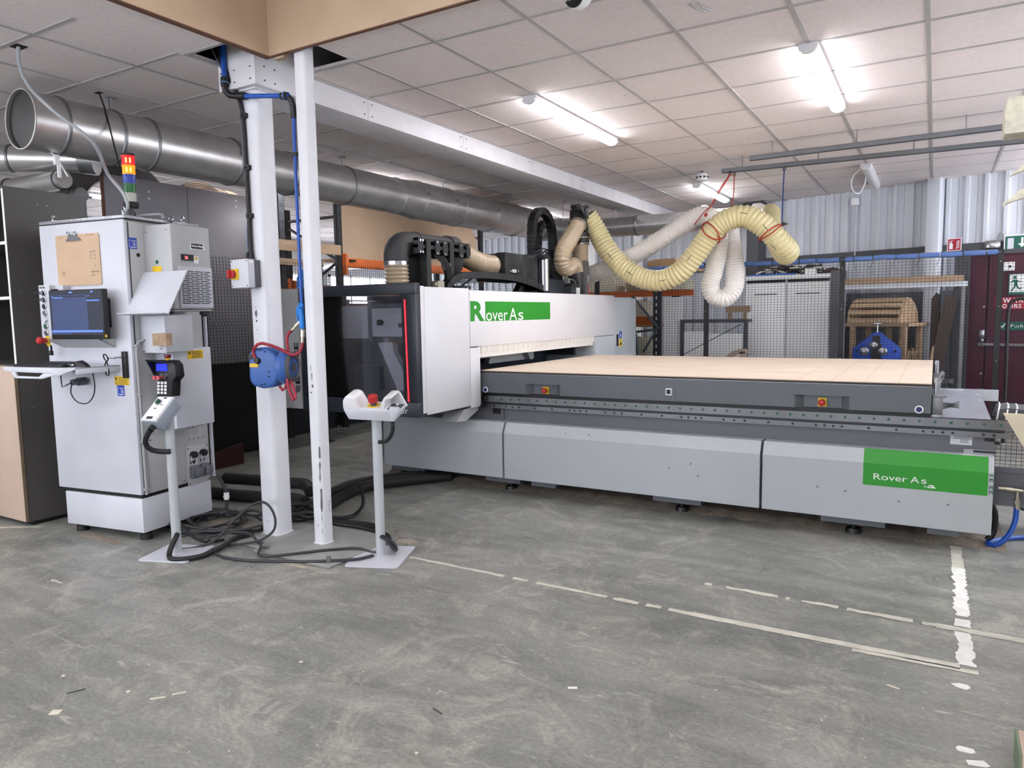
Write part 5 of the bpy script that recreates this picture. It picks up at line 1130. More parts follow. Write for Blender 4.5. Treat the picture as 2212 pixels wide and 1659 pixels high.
for (x, z) in ((.02, 1.945), (.19, 1.955)): b.cyl((x, AY0, z), (x, AY0-.003, z), .005, n=10)
cb(b, 'screw', M_steel, AC)
decal('green_sticker', cf(.10, AY0-.001, 1.76), [(.013*math.cos(k*.5), .013*math.sin(k*.5)) for k in range(12)], M_gdark, AC); decal('yellow_sticker', cf(.06, AY0-.001, 1.70), rect(0, .075, 0, .035), M_yel, AC)
info(cs(.001, .028, 1.84), BD)
b = MB(); b.cyl((.0, .095, 1.805), (.004, .095, 1.805), .012); b.cyl((0, .03, .0), (0, .03, .001), .001); cb(b, 'side_plug', M_black, BD)
# document tray
b = MB(); TMx = None
b.prism([(.130, 1.700), (.136, 1.700), (-.022, 1.436), (-.030, 1.438)], 'x', .0, .355); b.prism([(-.030, 1.438), (-.024, 1.432), (-.075, 1.440), (-.075, 1.446)], 'x', -.01, .365); b.prism([(.132, 1.70), (-.03, 1.438), (-.075, 1.444), (-.03, 1.432), (.138, 1.698)], 'x', .352, .358); cb(b, 'document_tray', M_cab)
# lower side boxes
b = MB(); b.box(.0, .20, .085, .30, 1.20, 1.43); b.box(.0, .205, .078, .085, 1.196, 1.43); LB = cb(b, 'terminal_box', M_cab, EC, bevel=.003)
b = MB()
for (x, z) in ((.02, 1.205), (.165, 1.225)): b.cyl((x, .078, z), (x, .074, z), .006, n=10)
cb(b, 'screw', M_steel, LB)
b = MB(); b.box(.0, .155, .17, .485, .705, 1.215); BX = cb(b, 'side_box', M_cab, EC, bevel=.004)
warn_M = cs(.1565, .285, 1.145)
decal('warning_label', warn_M, rect(0, .13, 0, .055), M_yel, BX)
b = MB(); b.prism([(.006, .032), (.026, .032), (.016, .052)], 'z', .0008, .0014)
for k in range(6): b.prism(rect(.035, .125 if k % 2 == 0 else .11, .005+.008*k, .0085+.008*k), 'z', .0008, .0014)
b.build('label_print', M_brown, BX, M=warn_M, smooth=0)
b = MB()
for (y, z, w, h) in ((.395, .60, .055, .10), (.475, .60, .055, .10)): b.box(.0, .004, y, y+w, z-.02, z+h-.02)
b.box(0, .005, .372, .56, .275, .545); b.box(0, .003, .07, .36, .30, .66); cb(b, 'cover_plate', M_cabs, BD, bevel=.002)
b = MB()
for (y, z) in ((.405, .67), (.44, .67), (.405, .59), (.44, .59), (.485, .67), (.52, .67), (.485, .59), (.52, .59)): b.cyl((.004, y, z), (.006, y, z), .004, n=8)
for (y, z) in ((.385, .53), (.55, .53), (.385, .29), (.55, .29), (.09, .64), (.34, .32)): b.cyl((.004, y, z), (.008, y, z), .005, n=8)
cb(b, 'plate_screw', M_rail, BD)
for y in (.42, .505):
    b = MB(); b.box(.005, .012, y-.02, y+.02, .425, .445); b.lathe([(.022, 0), (.024, .02), (.02, .034)], (.005, y, .485), (1, 0, 0)); s_ = cb(b, 'port_cap', M_black, EC)
    b = MB(); b.cable([(.02, y-.022, .48), (.022, y-.026, .44), (.02, y-.01, .415), (.02, y+.012, .42), (.02, y+.02, .45), (.02, y+.014, .475)], .003, 6); b.box(.005, .012, y-.018, y+.02, .425, .46); cb(b, 'cap_strap', M_cab, s_)
    b = MB(); b.box(.005, .04, y-.032, y+.03, .325, .408); s2 = cb(b, 'socket_box', M_bgrey, EC, bevel=.004)
    b = MB(); b.box(.04, .06, y-.02, y+.034, .335, .395); cb(b, 'socket_lid', M_bgrey, s2, bevel=.005)
b = MB(); b.cable([(.03, .07, 1.28), (.012, .05, 1.27), (.010, .03, 1.24), (.010, .028, 1.1), (.010, .03, .8), (.010, .032, .5), (.010, .034, .30)], .008, 7); b.cable([(.012, .04, .66), (.02, .10, .70), (.03, .14, .70)], .004, 6)
for z in (1.245, .94, .64, .335): b.box(.004, .022, .018, .045, z-.006, z+.006)
cb(b, 'conduit', M_cabs, BD)
b = MB(); b.cable([(.10, .20, 1.45), (.09, .16, 1.42), (.05, .16, 1.38), (.02, .2, 1.36)], .010, 7); cb(b, 'drain_hose', M_bgrey, EC); b = MB(); b.cable([(.12, .22, 1.45), (.11, .17, 1.41), (.06, .17, 1.37), (.02, .2, 1.34)], .010, 7); cb(b, 'drain_hose', M_bgrey, EC); b = MB(); b.cyl((.205, .40, 1.45), (.205, .40, 1.43), .03); cb(b, 'rubber_mount', M_rub, EC)
b = MB(); b.box(.15, .168, .5, .51, 1.40, 1.41); cb(b, 'bolt', M_steel, EC)
WB = thing('wood_block', 'small plain wooden block hung on the cabinet side under the document tray', 'block', cw(.21, .055, 1.243), CA)
b = MB(); b.box(.150, .262, .028, .076, 1.243, 1.318); cb(b, 'block', M_tim, WB, bevel=.002)
b = MB(); b.cable([(.17, .05, 1.318), (.18, .06, 1.322), (.20, .05, 1.318)], .003, 6); cb(b, 'staple', M_white, WB)
# hand pendant with blue display, hung in front of the side box
PD = thing('hand_pendant', 'black handheld pendant with a blue display and white keys', 'pendant', cw(.17, .10, .93), CA)
b = MB(); b.prism([(.085, 1.150), (.235, 1.150), (.262, 1.125), (.270, 1.05), (.235, 1.02), (.222, .925), (.100, .920), (.108, 1.03), (.095, 1.06)], 'y', .08, .15); cb(b, 'case', M_black, PD, bevel=.006)
b = MB(); b.prism([(.02, 1.158), (.09, 1.15), (.09, 1.135), (.03, 1.145)], 'x', .085, .235); b.prism([(.03, 1.15), (.085, 1.15), (.085, 1.05)], 'x', .082, .092); cb(b, 'hood', M_black, PD)
b = MB(); b.box(.112, .200, .077, .080, 1.085, 1.128); cb(b, 'display', M_lcd, PD)
b = MB()
for j in range(4):
    for i in range(3): b.box(.114+.029*i-.002*j, .134+.029*i-.002*j, .075, .080, .945+.021*(3-j)-.005, .961+.021*(3-j)-.005)
cb(b, 'key_pad', M_white, PD, bevel=.002)
for x in (.128, .160):
    b = MB(); b.lathe([(.008, 0), (.008, .03), (.013, .032), (.013, .04)], (x, .08, 1.045), (0, -1, 0), 14); cb(b, 'push_button', mat('pink red plastic', (214, 84, 92), .4) if x == .128 else bpy.data.materials['pink red plastic'], PD)
b = MB(); b.torus((.150, .079, 1.062), (0, 1, 0), .009, .003, 14, 6); b.torus((.185, .079, 1.058), (0, 1, 0), .010, .003, 14, 6); b.cyl((.185, .08, 1.045), (.185, .07, 1.045), .011); cb(b, 'selector', M_steel, PD)
b = MB(); b.cyl((.178, .11, 1.148), (.178, .11, 1.163), .014); cb(b, 'stop_collar', M_yel, PD)
b = MB(); b.lathe([(.012, 0), (.020, .012), (.019, .026)], (.178, .11, 1.160), (0, 0, 1)); cb(b, 'stop_button', mat('dark red plastic', (120, 26, 34), .4), PD)
b = MB(); b.box(.10, .2, .15, .172, .96, 1.02); cb(b, 'hanger', M_black, PD)
# grey cable hanging from the ceiling to the cabinet roof
t = thing('cable', 'pale grey cable swooping from the ceiling over the duct end down to the cabinet roof', 'cable', cw(-.2, .2, 2.05))
b = MB(); b.cable([(-4.49, 2.24, 2.95), (-4.50, 2.24, 2.86), (-4.46, 2.26, 2.73), (-4.36, 2.32, 2.60), (-4.2, 2.45, 2.42), cw(-.09, .0, 2.28), cw(-.02, .03, 2.18), cw(-.005, .05, 2.10), cw(-.05, .06, 2.06), cw(-.12, .10, 2.052), cw(-.22, .20, 2.06), cw(-.2, .34, 2.09), cw(-.08, .36, 2.09), cw(.0, .3, 2.06)], .010, 9); b.build('sheath', mat('pale grey pvc', (168, 172, 176), .4), t)
b = MB(); b.box(-4.53, -4.45, 2.21, 2.27, 2.937, 2.941); b.build('ceiling_hole', M_void, t)
t = thing('cable', 'thin dark cable dropping from the ceiling behind the pale cable to the cabinet roof', 'cable', cw(-.04, .1, 2.05))
b = MB(); b.cable([(-4.946, 2.95, 2.945), (-4.90, 2.95, 2.86), (-4.80, 2.92, 2.70), (-4.60, 2.85, 2.40), cw(-.05, .14, 2.045)], .005, 6); b.build('sheath', M_cable2, t)
b = MB(); b.box(-4.97, -4.92, 2.935, 2.965, 2.936, 2.941); b.build('ceiling_hole', M_void, t)
# ================================================================ dark storage cabinet at the far left
SC = thing('storage_cabinet', 'dark brown grey storage cabinet with open shelves above pale board doors, at the far left', 'cabinet', (-5.7, 2.75, 0))
X0, X1, Y0, Y1 = -6.25, -5.33, 2.49, 3.02
b = MB(); b.box(X1-.018, X1, Y0, Y1, .03, 2.28); b.build('side_panel', M_shelfs, SC); b = MB(); b.box(X0, X0+.018, Y0, Y1, .03, 2.28); b.build('side_panel', M_shelfs, SC)
b = MB(); b.box(X0, X1-.018, Y1-.01, Y1, .03, 2.28); b.build('back_panel', M_shelfs, SC)
b = MB(); b.box(X0, X1, Y0, Y1, 2.28, 2.298); b.build('top_panel', M_shelfs, SC); b = MB(); b.box(X0+.02, X1-.02, Y0+.03, Y1, .0, .03); b.build('plinth', M_black, SC)
for z in (1.095, 1.555, 1.92):
    b = MB(); b.box(X0+.018, X1-.018, Y0+.004, Y1-.01, z, z+.018); b.build('shelf', M_shelfs, SC)
b = MB(); b.box(X1-.020, X1+.001, Y0-.003, Y0, 1.11, 2.28)
for z in (1.555, 1.92): b.box(X0+.018, X1-.018, Y0-.001, Y0+.004, z-.001, z+.019)
b.build('edging', M_white, SC)
for a, c in ((X0+.01, -5.80), (-5.795, X1+.002)):
    b = MB(); b.box(a, c, Y0-.024, Y0-.004, .035, 1.105); b.build('door', M_doorb, SC, bevel=.001)
b = MB(); b.box(X1-.001, X1+.0035, Y0-.024, Y0-.004, .035, 1.105); b.build('door_edge', mat('board edge', (122, 106, 86), .8), SC)
b = MB()
for (y, z) in ((2.55, 1.60), (2.57, .82), (2.70, 2.20), (2.76, 2.20)): b.cyl((X1, y, z), (X1+.0012, y, z), .006, n=8)
b.build('screw_cap', M_galvd, SC)
b = MB(); b.cyl((X1, 2.80, .86), (X1+.03, 2.80, .86), .010); b.tube([(X1+.03, 2.80, .86), (X1+.04, 2.77, .82)], .006, 6); b.build('lock', M_steel, SC)
b = MB(); b.lathe([(.02, 0), (.025, .01), (.012, .025)], (-5.80, 2.44, 0), (0, 0, 1), 10); obj('foam_scrap', 'tiny yellow scrap on the floor under the pale door', 'scrap', b, M_hy)

# ================================================================ columns on a bolted floor plate
FPz = .014
t = thing('floor_plate', 'bolted steel floor plate under the two white columns', 'plate', (-3.25, 3.14, 0))
b = MB(); b.prism([(-3.50, 2.845), (-2.875, 2.842), (-2.872, 3.44), (-3.50, 3.44)], 'z', .001, FPz); b.build('plate', M_conc, t, bevel=.002)
b = MB(); b.prism([(-3.82, 2.90), (-3.504, 2.90), (-3.504, 3.40), (-3.82, 3.40)], 'z', .001, FPz); b.build('plate', M_conc, t, bevel=.002)
for (x, y, tall) in ((-3.45, 2.90, 0), (-2.93, 2.895, 1), (-2.92, 3.39, 0), (-3.45, 3.39, 0), (-3.56, 2.95, 0), (-3.75, 2.95, 0)):
    b = MB(); b.cyl((x, y, FPz), (x, y, FPz+.014), .016, n=6); b.cyl((x, y, FPz), (x, y, FPz+.004), .022, n=16)
    if tall: b.cyl((x, y, FPz+.014), (x, y, FPz+.026), .016, n=6); b.cyl((x, y, FPz+.026), (x, y, FPz+.036), .010, n=10)
    b.build('anchor_bolt', M_galvd, t)
def column(label, x0, x1, y0, y1, h, r, chips):
    t = thing('steel_column', label, 'column', ((x0+x1)/2, (y0+y1)/2, FPz), 0, None, 'thing')
    poly = []
    for (cx, cy, a0) in ((x1-r, y0+r, -90), (x1-r, y1-r, 0), (x0+r, y1-r, 90), (x0+r, y0+r, 180)):
        for k in range(6): a = R(a0+18*k); poly.append((cx+r*math.cos(a), cy+r*math.sin(a)))
    b = MB(); b.prism(poly, 'z', FPz, h); b.build('shaft', M_colw, t)
    b = MB(); b.prism([(x+(x-(x0+x1)/2)*.10+random.uniform(-.006, .006), y+(y-(y0+y1)/2)*.10+random.uniform(-.006, .006)) for x, y in poly], 'z', FPz, FPz+.003); b.build('paint_skirt', M_white, t)
    for (f, u, z, w, hh) in chips:
        b = MB()
        pts = [(u+w*math.cos(k*.63)*random.uniform(.6, 1.1), z+hh*math.sin(k*.63)*random.uniform(.6, 1.1)) for k in range(10)]
        if f == 'f': b.prism(pts, 'y', y0-.0008, y0+.001)
        else: b.prism(pts, 'x', x1-.001, x1+.0008)
        b.build('paint_chip', M_rail, t, smooth=0)
    return t
C1 = column('thicker left white column with a rotary switch and a blue hose reel', -3.725, -3.578, 3.10, 3.24, 2.80, .028, [('f', -3.672, 1.43, .010, .028), ('f', -3.670, 1.385, .009, .007), ('f', -3.673, 1.47, .004, .004), ('f', -3.667, 1.33, .003, .006), ('f', -3.66, 1.30, .002, .004), ('f', -3.675, 1.27, .002, .004), ('f', -3.655, 1.43, .002, .006), ('f', -3.66, .10, .003, .006)])
b = MB(); b.prism([(-3.74, 3.085), (-3.565, 3.085), (-3.565, 3.25), (-3.74, 3.25)], 'z', 2.775, 2.785); b.build('cap_plate', M_board, C1)
C2 = column('thinner right white column with chipped paint on its corner', -3.272, -3.183, 3.112, 3.204, 3.1, .024, [('f', -3.225, 1.05, .004, .03), ('f', -3.222, .99, .008, .012), ('f', -3.235, .95, .010, .004), ('f', -3.23, 1.1, .002, .02), ('f', -3.225, .13, .003, .008)] + [('s', 3.16+.006*k, .50+.0*k, .001, .001) for k in range(1)])
b = MB()
for z0, z1 in ((.40, .62), (.06, .36)):
    b.tube([(-3.1915-.007+.0006*k, 3.1195, z0+(z1-z0)*k/8) for k in range(9)], .006, 6, rad=[random.uniform(.003, .008) for _ in range(9)])
for k in range(5): b.box(-3.1832, -3.1825, 3.165-.002*k, 3.178+.001*k, .205+.016*k, .208+.016*k)
b.build('scuff_mark', M_galvd, C2, smooth=0)
# cables and conduit down the left column
t = thing('conduit', 'black conduit clipped down the front of the thicker white column to the rotary switch', 'conduit', (-3.675, 3.08, 1.77))
b = MB(); b.cable([(-3.80, 3.0, 3.1), (-3.77, 3.04, 2.92), (-3.715, 3.075, 2.76), (-3.69, 3.085, 2.66), (-3.678, 3.085, 2.4), (-3.672, 3.083, 2.0), (-3.668, 3.082, 1.80)], .013, 10); b.build('sheath', M_cable2, t)
b = MB(); b.cyl((-3.668, 3.082, 1.75), (-3.668, 3.082, 1.81), .019, .014, 14); b.build('gland', M_rub, t)
for x, z in ((-3.679, 2.63), (-3.672, 2.32), (-3.671, 2.03)):
    b = MB(); b.box(x-.02, x+.024, 3.075, 3.10, z-.014, z+.014); b.cyl((x, 3.068, z), (x, 3.076, z), .008, n=10); b.build('clip', M_black, t)
t = thing('cable', 'thin grey cable beside the black conduit on the thicker white column', 'cable', (-3.705, 3.085, 1.77))
b = MB(); b.cable([(-3.86, 2.99, 3.1), (-3.80, 3.03, 2.93), (-3.74, 3.07, 2.80), (-3.712, 3.09, 2.70), (-3.704, 3.092, 2.4), (-3.69, 3.092, 2.03), (-3.70, 3.088, 1.95), (-3.705, 3.085, 1.80)], .006, 8); b.build('sheath', mat('grey blue pvc', (110, 120, 136), .5), t)
b = MB(); b.cyl((-3.705, 3.085, 1.75), (-3.705, 3.085, 1.81), .012, .009, 12); b.build('gland', M_rub, t)
# rotary isolator
t = thing('rotary_switch', 'grey switch box with a red and yellow rotary handle on the thicker white column', 'switch', (-3.66, 3.05, 1.585))
b = MB(); b.box(-3.765, -3.605, 3.0, 3.05, 1.588, 1.762); b.build('front_case', M_cab, t, bevel=.005); b = MB(); b.box(-3.755, -3.612, 3.05, 3.10, 1.594, 1.757); b.build('rear_case', M_rail, t, bevel=.003)
b = MB(); b.ob((-3.722, 2.996, 1.672), (.062, .010, .066)); b.torus((-3.722, 2.992, 1.672), (0, 1, 0), .024, .006, 22, 6); b.build('yellow_plate', M_yel, t, bevel=.002)
b = MB(); b.lathe([(.026, 0), (.026, .022), (.020, .028)], (-3.725, 2.99, 1.672), (0, -1, 0), 22); b.ob((-3.727, 2.955, 1.672), (.016, .018, .05)); b.build('red_handle', M_red, t)
b = MB()
for x in (-3.752, -3.618):
    for z in (1.600, 1.750): b.cyl((x, 3.0, z), (x, 2.998, z), .004, n=8)
b.build('case_screw', M_black, t); b = MB(); b.box(-3.6045, -3.6035, 3.01, 3.035, 1.74, 1.75); b.build('label', M_white, t)
# blue air pipe
t = thing('air_pipe', 'bright blue compressed air pipe with black elbows between the white columns', 'pipe', (-3.3, 3.08, 1.4))
b = MB(); b.cyl((-3.765, 3.03, 3.15), (-3.765, 3.03, 2.82), .016, n=14); b.cyl((-3.70, 3.07, 2.745), (-3.30, 3.10, 2.69), .014, n=14); b.cable([(-3.300, 3.13, 2.64), (-3.299, 3.125, 2.2), (-3.297, 3.125, 1.46)], .010, 12); b.build('tube', M_bluep, t)
b = MB(); b.cable([(-3.765, 3.03, 2.84), (-3.765, 3.03, 2.78), (-3.75, 3.045, 2.755), (-3.69, 3.07, 2.745)], .019, 12); b.lathe([(.024, 0), (.024, .05)], (-3.765, 3.03, 2.805), (0, 0, 1), 16); b.lathe([(.022, 0), (.022, .06)], (-3.70, 3.07, 2.745), (1, .06, -.1), 16); b.build('elbow', M_black, t)
b = MB(); b.lathe([(.021, 0), (.021, .05)], (-3.355, 3.096, 2.695), (1, .06, -.1), 16); b.cable([(-3.32, 3.10, 2.69), (-3.305, 3.105, 2.685), (-3.30, 3.12, 2.665), (-3.300, 3.13, 2.60)], .018, 12); b.lathe([(.017, 0), (.017, .05)], (-3.300, 3.13, 2.57), (0, 0, 1), 14); b.build('elbow', M_black, t)
b = MB(); b.torus((-3.765, 3.03, 2.825), (0, 0, 1), .024, .004, 18, 6); b.torus((-3.33, 3.097, 2.694), (1, .06, -.1), .021, .004, 18, 6); b.build('blue_ring', M_foam, t)
for z in (2.36,): b = MB(); b.box(-3.315, -3.272, 3.113, 3.14, z-.012, z+.012); b.build('clip', M_black, t)
# hose reel
t = thing('hose_reel', 'blue air hose reel with a red hose on the thicker white column', 'hose reel', (-3.5, 3.06, .98))
RM = Matrix.Translation((-3.53, 3.045, 1.10)) @ Matrix.Rotation(R(20), 4, 'Z')
prof = [(-.085, -.075), (-.06, -.11), (.0, -.125), (.075, -.115), (.11, -.06), (.12, .01), (.10, .08), (.04, .125), (-.04, .125), (-.085, .09)]
b = MB(); b.prism(prof, 'y', -.075, .055, RM); hs = b.build('housing', M_blue, t, bevel=.022, seg=3)
b = MB(); b.lathe([(.10, -.01), (.104, .02), (.085, .05), (.02, .06)], RM @ Vector((.115, 0, 0)), (RM.to_3x3() @ Vector((1, 0, 0))), 26); b.build('drum_side', M_blue, t)
b = MB(); c_ = RM @ Vector((.165, -.0, 0)); A_ = RM.to_3x3() @ Vector((1, 0, 0)); b.torus(c_, A_, .075, .016, 26, 8); b.lathe([(.03, 0), (.03, .012)], c_, A_, 16)
for k in range(6):
    a = k*math.pi/3; d = RM.to_3x3() @ Vector((0, math.cos(a), math.sin(a))); b.cyl(c_+d*.02, c_+d*.075, .007, n=6)
b.build('spool', M_rail, t)
b = MB(); b.box(-.075, -.035, -.080, -.07, .055, .085, RM); b.lathe([(.022, 0), (.016, .025)], RM @ Vector((-.02, -.07, .045)), (RM.to_3x3() @ Vector((0, -1, .2))), 14); b.build('hose_outlet', M_black, t)
b = MB(); b.ob(RM @ Vector((-.045, -.078, .018)), (.055, .003, .022), RM.to_3x3().to_4x4()); b.build('yellow_label', M_yel, t)
b = MB()
for (x, z) in ((.03, .10), (.05, -.02), (.05, -.05), (-.0, -.10), (.02, -.095), (.0, .11)): b.ob(RM @ Vector((x, -.078, z)), (.008, .006, .008))
b.build('housing_bolt', M_navy, t)
b = MB(); b.box(-3.60, -3.50, 3.075, 3.11, 1.04, 1.17); b.build('mounting_bracket', M_rail, t)
b = MB(); b.cable([RM @ Vector((-.02, -.085, .045)), (-3.545, 2.955, 1.20), (-3.50, 2.965, 1.25), (-3.45, 3.0, 1.24), (-3.39, 3.05, 1.205), (-3.35, 3.07, 1.18), (-3.32, 3.09, 1.18), (-3.302, 3.11, 1.21), (-3.30, 3.12, 1.25)], .0095, 9)
b.cable([(-3.36, 3.10, 1.325), (-3.39, 3.10, 1.31), (-3.40, 3.09, 1.27), (-3.38, 3.08, 1.18), (-3.37, 3.05, 1.06), (-3.345, 3.04, .97), (-3.315, 3.04, .915), (-3.30, 3.04, .90), (-3.305, 3.05, .93), (-3.335, 3.06, .99), (-3.36, 3.07, 1.02)], .0095, 9)
b.cable([(-3.39, 3.06, 1.01), (-3.38, 3.05, .985), (-3.395, 3.045, .965), (-3.42, 3.045, .97), (-3.43, 3.045, .985)], .0085, 8); b.build('red_hose', M_hred, t)
b = MB(); b.cyl((-3.30, 3.12, 1.25), (-3.298, 3.122, 1.29), .010); b.cyl((-3.298, 3.122, 1.285), (-3.297, 3.125, 1.33), .014, n=8); b.cyl((-3.36, 3.10, 1.325), (-3.315, 3.12, 1.37), .009, n=8); b.cyl((-3.34, 3.11, 1.347), (-3.31, 3.122, 1.374), .013, n=8); b.build('coupling', M_brass, t)
t = thing('air_gun', 'bright blue air blow gun hooked beside the thinner white column', 'air gun', (-3.3, 3.125, 1.33))
b = MB(); b.cable([(-3.297, 3.12, 1.335), (-3.297, 3.12, 1.40), (-3.30, 3.118, 1.45), (-3.29, 3.115, 1.475), (-3.28, 3.10, 1.478)], .016, 10); b.box(-3.325, -3.295, 3.105, 3.13, 1.415, 1.465); b.tube([(-3.317, 3.115, 1.45), (-3.33, 3.115, 1.40), (-3.32, 3.115, 1.37)], .005, 6); b.build('body', M_cyan, t, bevel=.002)
b = MB(); b.cyl((-3.297, 3.12, 1.335), (-3.297, 3.12, 1.325), .012); b.build('connector', M_galvd, t)

# ================================================================ pedestals
def pedestal_foot(t, x, y, ang, hw, hd, h, r, hole_z):
    Mx = Matrix.Translation((x, y, 0)) @ Matrix.Rotation(ang, 4, 'Z')
    b = MB(); rr = .018; poly = []
    for (cx, cy, a0) in ((hw-rr, -hd+rr, -90), (hw-rr, hd-rr, 0), (-hw+rr, hd-rr, 90), (-hw+rr, -hd+rr, 180)):
        for k in range(4): a = R(a0+30*k); poly.append((cx+rr*math.cos(a), cy+rr*math.sin(a)))
    b.prism(poly, 'z', .002, .010, Mx); b.build('base_plate', M_cab, t)
    b = MB(); b.cyl((x, y, .010), (x, y, h), r, n=28); b.build('pole', M_mgrey, t)
    b = MB(); b.torus((x, y, .011), (0, 0, 1), r+.002, .004, 26, 6); b.build('weld', M_cab, t)
P1 = thing('control_pedestal', 'grey pedestal with a cradle head and red stop button, right of the columns', 'pedestal', (-2.745, 3.13, 0))
pedestal_foot(P1, -2.745, 3.13, R(22), .155, .185, .84, .0275, .1)
HX = Matrix.Translation((-2.715, 3.09, .885)) @ Matrix.Rotation(R(16), 4, 'Z') @ Matrix.Rotation(R(14), 4, 'X') @ Matrix.Rotation(R(2), 4, 'Y')
def hb(mb, name, m_, par=P1, **k): return mb.build(name, m_, par, M=HX, **k)
b = MB(); b.prism([(-.145, -.055), (.13, -.055), (.165, .0), (.165, .012), (-.17, .012), (-.17, 0)], 'y', -.055, .075); hb(b, 'head_base', M_cab, bevel=.006)
b = MB(); b.prism([(-.075, .01), (.055, .01), (.055, .018), (-.075, .018)], 'y', -.05, .05); hb(b, 'top_plate', M_mwhite)
b = MB(); b.prism([(-.175, .0), (-.055, .0), (-.065, .02), (-.095, .08), (-.12, .09), (-.15, .085), (-.172, .055)], 'y', -.055, .065); hb(b, 'left_cradle', M_mwhite, bevel=.014, seg=3)
b = MB(); b.prism([(.05, .0), (.068, .06), (.085, .088), (.118, .092), (.132, .085), (.11, .078), (.092, .072), (.082, .02), (.10, .0)], 'y', -.055, .06); b.prism([(.05, .0), (.068, .06), (.085, .088), (.118, .092), (.134, .085), (.175, .0)], 'y', .048, .062); hb(b, 'right_cradle', M_mwhite, bevel=.004)
b = MB(); b.box(.085, .16, -.04, .045, -.002, .014); hb(b, 'cradle_hollow', M_rail)
b = MB(); b.prism([(.11, -.05), (.165, .0), (.165, .03), (.11, .03)], 'y', -.056, -.035); b.cyl((.12, -.056, .015), (.12, -.058, .015), .005, n=8); b.cyl((.155, -.03, .045), (.155, -.045, .045), .006, n=8); hb(b, 'switch_box', M_cab, bevel=.003)
b = MB(); b.cyl((-.005, -.005, .017), (-.005, -.005, .020), .036, n=26); hb(b, 'yellow_ring', M_yel)
b = MB(); b.lathe([(.018, 0), (.018, .022)], (-.005, -.005, .02), (0, 0, 1), 20); hb(b, 'button_neck', M_rail)
b = MB(); b.lathe([(.026, .0), (.028, .006), (.028, .034), (.022, .040)], (-.005, -.005, .040), (0, 0, 1), 24); hb(b, 'stop_button', M_red)
b = MB(); b.cable([HX @ Vector((.10, .0, -.05)), (-2.60, 3.10, .80), (-2.605, 3.10, .755), (-2.655, 3.11, .70), (-2.72, 3.12, .685)], .012, 10); b.build('cable_stub', M_cable2, P1)
P2 = thing('control_pedestal', 'grey pedestal with a tilted box and green selector beside the electrical cabinet', 'pedestal', (-3.87, 2.585, 0))
pedestal_foot(P2, -3.875, 2.60, R(20), .155, .15, .86, .027, .1)
BXm = Matrix.Translation((-3.87, 2.535, .885)) @ Matrix.Rotation(R(8), 4, 'Z') @ Matrix.Rotation(R(42), 4, 'X')
def pb(mb, name, m_, par=P2, **k): return mb.build(name, m_, par, M=BXm, **k)
b = MB(); b.box(-.055, .06, -.095, .085, -.075, .0); pb(b, 'box', M_boxg, bevel=.004)
b = MB(); b.box(-.058, .063, -.098, .088, .0, .014); pb(b, 'lid', M_cab, bevel=.003)
b = MB(); b.box(-.05, .055, -.085, .08, .014, .016); fp_ = pb(b, 'front_label', M_white)
b = MB(); b.lathe([(.019, 0), (.019, .006), (.014, .008)], (-.012, .035, .016), (0, 0, 1), 22); pb(b, 'selector_ring', M_steel); b = MB(); b.ob((-.012, .035, .03), (.010, .030, .014)); pb(b, 'green_selector', M_gdark)
b = MB(); b.box(-.02, .025, -.085, -.068, .016, .0175); b.box(.0, .02, .068, .078, .016, .017); b.box(-.02, .0, -.01, -.004, .016, .0168); b.box(.01, .03, .02, .024, .016, .0168); pb(b, 'label_print', M_black, fp_)
b = MB(); b.cyl((-.0, -.095, -.04), (-.0, -.125, -.04), .018, n=14); pb(b, 'gland', M_rub)
b = MB(); b.cable([BXm @ Vector((0, -.12, -.04)), (-3.90, 2.47, .735), (-3.93, 2.48, .68), (-3.92, 2.51, .645), (-3.875, 2.56, .63), (-3.855, 2.585, .63)], .0155, 10); b.build('cable_stub', M_cable2, P2)

# ================================================================ cables on the floor
def floor_cable(name, label, pts, r, m_, cat='cable', step=.02, n=8, grp=None):
    b = MB(); b.cable([(x, y, z if z > 0 else r+.001) for x, y, z in pts], r, n, step); return obj(name, label, cat, b, m_, grp)
def coil(cx, cy, rx, ry, turns, r, jit, z0, ph=0.0):
    P = []
    for i in range(int(turns*14)+1):
        a = ph+2*math.pi*i/14; k = 1+random.uniform(-jit, jit)
        P.append((cx+rx*k*math.cos(a)+random.uniform(-.01, .01), cy+ry*k*math.sin(a), z0+.006*(i % 5)+.010*math.floor(i/14)))
    return P
random.seed(11)
P = [(-4.13, 2.87, 0), (-4.18, 2.82, 0)] + coil(-4.22, 3.06, .24, .22, 5, .008, .10, .009, 3.6) + [(-4.0, 2.88, .02), (-3.9, 2.84, .03), (-3.85, 2.80, .03)]
floor_cable('cable_coil', 'loose coil of grey cable lying between the electrical cabinet and the thicker white column', P, .008, M_cable)
P = coil(-4.05, 3.12, .30, .20, 3, .008, .12, .02, 1.2)
floor_cable('cable_coil', 'second wider coil of grey cable tangled beside the thicker white column', P, .0085, M_cable)
floor_cable('cable', 'dark cable running from the pole of the left pedestal down to the floor coil', [(-3.885, 2.63, .60), (-3.93, 2.64, .5), (-4.0, 2.66, .33), (-4.01, 2.68, .22), (-3.97, 2.72, .12), (-3.91, 2.75, .05), (-3.86, 2.80, .02), (-3.84, 2.9, 0)], .009, M_cable2)
floor_cable('conduit', 'thick black conduit bending out of the foot of the left pedestal', [(-3.85, 2.59, .13), (-3.84, 2.575, .12), (-3.845, 2.54, .06), (-3.82, 2.51, .024), (-3.76, 2.50, 0), (-3.70, 2.55, 0), (-3.66, 2.62, .02), (-3.68, 2.70, .02), (-3.70, 2.78, .02), (-3.74, 2.90, .03), (-3.72, 3.03, .03)], .0155, M_cable2, 'conduit')
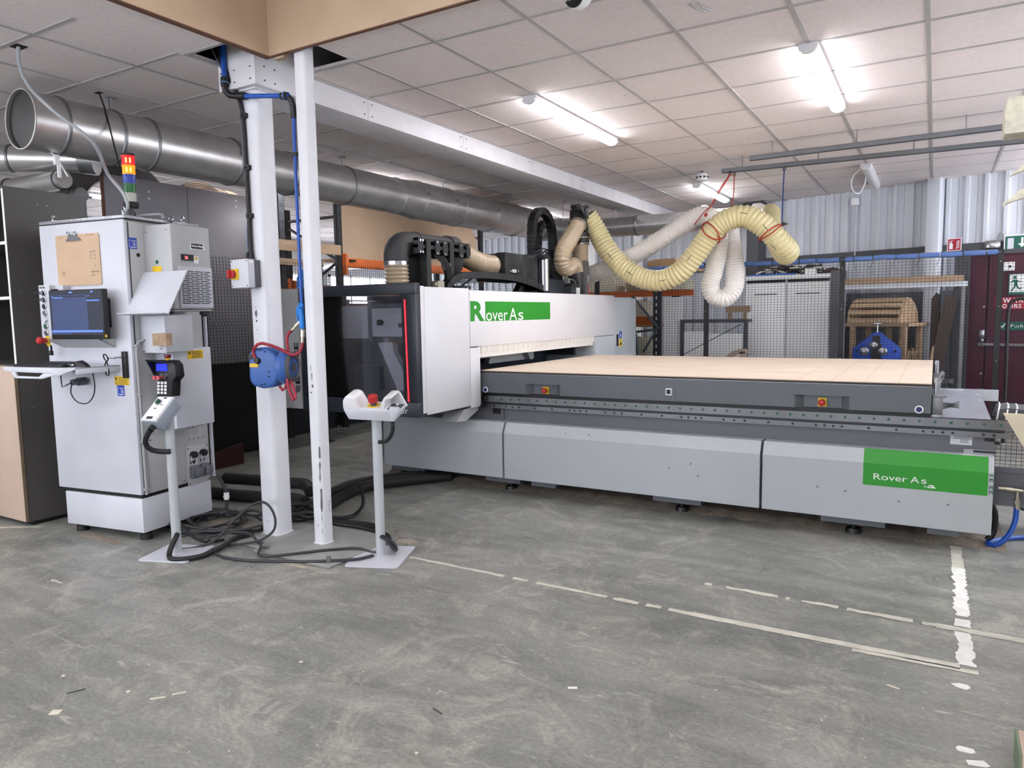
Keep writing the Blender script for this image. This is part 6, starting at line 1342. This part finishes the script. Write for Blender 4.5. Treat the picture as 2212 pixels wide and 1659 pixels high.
floor_cable('cable', 'grey cable arching high in a loop in front of the thicker white column', [(-3.95, 2.62, 0), (-3.86, 2.72, 0), (-3.78, 2.80, .05), (-3.72, 2.90, .16), (-3.66, 2.98, .235), (-3.59, 3.0, .26), (-3.52, 3.0, .24), (-3.475, 3.0, .17), (-3.47, 2.98, .10), (-3.52, 2.93, .05), (-3.62, 2.87, .025), (-3.72, 2.84, 0)], .008, M_cable)
floor_cable('cable', 'grey cable from the loop across the floor plate to the right pedestal', [(-3.95, 2.80, .025), (-3.78, 2.92, .06), (-3.66, 2.95, .06), (-3.54, 2.92, .03), (-3.47, 2.88, .03), (-3.40, 2.80, .018), (-3.33, 2.78, .018), (-3.22, 2.86, .024), (-3.05, 3.05, .024), (-2.92, 3.14, .024), (-2.82, 3.15, .012), (-2.76, 3.16, .03)], .008, M_cable)
floor_cable('cable', 'grey cable lying in front of the floor plate to the right pedestal', [(-3.72, 2.76, 0), (-3.66, 2.70, 0), (-3.56, 2.68, 0), (-3.40, 2.70, 0), (-3.25, 2.76, 0), (-3.10, 2.83, 0), (-2.98, 2.86, .022), (-2.88, 2.93, .022), (-2.80, 3.0, .022), (-2.77, 3.09, .02)], .0085, M_cable)
floor_cable('conduit', 'black conduit curling behind the right pedestal', [(-3.32, 3.50, 0), (-3.2, 3.50, 0), (-3.05, 3.46, 0), (-2.92, 3.40, .03), (-2.82, 3.30, .03), (-2.72, 3.22, .03), (-2.665, 3.17, .05), (-2.65, 3.13, .09), (-2.68, 3.11, .125), (-2.73, 3.12, .13)], .0135, M_cable2, 'conduit')
P = coil(-3.80, 3.52, .155, .16, 4.6, .016, .06, .018, .4)
floor_cable('conduit_coil', 'coil of thick black conduit behind the thicker white column', P, .018, M_cable2, 'conduit')
floor_cable('conduit', 'black ribbed conduit lying from behind the cabinet to the columns, upper of two', [(-4.9, 3.75, .12), (-4.6, 3.78, .13), (-4.3, 3.83, .13), (-4.12, 3.86, .13), (-4.0, 3.80, .10)], .045, M_rub, 'conduit', .02, 12)
floor_cable('conduit', 'black ribbed conduit lying from behind the cabinet to the columns, lower of two', [(-4.9, 3.58, 0), (-4.6, 3.62, 0), (-4.3, 3.69, 0), (-4.12, 3.74, 0), (-3.98, 3.72, 0)], .045, M_rub, 'conduit', .02, 12)
floor_cable('conduit', 'thick black conduit running back under the machine between the columns', [(-3.86, 3.66, 0), (-3.95, 3.9, .05), (-3.97, 4.2, .07), (-3.85, 4.6, .06), (-3.6, 4.95, 0), (-3.4, 5.1, .05)], .04, M_rub, 'conduit', .03, 12)
floor_cable('conduit', 'second thick black conduit beside it between the columns', [(-3.75, 3.72, 0), (-3.86, 3.98, .04), (-3.86, 4.25, .06), (-3.72, 4.6, .05), (-3.5, 4.9, 0)], .04, M_rub, 'conduit', .03, 12)
floor_cable('cable', 'black cable looping down between the columns to the coil', [(-3.78, 4.1, .10), (-3.62, 3.95, .06), (-3.50, 3.80, .04), (-3.46, 3.66, .02), (-3.52, 3.56, .02), (-3.62, 3.53, .02)], .012, M_cable2)
for k in range(4):
    floor_cable('cable', ('first', 'second', 'third', 'last')[k]+' of the black cables bunched on the floor between the columns', [(-3.64, 3.50+.03*k, .012+.012*(k % 2)), (-3.5, 3.47+.03*k, .02), (-3.38, 3.48+.025*k, .016), (-3.28, 3.50+.03*k, .012), (-3.15, 3.49+.03*k, .012)], .011, M_cable2, grp='bunched cables between the columns')
t = thing('cable', 'grey cable with a white gland dropping behind the electrical cabinet', 'cable', cw(.06, .62))
b = MB(); b.cable([cw(.02, .62, .30), cw(.05, .63, .24), cw(.07, .64, .18), cw(.07, .64, .08), cw(.05, .62, .01), cw(.02, .5, .008)], .012, 8); b.build('sheath', M_cable, t)
b = MB(); b.cyl(cw(.07, .64, .125), cw(.07, .64, .175), .018, n=14); b.cyl(cw(.07, .64, .14), cw(.07, .64, .15), .022, n=6); b.build('gland', M_white, t)

# ================================================================ behind the back fence
# tall white doors leaning together, with a grey end
t = thing('white_cupboard', 'tall white double-door cupboard behind the back fence, clutter on its top', 'cupboard', (-1.6, 10.4, 0))
b = MB(); b.box(-2.257, -1.188, 10.21, 10.55, .02, 1.80); b.box(-2.257, -1.188, 10.17, 10.55, 1.805, 1.864); b.build('carcass', M_white, t)
for a, c in ((-2.246, -1.733), (-1.717, -1.194)):
    b = MB(); b.box(a, c, 10.17, 10.207, .05, 1.762); d_ = b.build('door', M_white, t, bevel=.003)
    b = MB(); b.box(a+.11, c-.11, 10.166, 10.17, .12, 1.605); b.build('door_panel', M_white, d_, bevel=.004)
    b = MB(); b.box(a+.11, c-.11, 10.164, 10.17, 1.605, 1.620); b.build('panel_shadow_bead', M_bgrey, d_)
    b = MB(); b.box(a+.01, c-.01, 10.18, 10.21, 1.767, 1.802); b.build('shadow_gap', M_black, t)
b = MB(); b.box(-1.186, -1.026, 10.19, 10.50, .02, 1.897); b.build('end_panel', M_bgrey, t)
b = MB(); b.box(-2.21, -1.62, 10.19, 10.27, 1.866, 1.885); obj('blue_strip', 'blue strip lying at the front of the cupboard top', 'strip', b, M_bluep)
random.seed(5)
t = thing('tangled_cables', 'heap of tangled brown and white cables on the white cupboard', 'cables', (-1.5, 10.35, 1.866), 0, None, 'stuff')
for m_, k0 in ((M_brown, 7), (M_wf, 6), (M_cable2, 5)):
    b = MB()
    for k in range(k0):
        cx = random.uniform(-2.0, -1.28); P = [(cx+random.uniform(-.18, .18), random.uniform(10.24, 10.46), 1.88+random.uniform(0, .11)) for _ in range(6)]; b.cable(P, random.choice((.007, .01, .013)), 6, .03)
    b.build('strands', m_, t)
b = MB(); b.box(-1.51, -1.37, 10.22, 10.32, 1.866, 1.94); obj('small_box', 'small white box among the cables on the cupboard', 'box', b, M_white)
b = MB(); b.prism([(-1.30, 1.866), (-1.05, 1.897), (-1.07, 1.905), (-1.17, 1.945), (-1.26, 1.925)], 'y', 10.26, 10.46); obj('brown_bag', 'dark brown lump at the right end of the cupboard top', 'bag', b, M_brown, bevel=.01)
# low shelf and rack left of the cupboard
t = thing('rack_frame', 'blue grey rack frame with diagonal braces behind the fence right of the gantry leg', 'pallet rack', (-3.4, 9.6, 0))
for y in (9.6, 10.4):
    b = MB(); b.box(-3.36, -3.26, y-.005, y+.005, 0, 1.95); b.box(-3.265, -3.255, y, y+.06, 0, 1.95); b.box(-3.365, -3.355, y, y+.06, 0, 1.95); b.build('upright', M_rack, t)
    b = MB()
    for k in range(18): b.box(-3.325, -3.31, y-.0065, y-.005, .15+.095*k, .19+.095*k)
    b.build('slot_row', M_white, t, smooth=0)
for (p0, p1) in (((-3.65, 9.58, 1.62), (-3.29, 9.58, 1.18)), ((-3.29, 9.58, 1.18), (-3.5, 9.58, .85)), ((-3.7, 9.58, 1.12), (-3.29, 9.58, 1.16)), ((-3.60, 9.57, 1.10), (-3.58, 9.57, .8)), ((-3.75, 9.58, 1.30), (-3.65, 9.58, 1.62))):
    b = MB(); b.tube([p0, p1], .018, 6); b.build('brace', M_rackg, t)
b = MB(); b.box(-5.2, -3.4, 9.9, 9.95, 1.22, 1.34); obj('rack_beam', 'orange red rack beam behind the right rack frame', 'rack beam', b, M_orange)
b = MB(); b.box(-5.2, -2.9, 9.9, 9.95, 1.62, 1.70); obj('rack_beam', 'rust red rack beam showing above the gantry roof', 'rack beam', b, M_orange)
b = MB(); b.box(-5.2, -3.3, 9.75, 10.4, 1.19, 1.22); obj('board', 'chipboard rack shelf behind the right rack frame', 'board', b, M_card)
for (x, z, w, h, m_, l) in ((-3.75, 1.345, .30, .24, M_wf, 'pale sack on the orange beam behind the right rack frame'), (-4.3, 1.70, .5, .28, M_wf, 'pale wrapped bundle above the gantry roof, leftmost'), (-3.72, 1.70, .34, .22, M_hb, 'brown wrapped bundle above the gantry roof, middle'), (-3.2, 1.70, .4, .25, M_wf, 'pale wrapped bundle behind the cream hose'), (-3.72, .75, .3, .30, M_wf, 'pale sack low behind the right rack frame')):
    b = MB(); b.prism([(x-w/2, z), (x+w/2, z), (x+w*.55, z+h*.4), (x+w*.3, z+h), (x-w*.1, z+h*.92), (x-w*.4, z+h*.98), (x-w*.56, z+h*.5)], 'y', 9.9, 10.3); obj('sack', l, 'sack', b, m_, bevel=.03)
t = thing('cardboard_box', 'flat cardboard box on top of the shelf behind the cream hose', 'box', (-3.2, 9.75, 1.97))
b = MB(); b.box(-3.42, -3.02, 9.5, 10.0, 2.0, 2.09); b.build('carton', M_card, t)
b = MB(); b.prism([(-3.42, 2.09), (-3.30, 2.11), (-3.05, 2.115), (-3.02, 2.09)], 'y', 9.52, 9.98); b.build('flap', M_card, t)
b = MB(); b.box(-3.75, -2.85, 9.45, 10.45, 1.953, 2.0); obj('top_shelf', 'timber topped shelf carrying the flat cardboard box', 'shelf', b, M_tim)
b = MB(); b.box(-2.99, -2.10, 9.62, 9.9, 1.245, 1.29); b.box(-2.99, -2.94, 9.62, 9.67, 0, 1.245); b.box(-2.15, -2.10, 9.62, 9.67, 0, 1.245); obj('dark_shelf', 'dark low shelf left of the white cupboard', 'shelf', b, M_rail)
b = MB(); b.box(-2.93, -2.62, 9.615, 9.63, .02, 1.13); b.box(-2.61, -2.16, 9.61, 9.63, .02, 1.10); obj('pale_sheet', 'pale sheets standing under the dark low shelf', 'sheet', b, M_white)
b = MB(); b.box(-3.23, -2.97, 9.66, 9.68, .02, 1.60); obj('pale_sheet', 'tall pale sheet between the rack frame and the dark shelf', 'sheet', b, M_white)
b = MB(); b.box(-2.4, -2.10, 9.7, 9.8, 1.38, 1.46); b.box(-2.38, -2.34, 9.72, 9.78, 1.29, 1.38); b.box(-2.18, -2.14, 9.72, 9.78, 1.29, 1.38); obj('timber', 'short timber above the dark shelf beside the white cupboard', 'timber', b, M_tim)
b = MB(); b.cable([(-2.11, 9.3, 1.23), (-2.95, 9.3, .78), (-3.1, 9.3, .70)], .005, 5); obj('wire', 'thin dark wire slanting across behind the fence left of the cupboard', 'wire', b, M_cable2)
b = MB(); P = [(-2.34+.28*(1-math.cos(a)), .70+.22*math.sin(a)) for a in [R(k) for k in range(0, 95, 10)]]; P2_ = [(x+.03, z-.05) for x, z in P[::-1]]; b.prism(P+P2_, 'y', 9.30, 9.38); b.box(-2.12, -2.05, 9.30, 9.38, 0, .88); obj('curved_trim', 'curved dull board edge showing just above the table behind the fence', 'board', b, M_doorb)
# slatted wooden half drum on its frame
t = thing('slatted_drum', 'slatted half-round wooden drum on a timber frame behind the fence', 'drum', (-.5, 9.9, 0))
DM = Matrix.Translation((-.565, 9.93, 0)) @ Matrix.Rotation(R(-20), 4, 'Z') @ Matrix.Translation((.565, -10.02, 0))
N_ = 9
for k in range(N_):
    a = R(4+k*20.5); cy, cz, rr_ = 10.02, 1.235, .265
    b = MB(); b.ob((-.565, cy-rr_*math.cos(a), cz+rr_*1.05*math.sin(a)), (.60, .022, .058), Matrix.Rotation(R(-(4+k*20.5)), 4, 'X') ); b.build('slat', M_ply, t, M=DM)
for x in (-.86, -.262):
    b = MB(); b.prism([(10.02-.262*math.cos(R(q)), 1.225+.275*math.sin(R(q))) for q in range(0, 181, 12)], 'x', x-.012, x+.012); b.build('end_board', M_tim, t, M=DM)
b = MB(); b.box(-.88, -.14, 9.74, 10.3, 1.185, 1.222); b.build('frame_top', M_tim, t, M=DM)
for (x, y) in ((-.80, 9.77), (-.20, 9.77), (-.80, 10.2), (-.20, 10.2), (-.55, 10.2), (-.40, 10.2)):
    b = MB(); b.box(x-.028, x+.028, y-.025, y+.025, 0, 1.185); b.build('leg', M_tim, t, M=DM)
b = MB(); b.box(-.80, -.2, 9.76, 9.79, .35, .42); b.build('rail', M_tim, t, M=DM)
b = MB()
for k in range(24): b.cable([(-.32+random.uniform(-.05, .12), 9.55+random.uniform(-.03, .05), .66), (-.28+random.uniform(-.08, .12), 9.55, .80+random.uniform(0, .12)), (-.2+random.uniform(-.1, .08), 9.56, .90+random.uniform(-.05, .05))], .003, 4)
b.box(-.38, -.12, 9.5, 9.62, 0, .68); obj('brush_bristles', 'tuft of straw coloured bristles beside the blue roller machine', 'brush', b, M_tim, kind='stuff')
# blue ring roller
t = thing('ring_roller', 'blue triangular plate roller machine with three steel rollers behind the fence', 'machine', (-.58, 9.45, 0))
hp = [(-.838, .70), (-.838, .93), (-.64, 1.10), (-.61, 1.122), (-.56, 1.122), (-.53, 1.10), (-.33, .93), (-.33, .70)]
for y0, y1 in ((9.40, 9.43), (9.56, 9.59)):
    b = MB(); b.prism(hp, 'y', y0, y1); b.build('side_plate', M_pipe_blue, t, bevel=.004)
b = MB(); b.box(-.82, -.35, 9.42, 9.58, .0, .72); b.build('stand', M_pipe_blue, t)
b = MB(); b.box(-.625, -.545, 9.392, 9.40, .99, 1.085); b.box(-.64, -.53, 9.392, 9.40, .74, .99); b.build('slide_slot', M_black, t)
for (x, z, r) in ((-.61, .975, .042), (-.705, .905, .048), (-.515, .905, .048)):
    b = MB(); b.lathe([(r, 0), (r, .05), (r*.8, .055), (r*.8, .075), (r*.35, .08), (r*.35, .10)], (x, 9.40, z), (0, -1, 0), 22); b.build('roller', M_steel, t)
b = MB(); b.cyl((-.585, 9.49, 1.12), (-.585, 9.49, 1.23), .010, n=12); b.cyl((-.625, 9.49, 1.225), (-.545, 9.49, 1.225), .010, n=10); b.build('adjusting_screw', M_steel, t)
b = MB()
for x in (-.79, -.385): b.cyl((x, 9.392, .905), (x, 9.40, .905), .014, n=14)
b.build('plate_hole', M_black, t)
# leaning boards, timber ledge
b = MB(); b.prism([(.10, 1.55), (.22, 1.50), (.20, 1.40), (.0, .02), (-.12, .02), (.06, 1.40)], 'y', 9.90, 9.93); obj('leaning_board', 'dark brown board leaning behind the white wall post', 'board', b, M_brown)
b = MB(); b.prism([(-.16, .02), (-.05, .02), (.0, .95), (-.02, .95)], 'y', 9.75, 9.78); obj('leaning_board', 'narrow brown offcut leaning beside the wooden frame', 'board', b, M_tim)
b = MB(); b.prism([(-.05, .02), (.06, .02), (.03, 1.55), (.0, 1.58), (-.05, 1.5)], 'y', 10.03, 10.05); obj('leaning_board', 'dark brown board edge left of the white wall post', 'board', b, M_brown)
t = thing('timber_ledge', 'long brown timber ledge on a pale rail behind the drum', 'ledge', (-.38, 9.95, 0))
b = MB(); b.box(-1.03, .27, 9.92, 10.02, 1.70, 1.77); b.build('timber', M_tim, t); b = MB(); b.box(-1.03, .31, 9.94, 10.02, 1.64, 1.70); b.build('rail', M_clad, t)
for x in (-1.0, .27):
    b = MB(); b.box(x-.02, x+.02, 9.96, 10.01, 0, 1.64); b.build('support', M_galvd, t)
b = MB(); b.box(-.36, .56, -.10, -.09, .02, 1.60); obj('grey_sheet', 'dull grey sheet standing behind the drum under the ledge', 'sheet', b, M_bgrey, M=WMx)
b = MB(); b.box(.76, .89, -.10, -.09, .02, 1.60); obj('grey_sheet', 'narrow dull grey sheet between the white wall post and the door frame', 'sheet', b, M_bgrey, M=WMx)

# ================================================================ right edge of the picture
# blue hose and air valve at the machine end
t = thing('air_hose', 'blue air hose curling from the valve down to the floor at the right edge', 'hose', (.40, 4.95, 0))
b = MB(); b.cable([(.445, 5.0, .235), (.44, 4.99, .16), (.415, 4.96, .09), (.37, 4.93, .035), (.33, 4.92, .016), (.31, 4.96, .016), (.40, 5.10, .015), (.52, 5.2, .015), (.75, 5.3, .015)], .0145, 10); b.build('sheath', M_bluep, t)
b = MB(); b.cyl((.446, 5.0, .225), (.446, 5.0, .30), .015, n=12); b.cyl((.446, 5.0, .26), (.446, 5.0, .28), .019, n=8); b.cyl((.446, 5.0, .30), (.446, 5.0, .335), .013, n=12); b.build('coupling', M_brass, t)
t = thing('air_valve', 'nickel air valve on the bracket at the end of the machine', 'valve', (.42, 5.0, .32))
b = MB(); b.cyl((.35, 4.985, .345), (.39, 4.985, .345), .012, n=12); b.cyl((.39, 4.985, .345), (.42, 4.985, .343), .015, n=8); b.cyl((.42, 4.985, .343), (.47, 4.985, .340), .011, n=12); b.build('body', M_brass, t)
b = MB(); b.box(.47, .56, 4.97, 5.03, .29, .385); b.build('regulator', M_steel, t, bevel=.004)
t = thing('cable', 'black cable behind the machine end at the right edge', 'cable', (.45, 5.2, .1))
b = MB(); b.cable([(.30, 5.1, .30), (.37, 5.12, .25), (.45, 5.15, .21), (.6, 5.2, .15), (.8, 5.25, .012)], .010, 8); b.cable([(.30, 5.05, .27), (.34, 5.02, .2), (.345, 5.0, .12), (.33, 4.99, .05), (.31, 5.0, .03)], .016, 8); b.build('sheath', M_cable2, t)
# guide chute with ribbed guard at the end of the bed
t = thing('ribbed_guard', 'grey ribbed cable guard at the far right end of the machine bed', 'guard', (.6, 5.6, 0))
b = MB(); P = [(.34, .715), (.355, .775), (.40, .785), (.9, .745), (.9, .715)]; b.prism(P, 'y', 5.25, 5.55); b.build('core', M_rail, t)
b = MB()
for k in range(12): b.cable([(.345+.045*k, 5.245, .715), (.352+.045*k, 5.245, .777-.003*k), (.366+.045*k, 5.40, .787-.003*k), (.372+.045*k, 5.56, .785-.003*k)], .0045, 6)
b.build('rib', M_white, t)
b = MB(); b.box(.6, .66, 5.3, 5.5, 0, .72); b.build('leg', M_rail, t)
# board on a trolley, cream; its corner pokes into the picture
t = thing('cream_board', 'cream board whose pointed corner pokes in at the right edge above the bed end', 'board', (.6, 4.0, 0))
b = MB(); b.prism([(.286, .907), (1.2, .907), (1.2, .40), (.62, .30)], 'y', 3.99, 4.01); b.build('sheet', M_beige, t); b = MB(); b.box(.9, 1.0, 3.9, 4.1, 0, .5); b.box(1.05, 1.15, 3.9, 4.1, 0, .5); b.build('stand', M_tim, t)
# post wrapped in white felt just outside the picture
t = thing('felt_block', 'thick white wool felt block at the right edge in front of the ceiling rail', 'block', (.3, 3.0, 1.97))
b = MB(); b.prism([(.178, 1.974), (.42, 1.972), (.42, 2.094), (.186, 2.094), (.180, 2.088), (.177, 2.03)], 'y', 2.98, 3.10); b.build('felt', M_wf, t, bevel=.006)
t = thing('torn_wrap', 'torn white wrap with two pointed ends at the right edge below the felt block', 'wrap', (.3, 3.0, 1.75))
for P in ([(.36, 1.83), (.25, 1.855), (.205, 1.838), (.196, 1.832), (.207, 1.846), (.25, 1.88), (.36, 1.90)], [(.36, 1.73), (.25, 1.762), (.215, 1.752), (.190, 1.742), (.186, 1.732), (.182, 1.748), (.207, 1.766), (.23, 1.79), (.36, 1.80)]):
    b = MB(); b.prism(P, 'y', 2.99, 3.012); b.build('strip', M_wf, t, bevel=.004)
t = thing('wrapped_post', 'timber post carrying the felt, just outside the right edge', 'post', (.4, 3.05, 0)); b = MB(); b.box(.36, .44, 3.0, 3.1, 0, 1.97); b.build('upright', M_tim, t)
t = thing('pallet_foot', 'pale upright block with a green edge at the bottom right corner', 'block', (.30, 2.52, 0))
b = MB(); b.box(.262, .45, 2.45, 2.60, 0, .10); b.build('block', M_doorb, t, bevel=.003); b = MB(); b.box(.256, .262, 2.45, 2.60, 0, .10); b.build('edge', mat('dull green edge', (120, 138, 112), .7), t)

# ================================================================ sawdust and scraps on the floor
def patch(name, label, cx, cy, rx, ry, m_, z=.003, n=64, seed=0):
    random.seed(seed); b = MB(); c = b.b.verts.new((cx, cy, z)); ring = [b.b.verts.new((cx+rx*math.cos(2*math.pi*k/n)*(.75+.2*math.sin(5*k*.31+seed)+random.uniform(-.1, .12)), cy+ry*math.sin(2*math.pi*k/n)*(.75+.2*math.sin(5*k*.31+seed)+random.uniform(-.1, .12)), .0008)) for k in range(n)]
    for k in range(n): b.face([c, ring[k], ring[(k+1) % n]])
    return obj(name, label, 'sawdust', b, m_, kind='stuff', smooth=0)
b = MB(); random.seed(21); prev = None
for i in range(90):
    x = -4.2+4.6*i/89; w0 = random.uniform(-.04, .03); q = (b.b.verts.new((x, 4.86-w0, .0008)), b.b.verts.new((x, 4.98, random.uniform(.012, .03))), b.b.verts.new((x, 6.5, .02)))
    if prev: b.face([prev[0], q[0], q[1], prev[1]]); b.face([prev[1], q[1], q[2], prev[2]])
    prev = q
obj('sawdust', 'brown sawdust drifted along under the machine bed', 'sawdust', b, M_dust, kind='stuff', smooth=0)
patch('sawdust', 'reddish sawdust in front of the cabinet plinth', -4.62, 2.56, .30, .06, M_dust, seed=1)
patch('sawdust', 'sawdust by the cabinet rear foot and cable coil', -4.15, 3.2, .22, .14, M_dust, seed=2); patch('sawdust', 'pale sawdust along the front edge of the floor plate', -3.1, 2.80, .24, .03, M_fdust, seed=3); patch('sawdust', 'pale sawdust at the right corner of the floor plate', -2.80, 3.43, .10, .06, M_fdust, seed=4)
random.seed(9)
def scrap(label, x, y, l, w, a, m_=M_chip, h=.003):
    b = MB(); b.ob((x, y, h/2+.0006), (l, w, h), Matrix.Rotation(a, 4, 'Z')); obj('wood_scrap', label, 'scrap', b, m_, 'scraps on the concrete floor')
for (l, x, y, le, w, a, m_) in (
    ('pale wood splinter lying at front left, lower of two end to end', -2.445, 1.525, .055, .008, .75, M_chip), ('pale wood splinter lying at front left, upper of two end to end', -2.405, 1.585, .048, .008, .95, M_chip),
    ('square pale chip at front left beyond the splinters', -2.935, 1.446, .014, .012, .3, M_chip), ('small pale chip between the square chip and the splinters', -2.588, 1.499, .014, .012, .2, M_chip),
    ('thin brown sliver at front left', -2.767, 1.405, .06, .003, 1.1, M_rail), ('pale flake in the middle of the floor', -2.186, 1.983, .014, .012, .5, M_chip),
    ('folded white chip on the open floor right of the middle', -1.126, 2.328, .036, .013, .5, M_tape), ('pale bark flake at front left corner', -2.681, 1.285, .035, .03, .6, M_chip),
    ('small chip near the bottom edge of the picture', -1.39, 1.722, .010, .008, .2, M_chip), ('brown twig shaving on the floor near the bottom middle', -1.478, 1.955, .05, .003, -.3, M_brown), ('cream splinter near the crossing of the floor lines', -.087, 2.903, .04, .007, -.3, M_chip)): scrap(l, x, y, le, w, a, m_)
random.seed(33); b = MB()
for k in range(260):
    x, y = random.uniform(-4.2, 1.0), random.uniform(.9, 4.5); s_ = random.uniform(.0015, .0045)
    b.ob((x, y, .0012), (s_*random.uniform(1, 2.2), s_, .0018), Matrix.Rotation(random.uniform(0, 3), 4, 'Z'))
obj('wood_crumbs', 'tiny pale wood crumbs scattered over the concrete floor', 'crumbs', b, M_chip, kind='stuff', smooth=0)
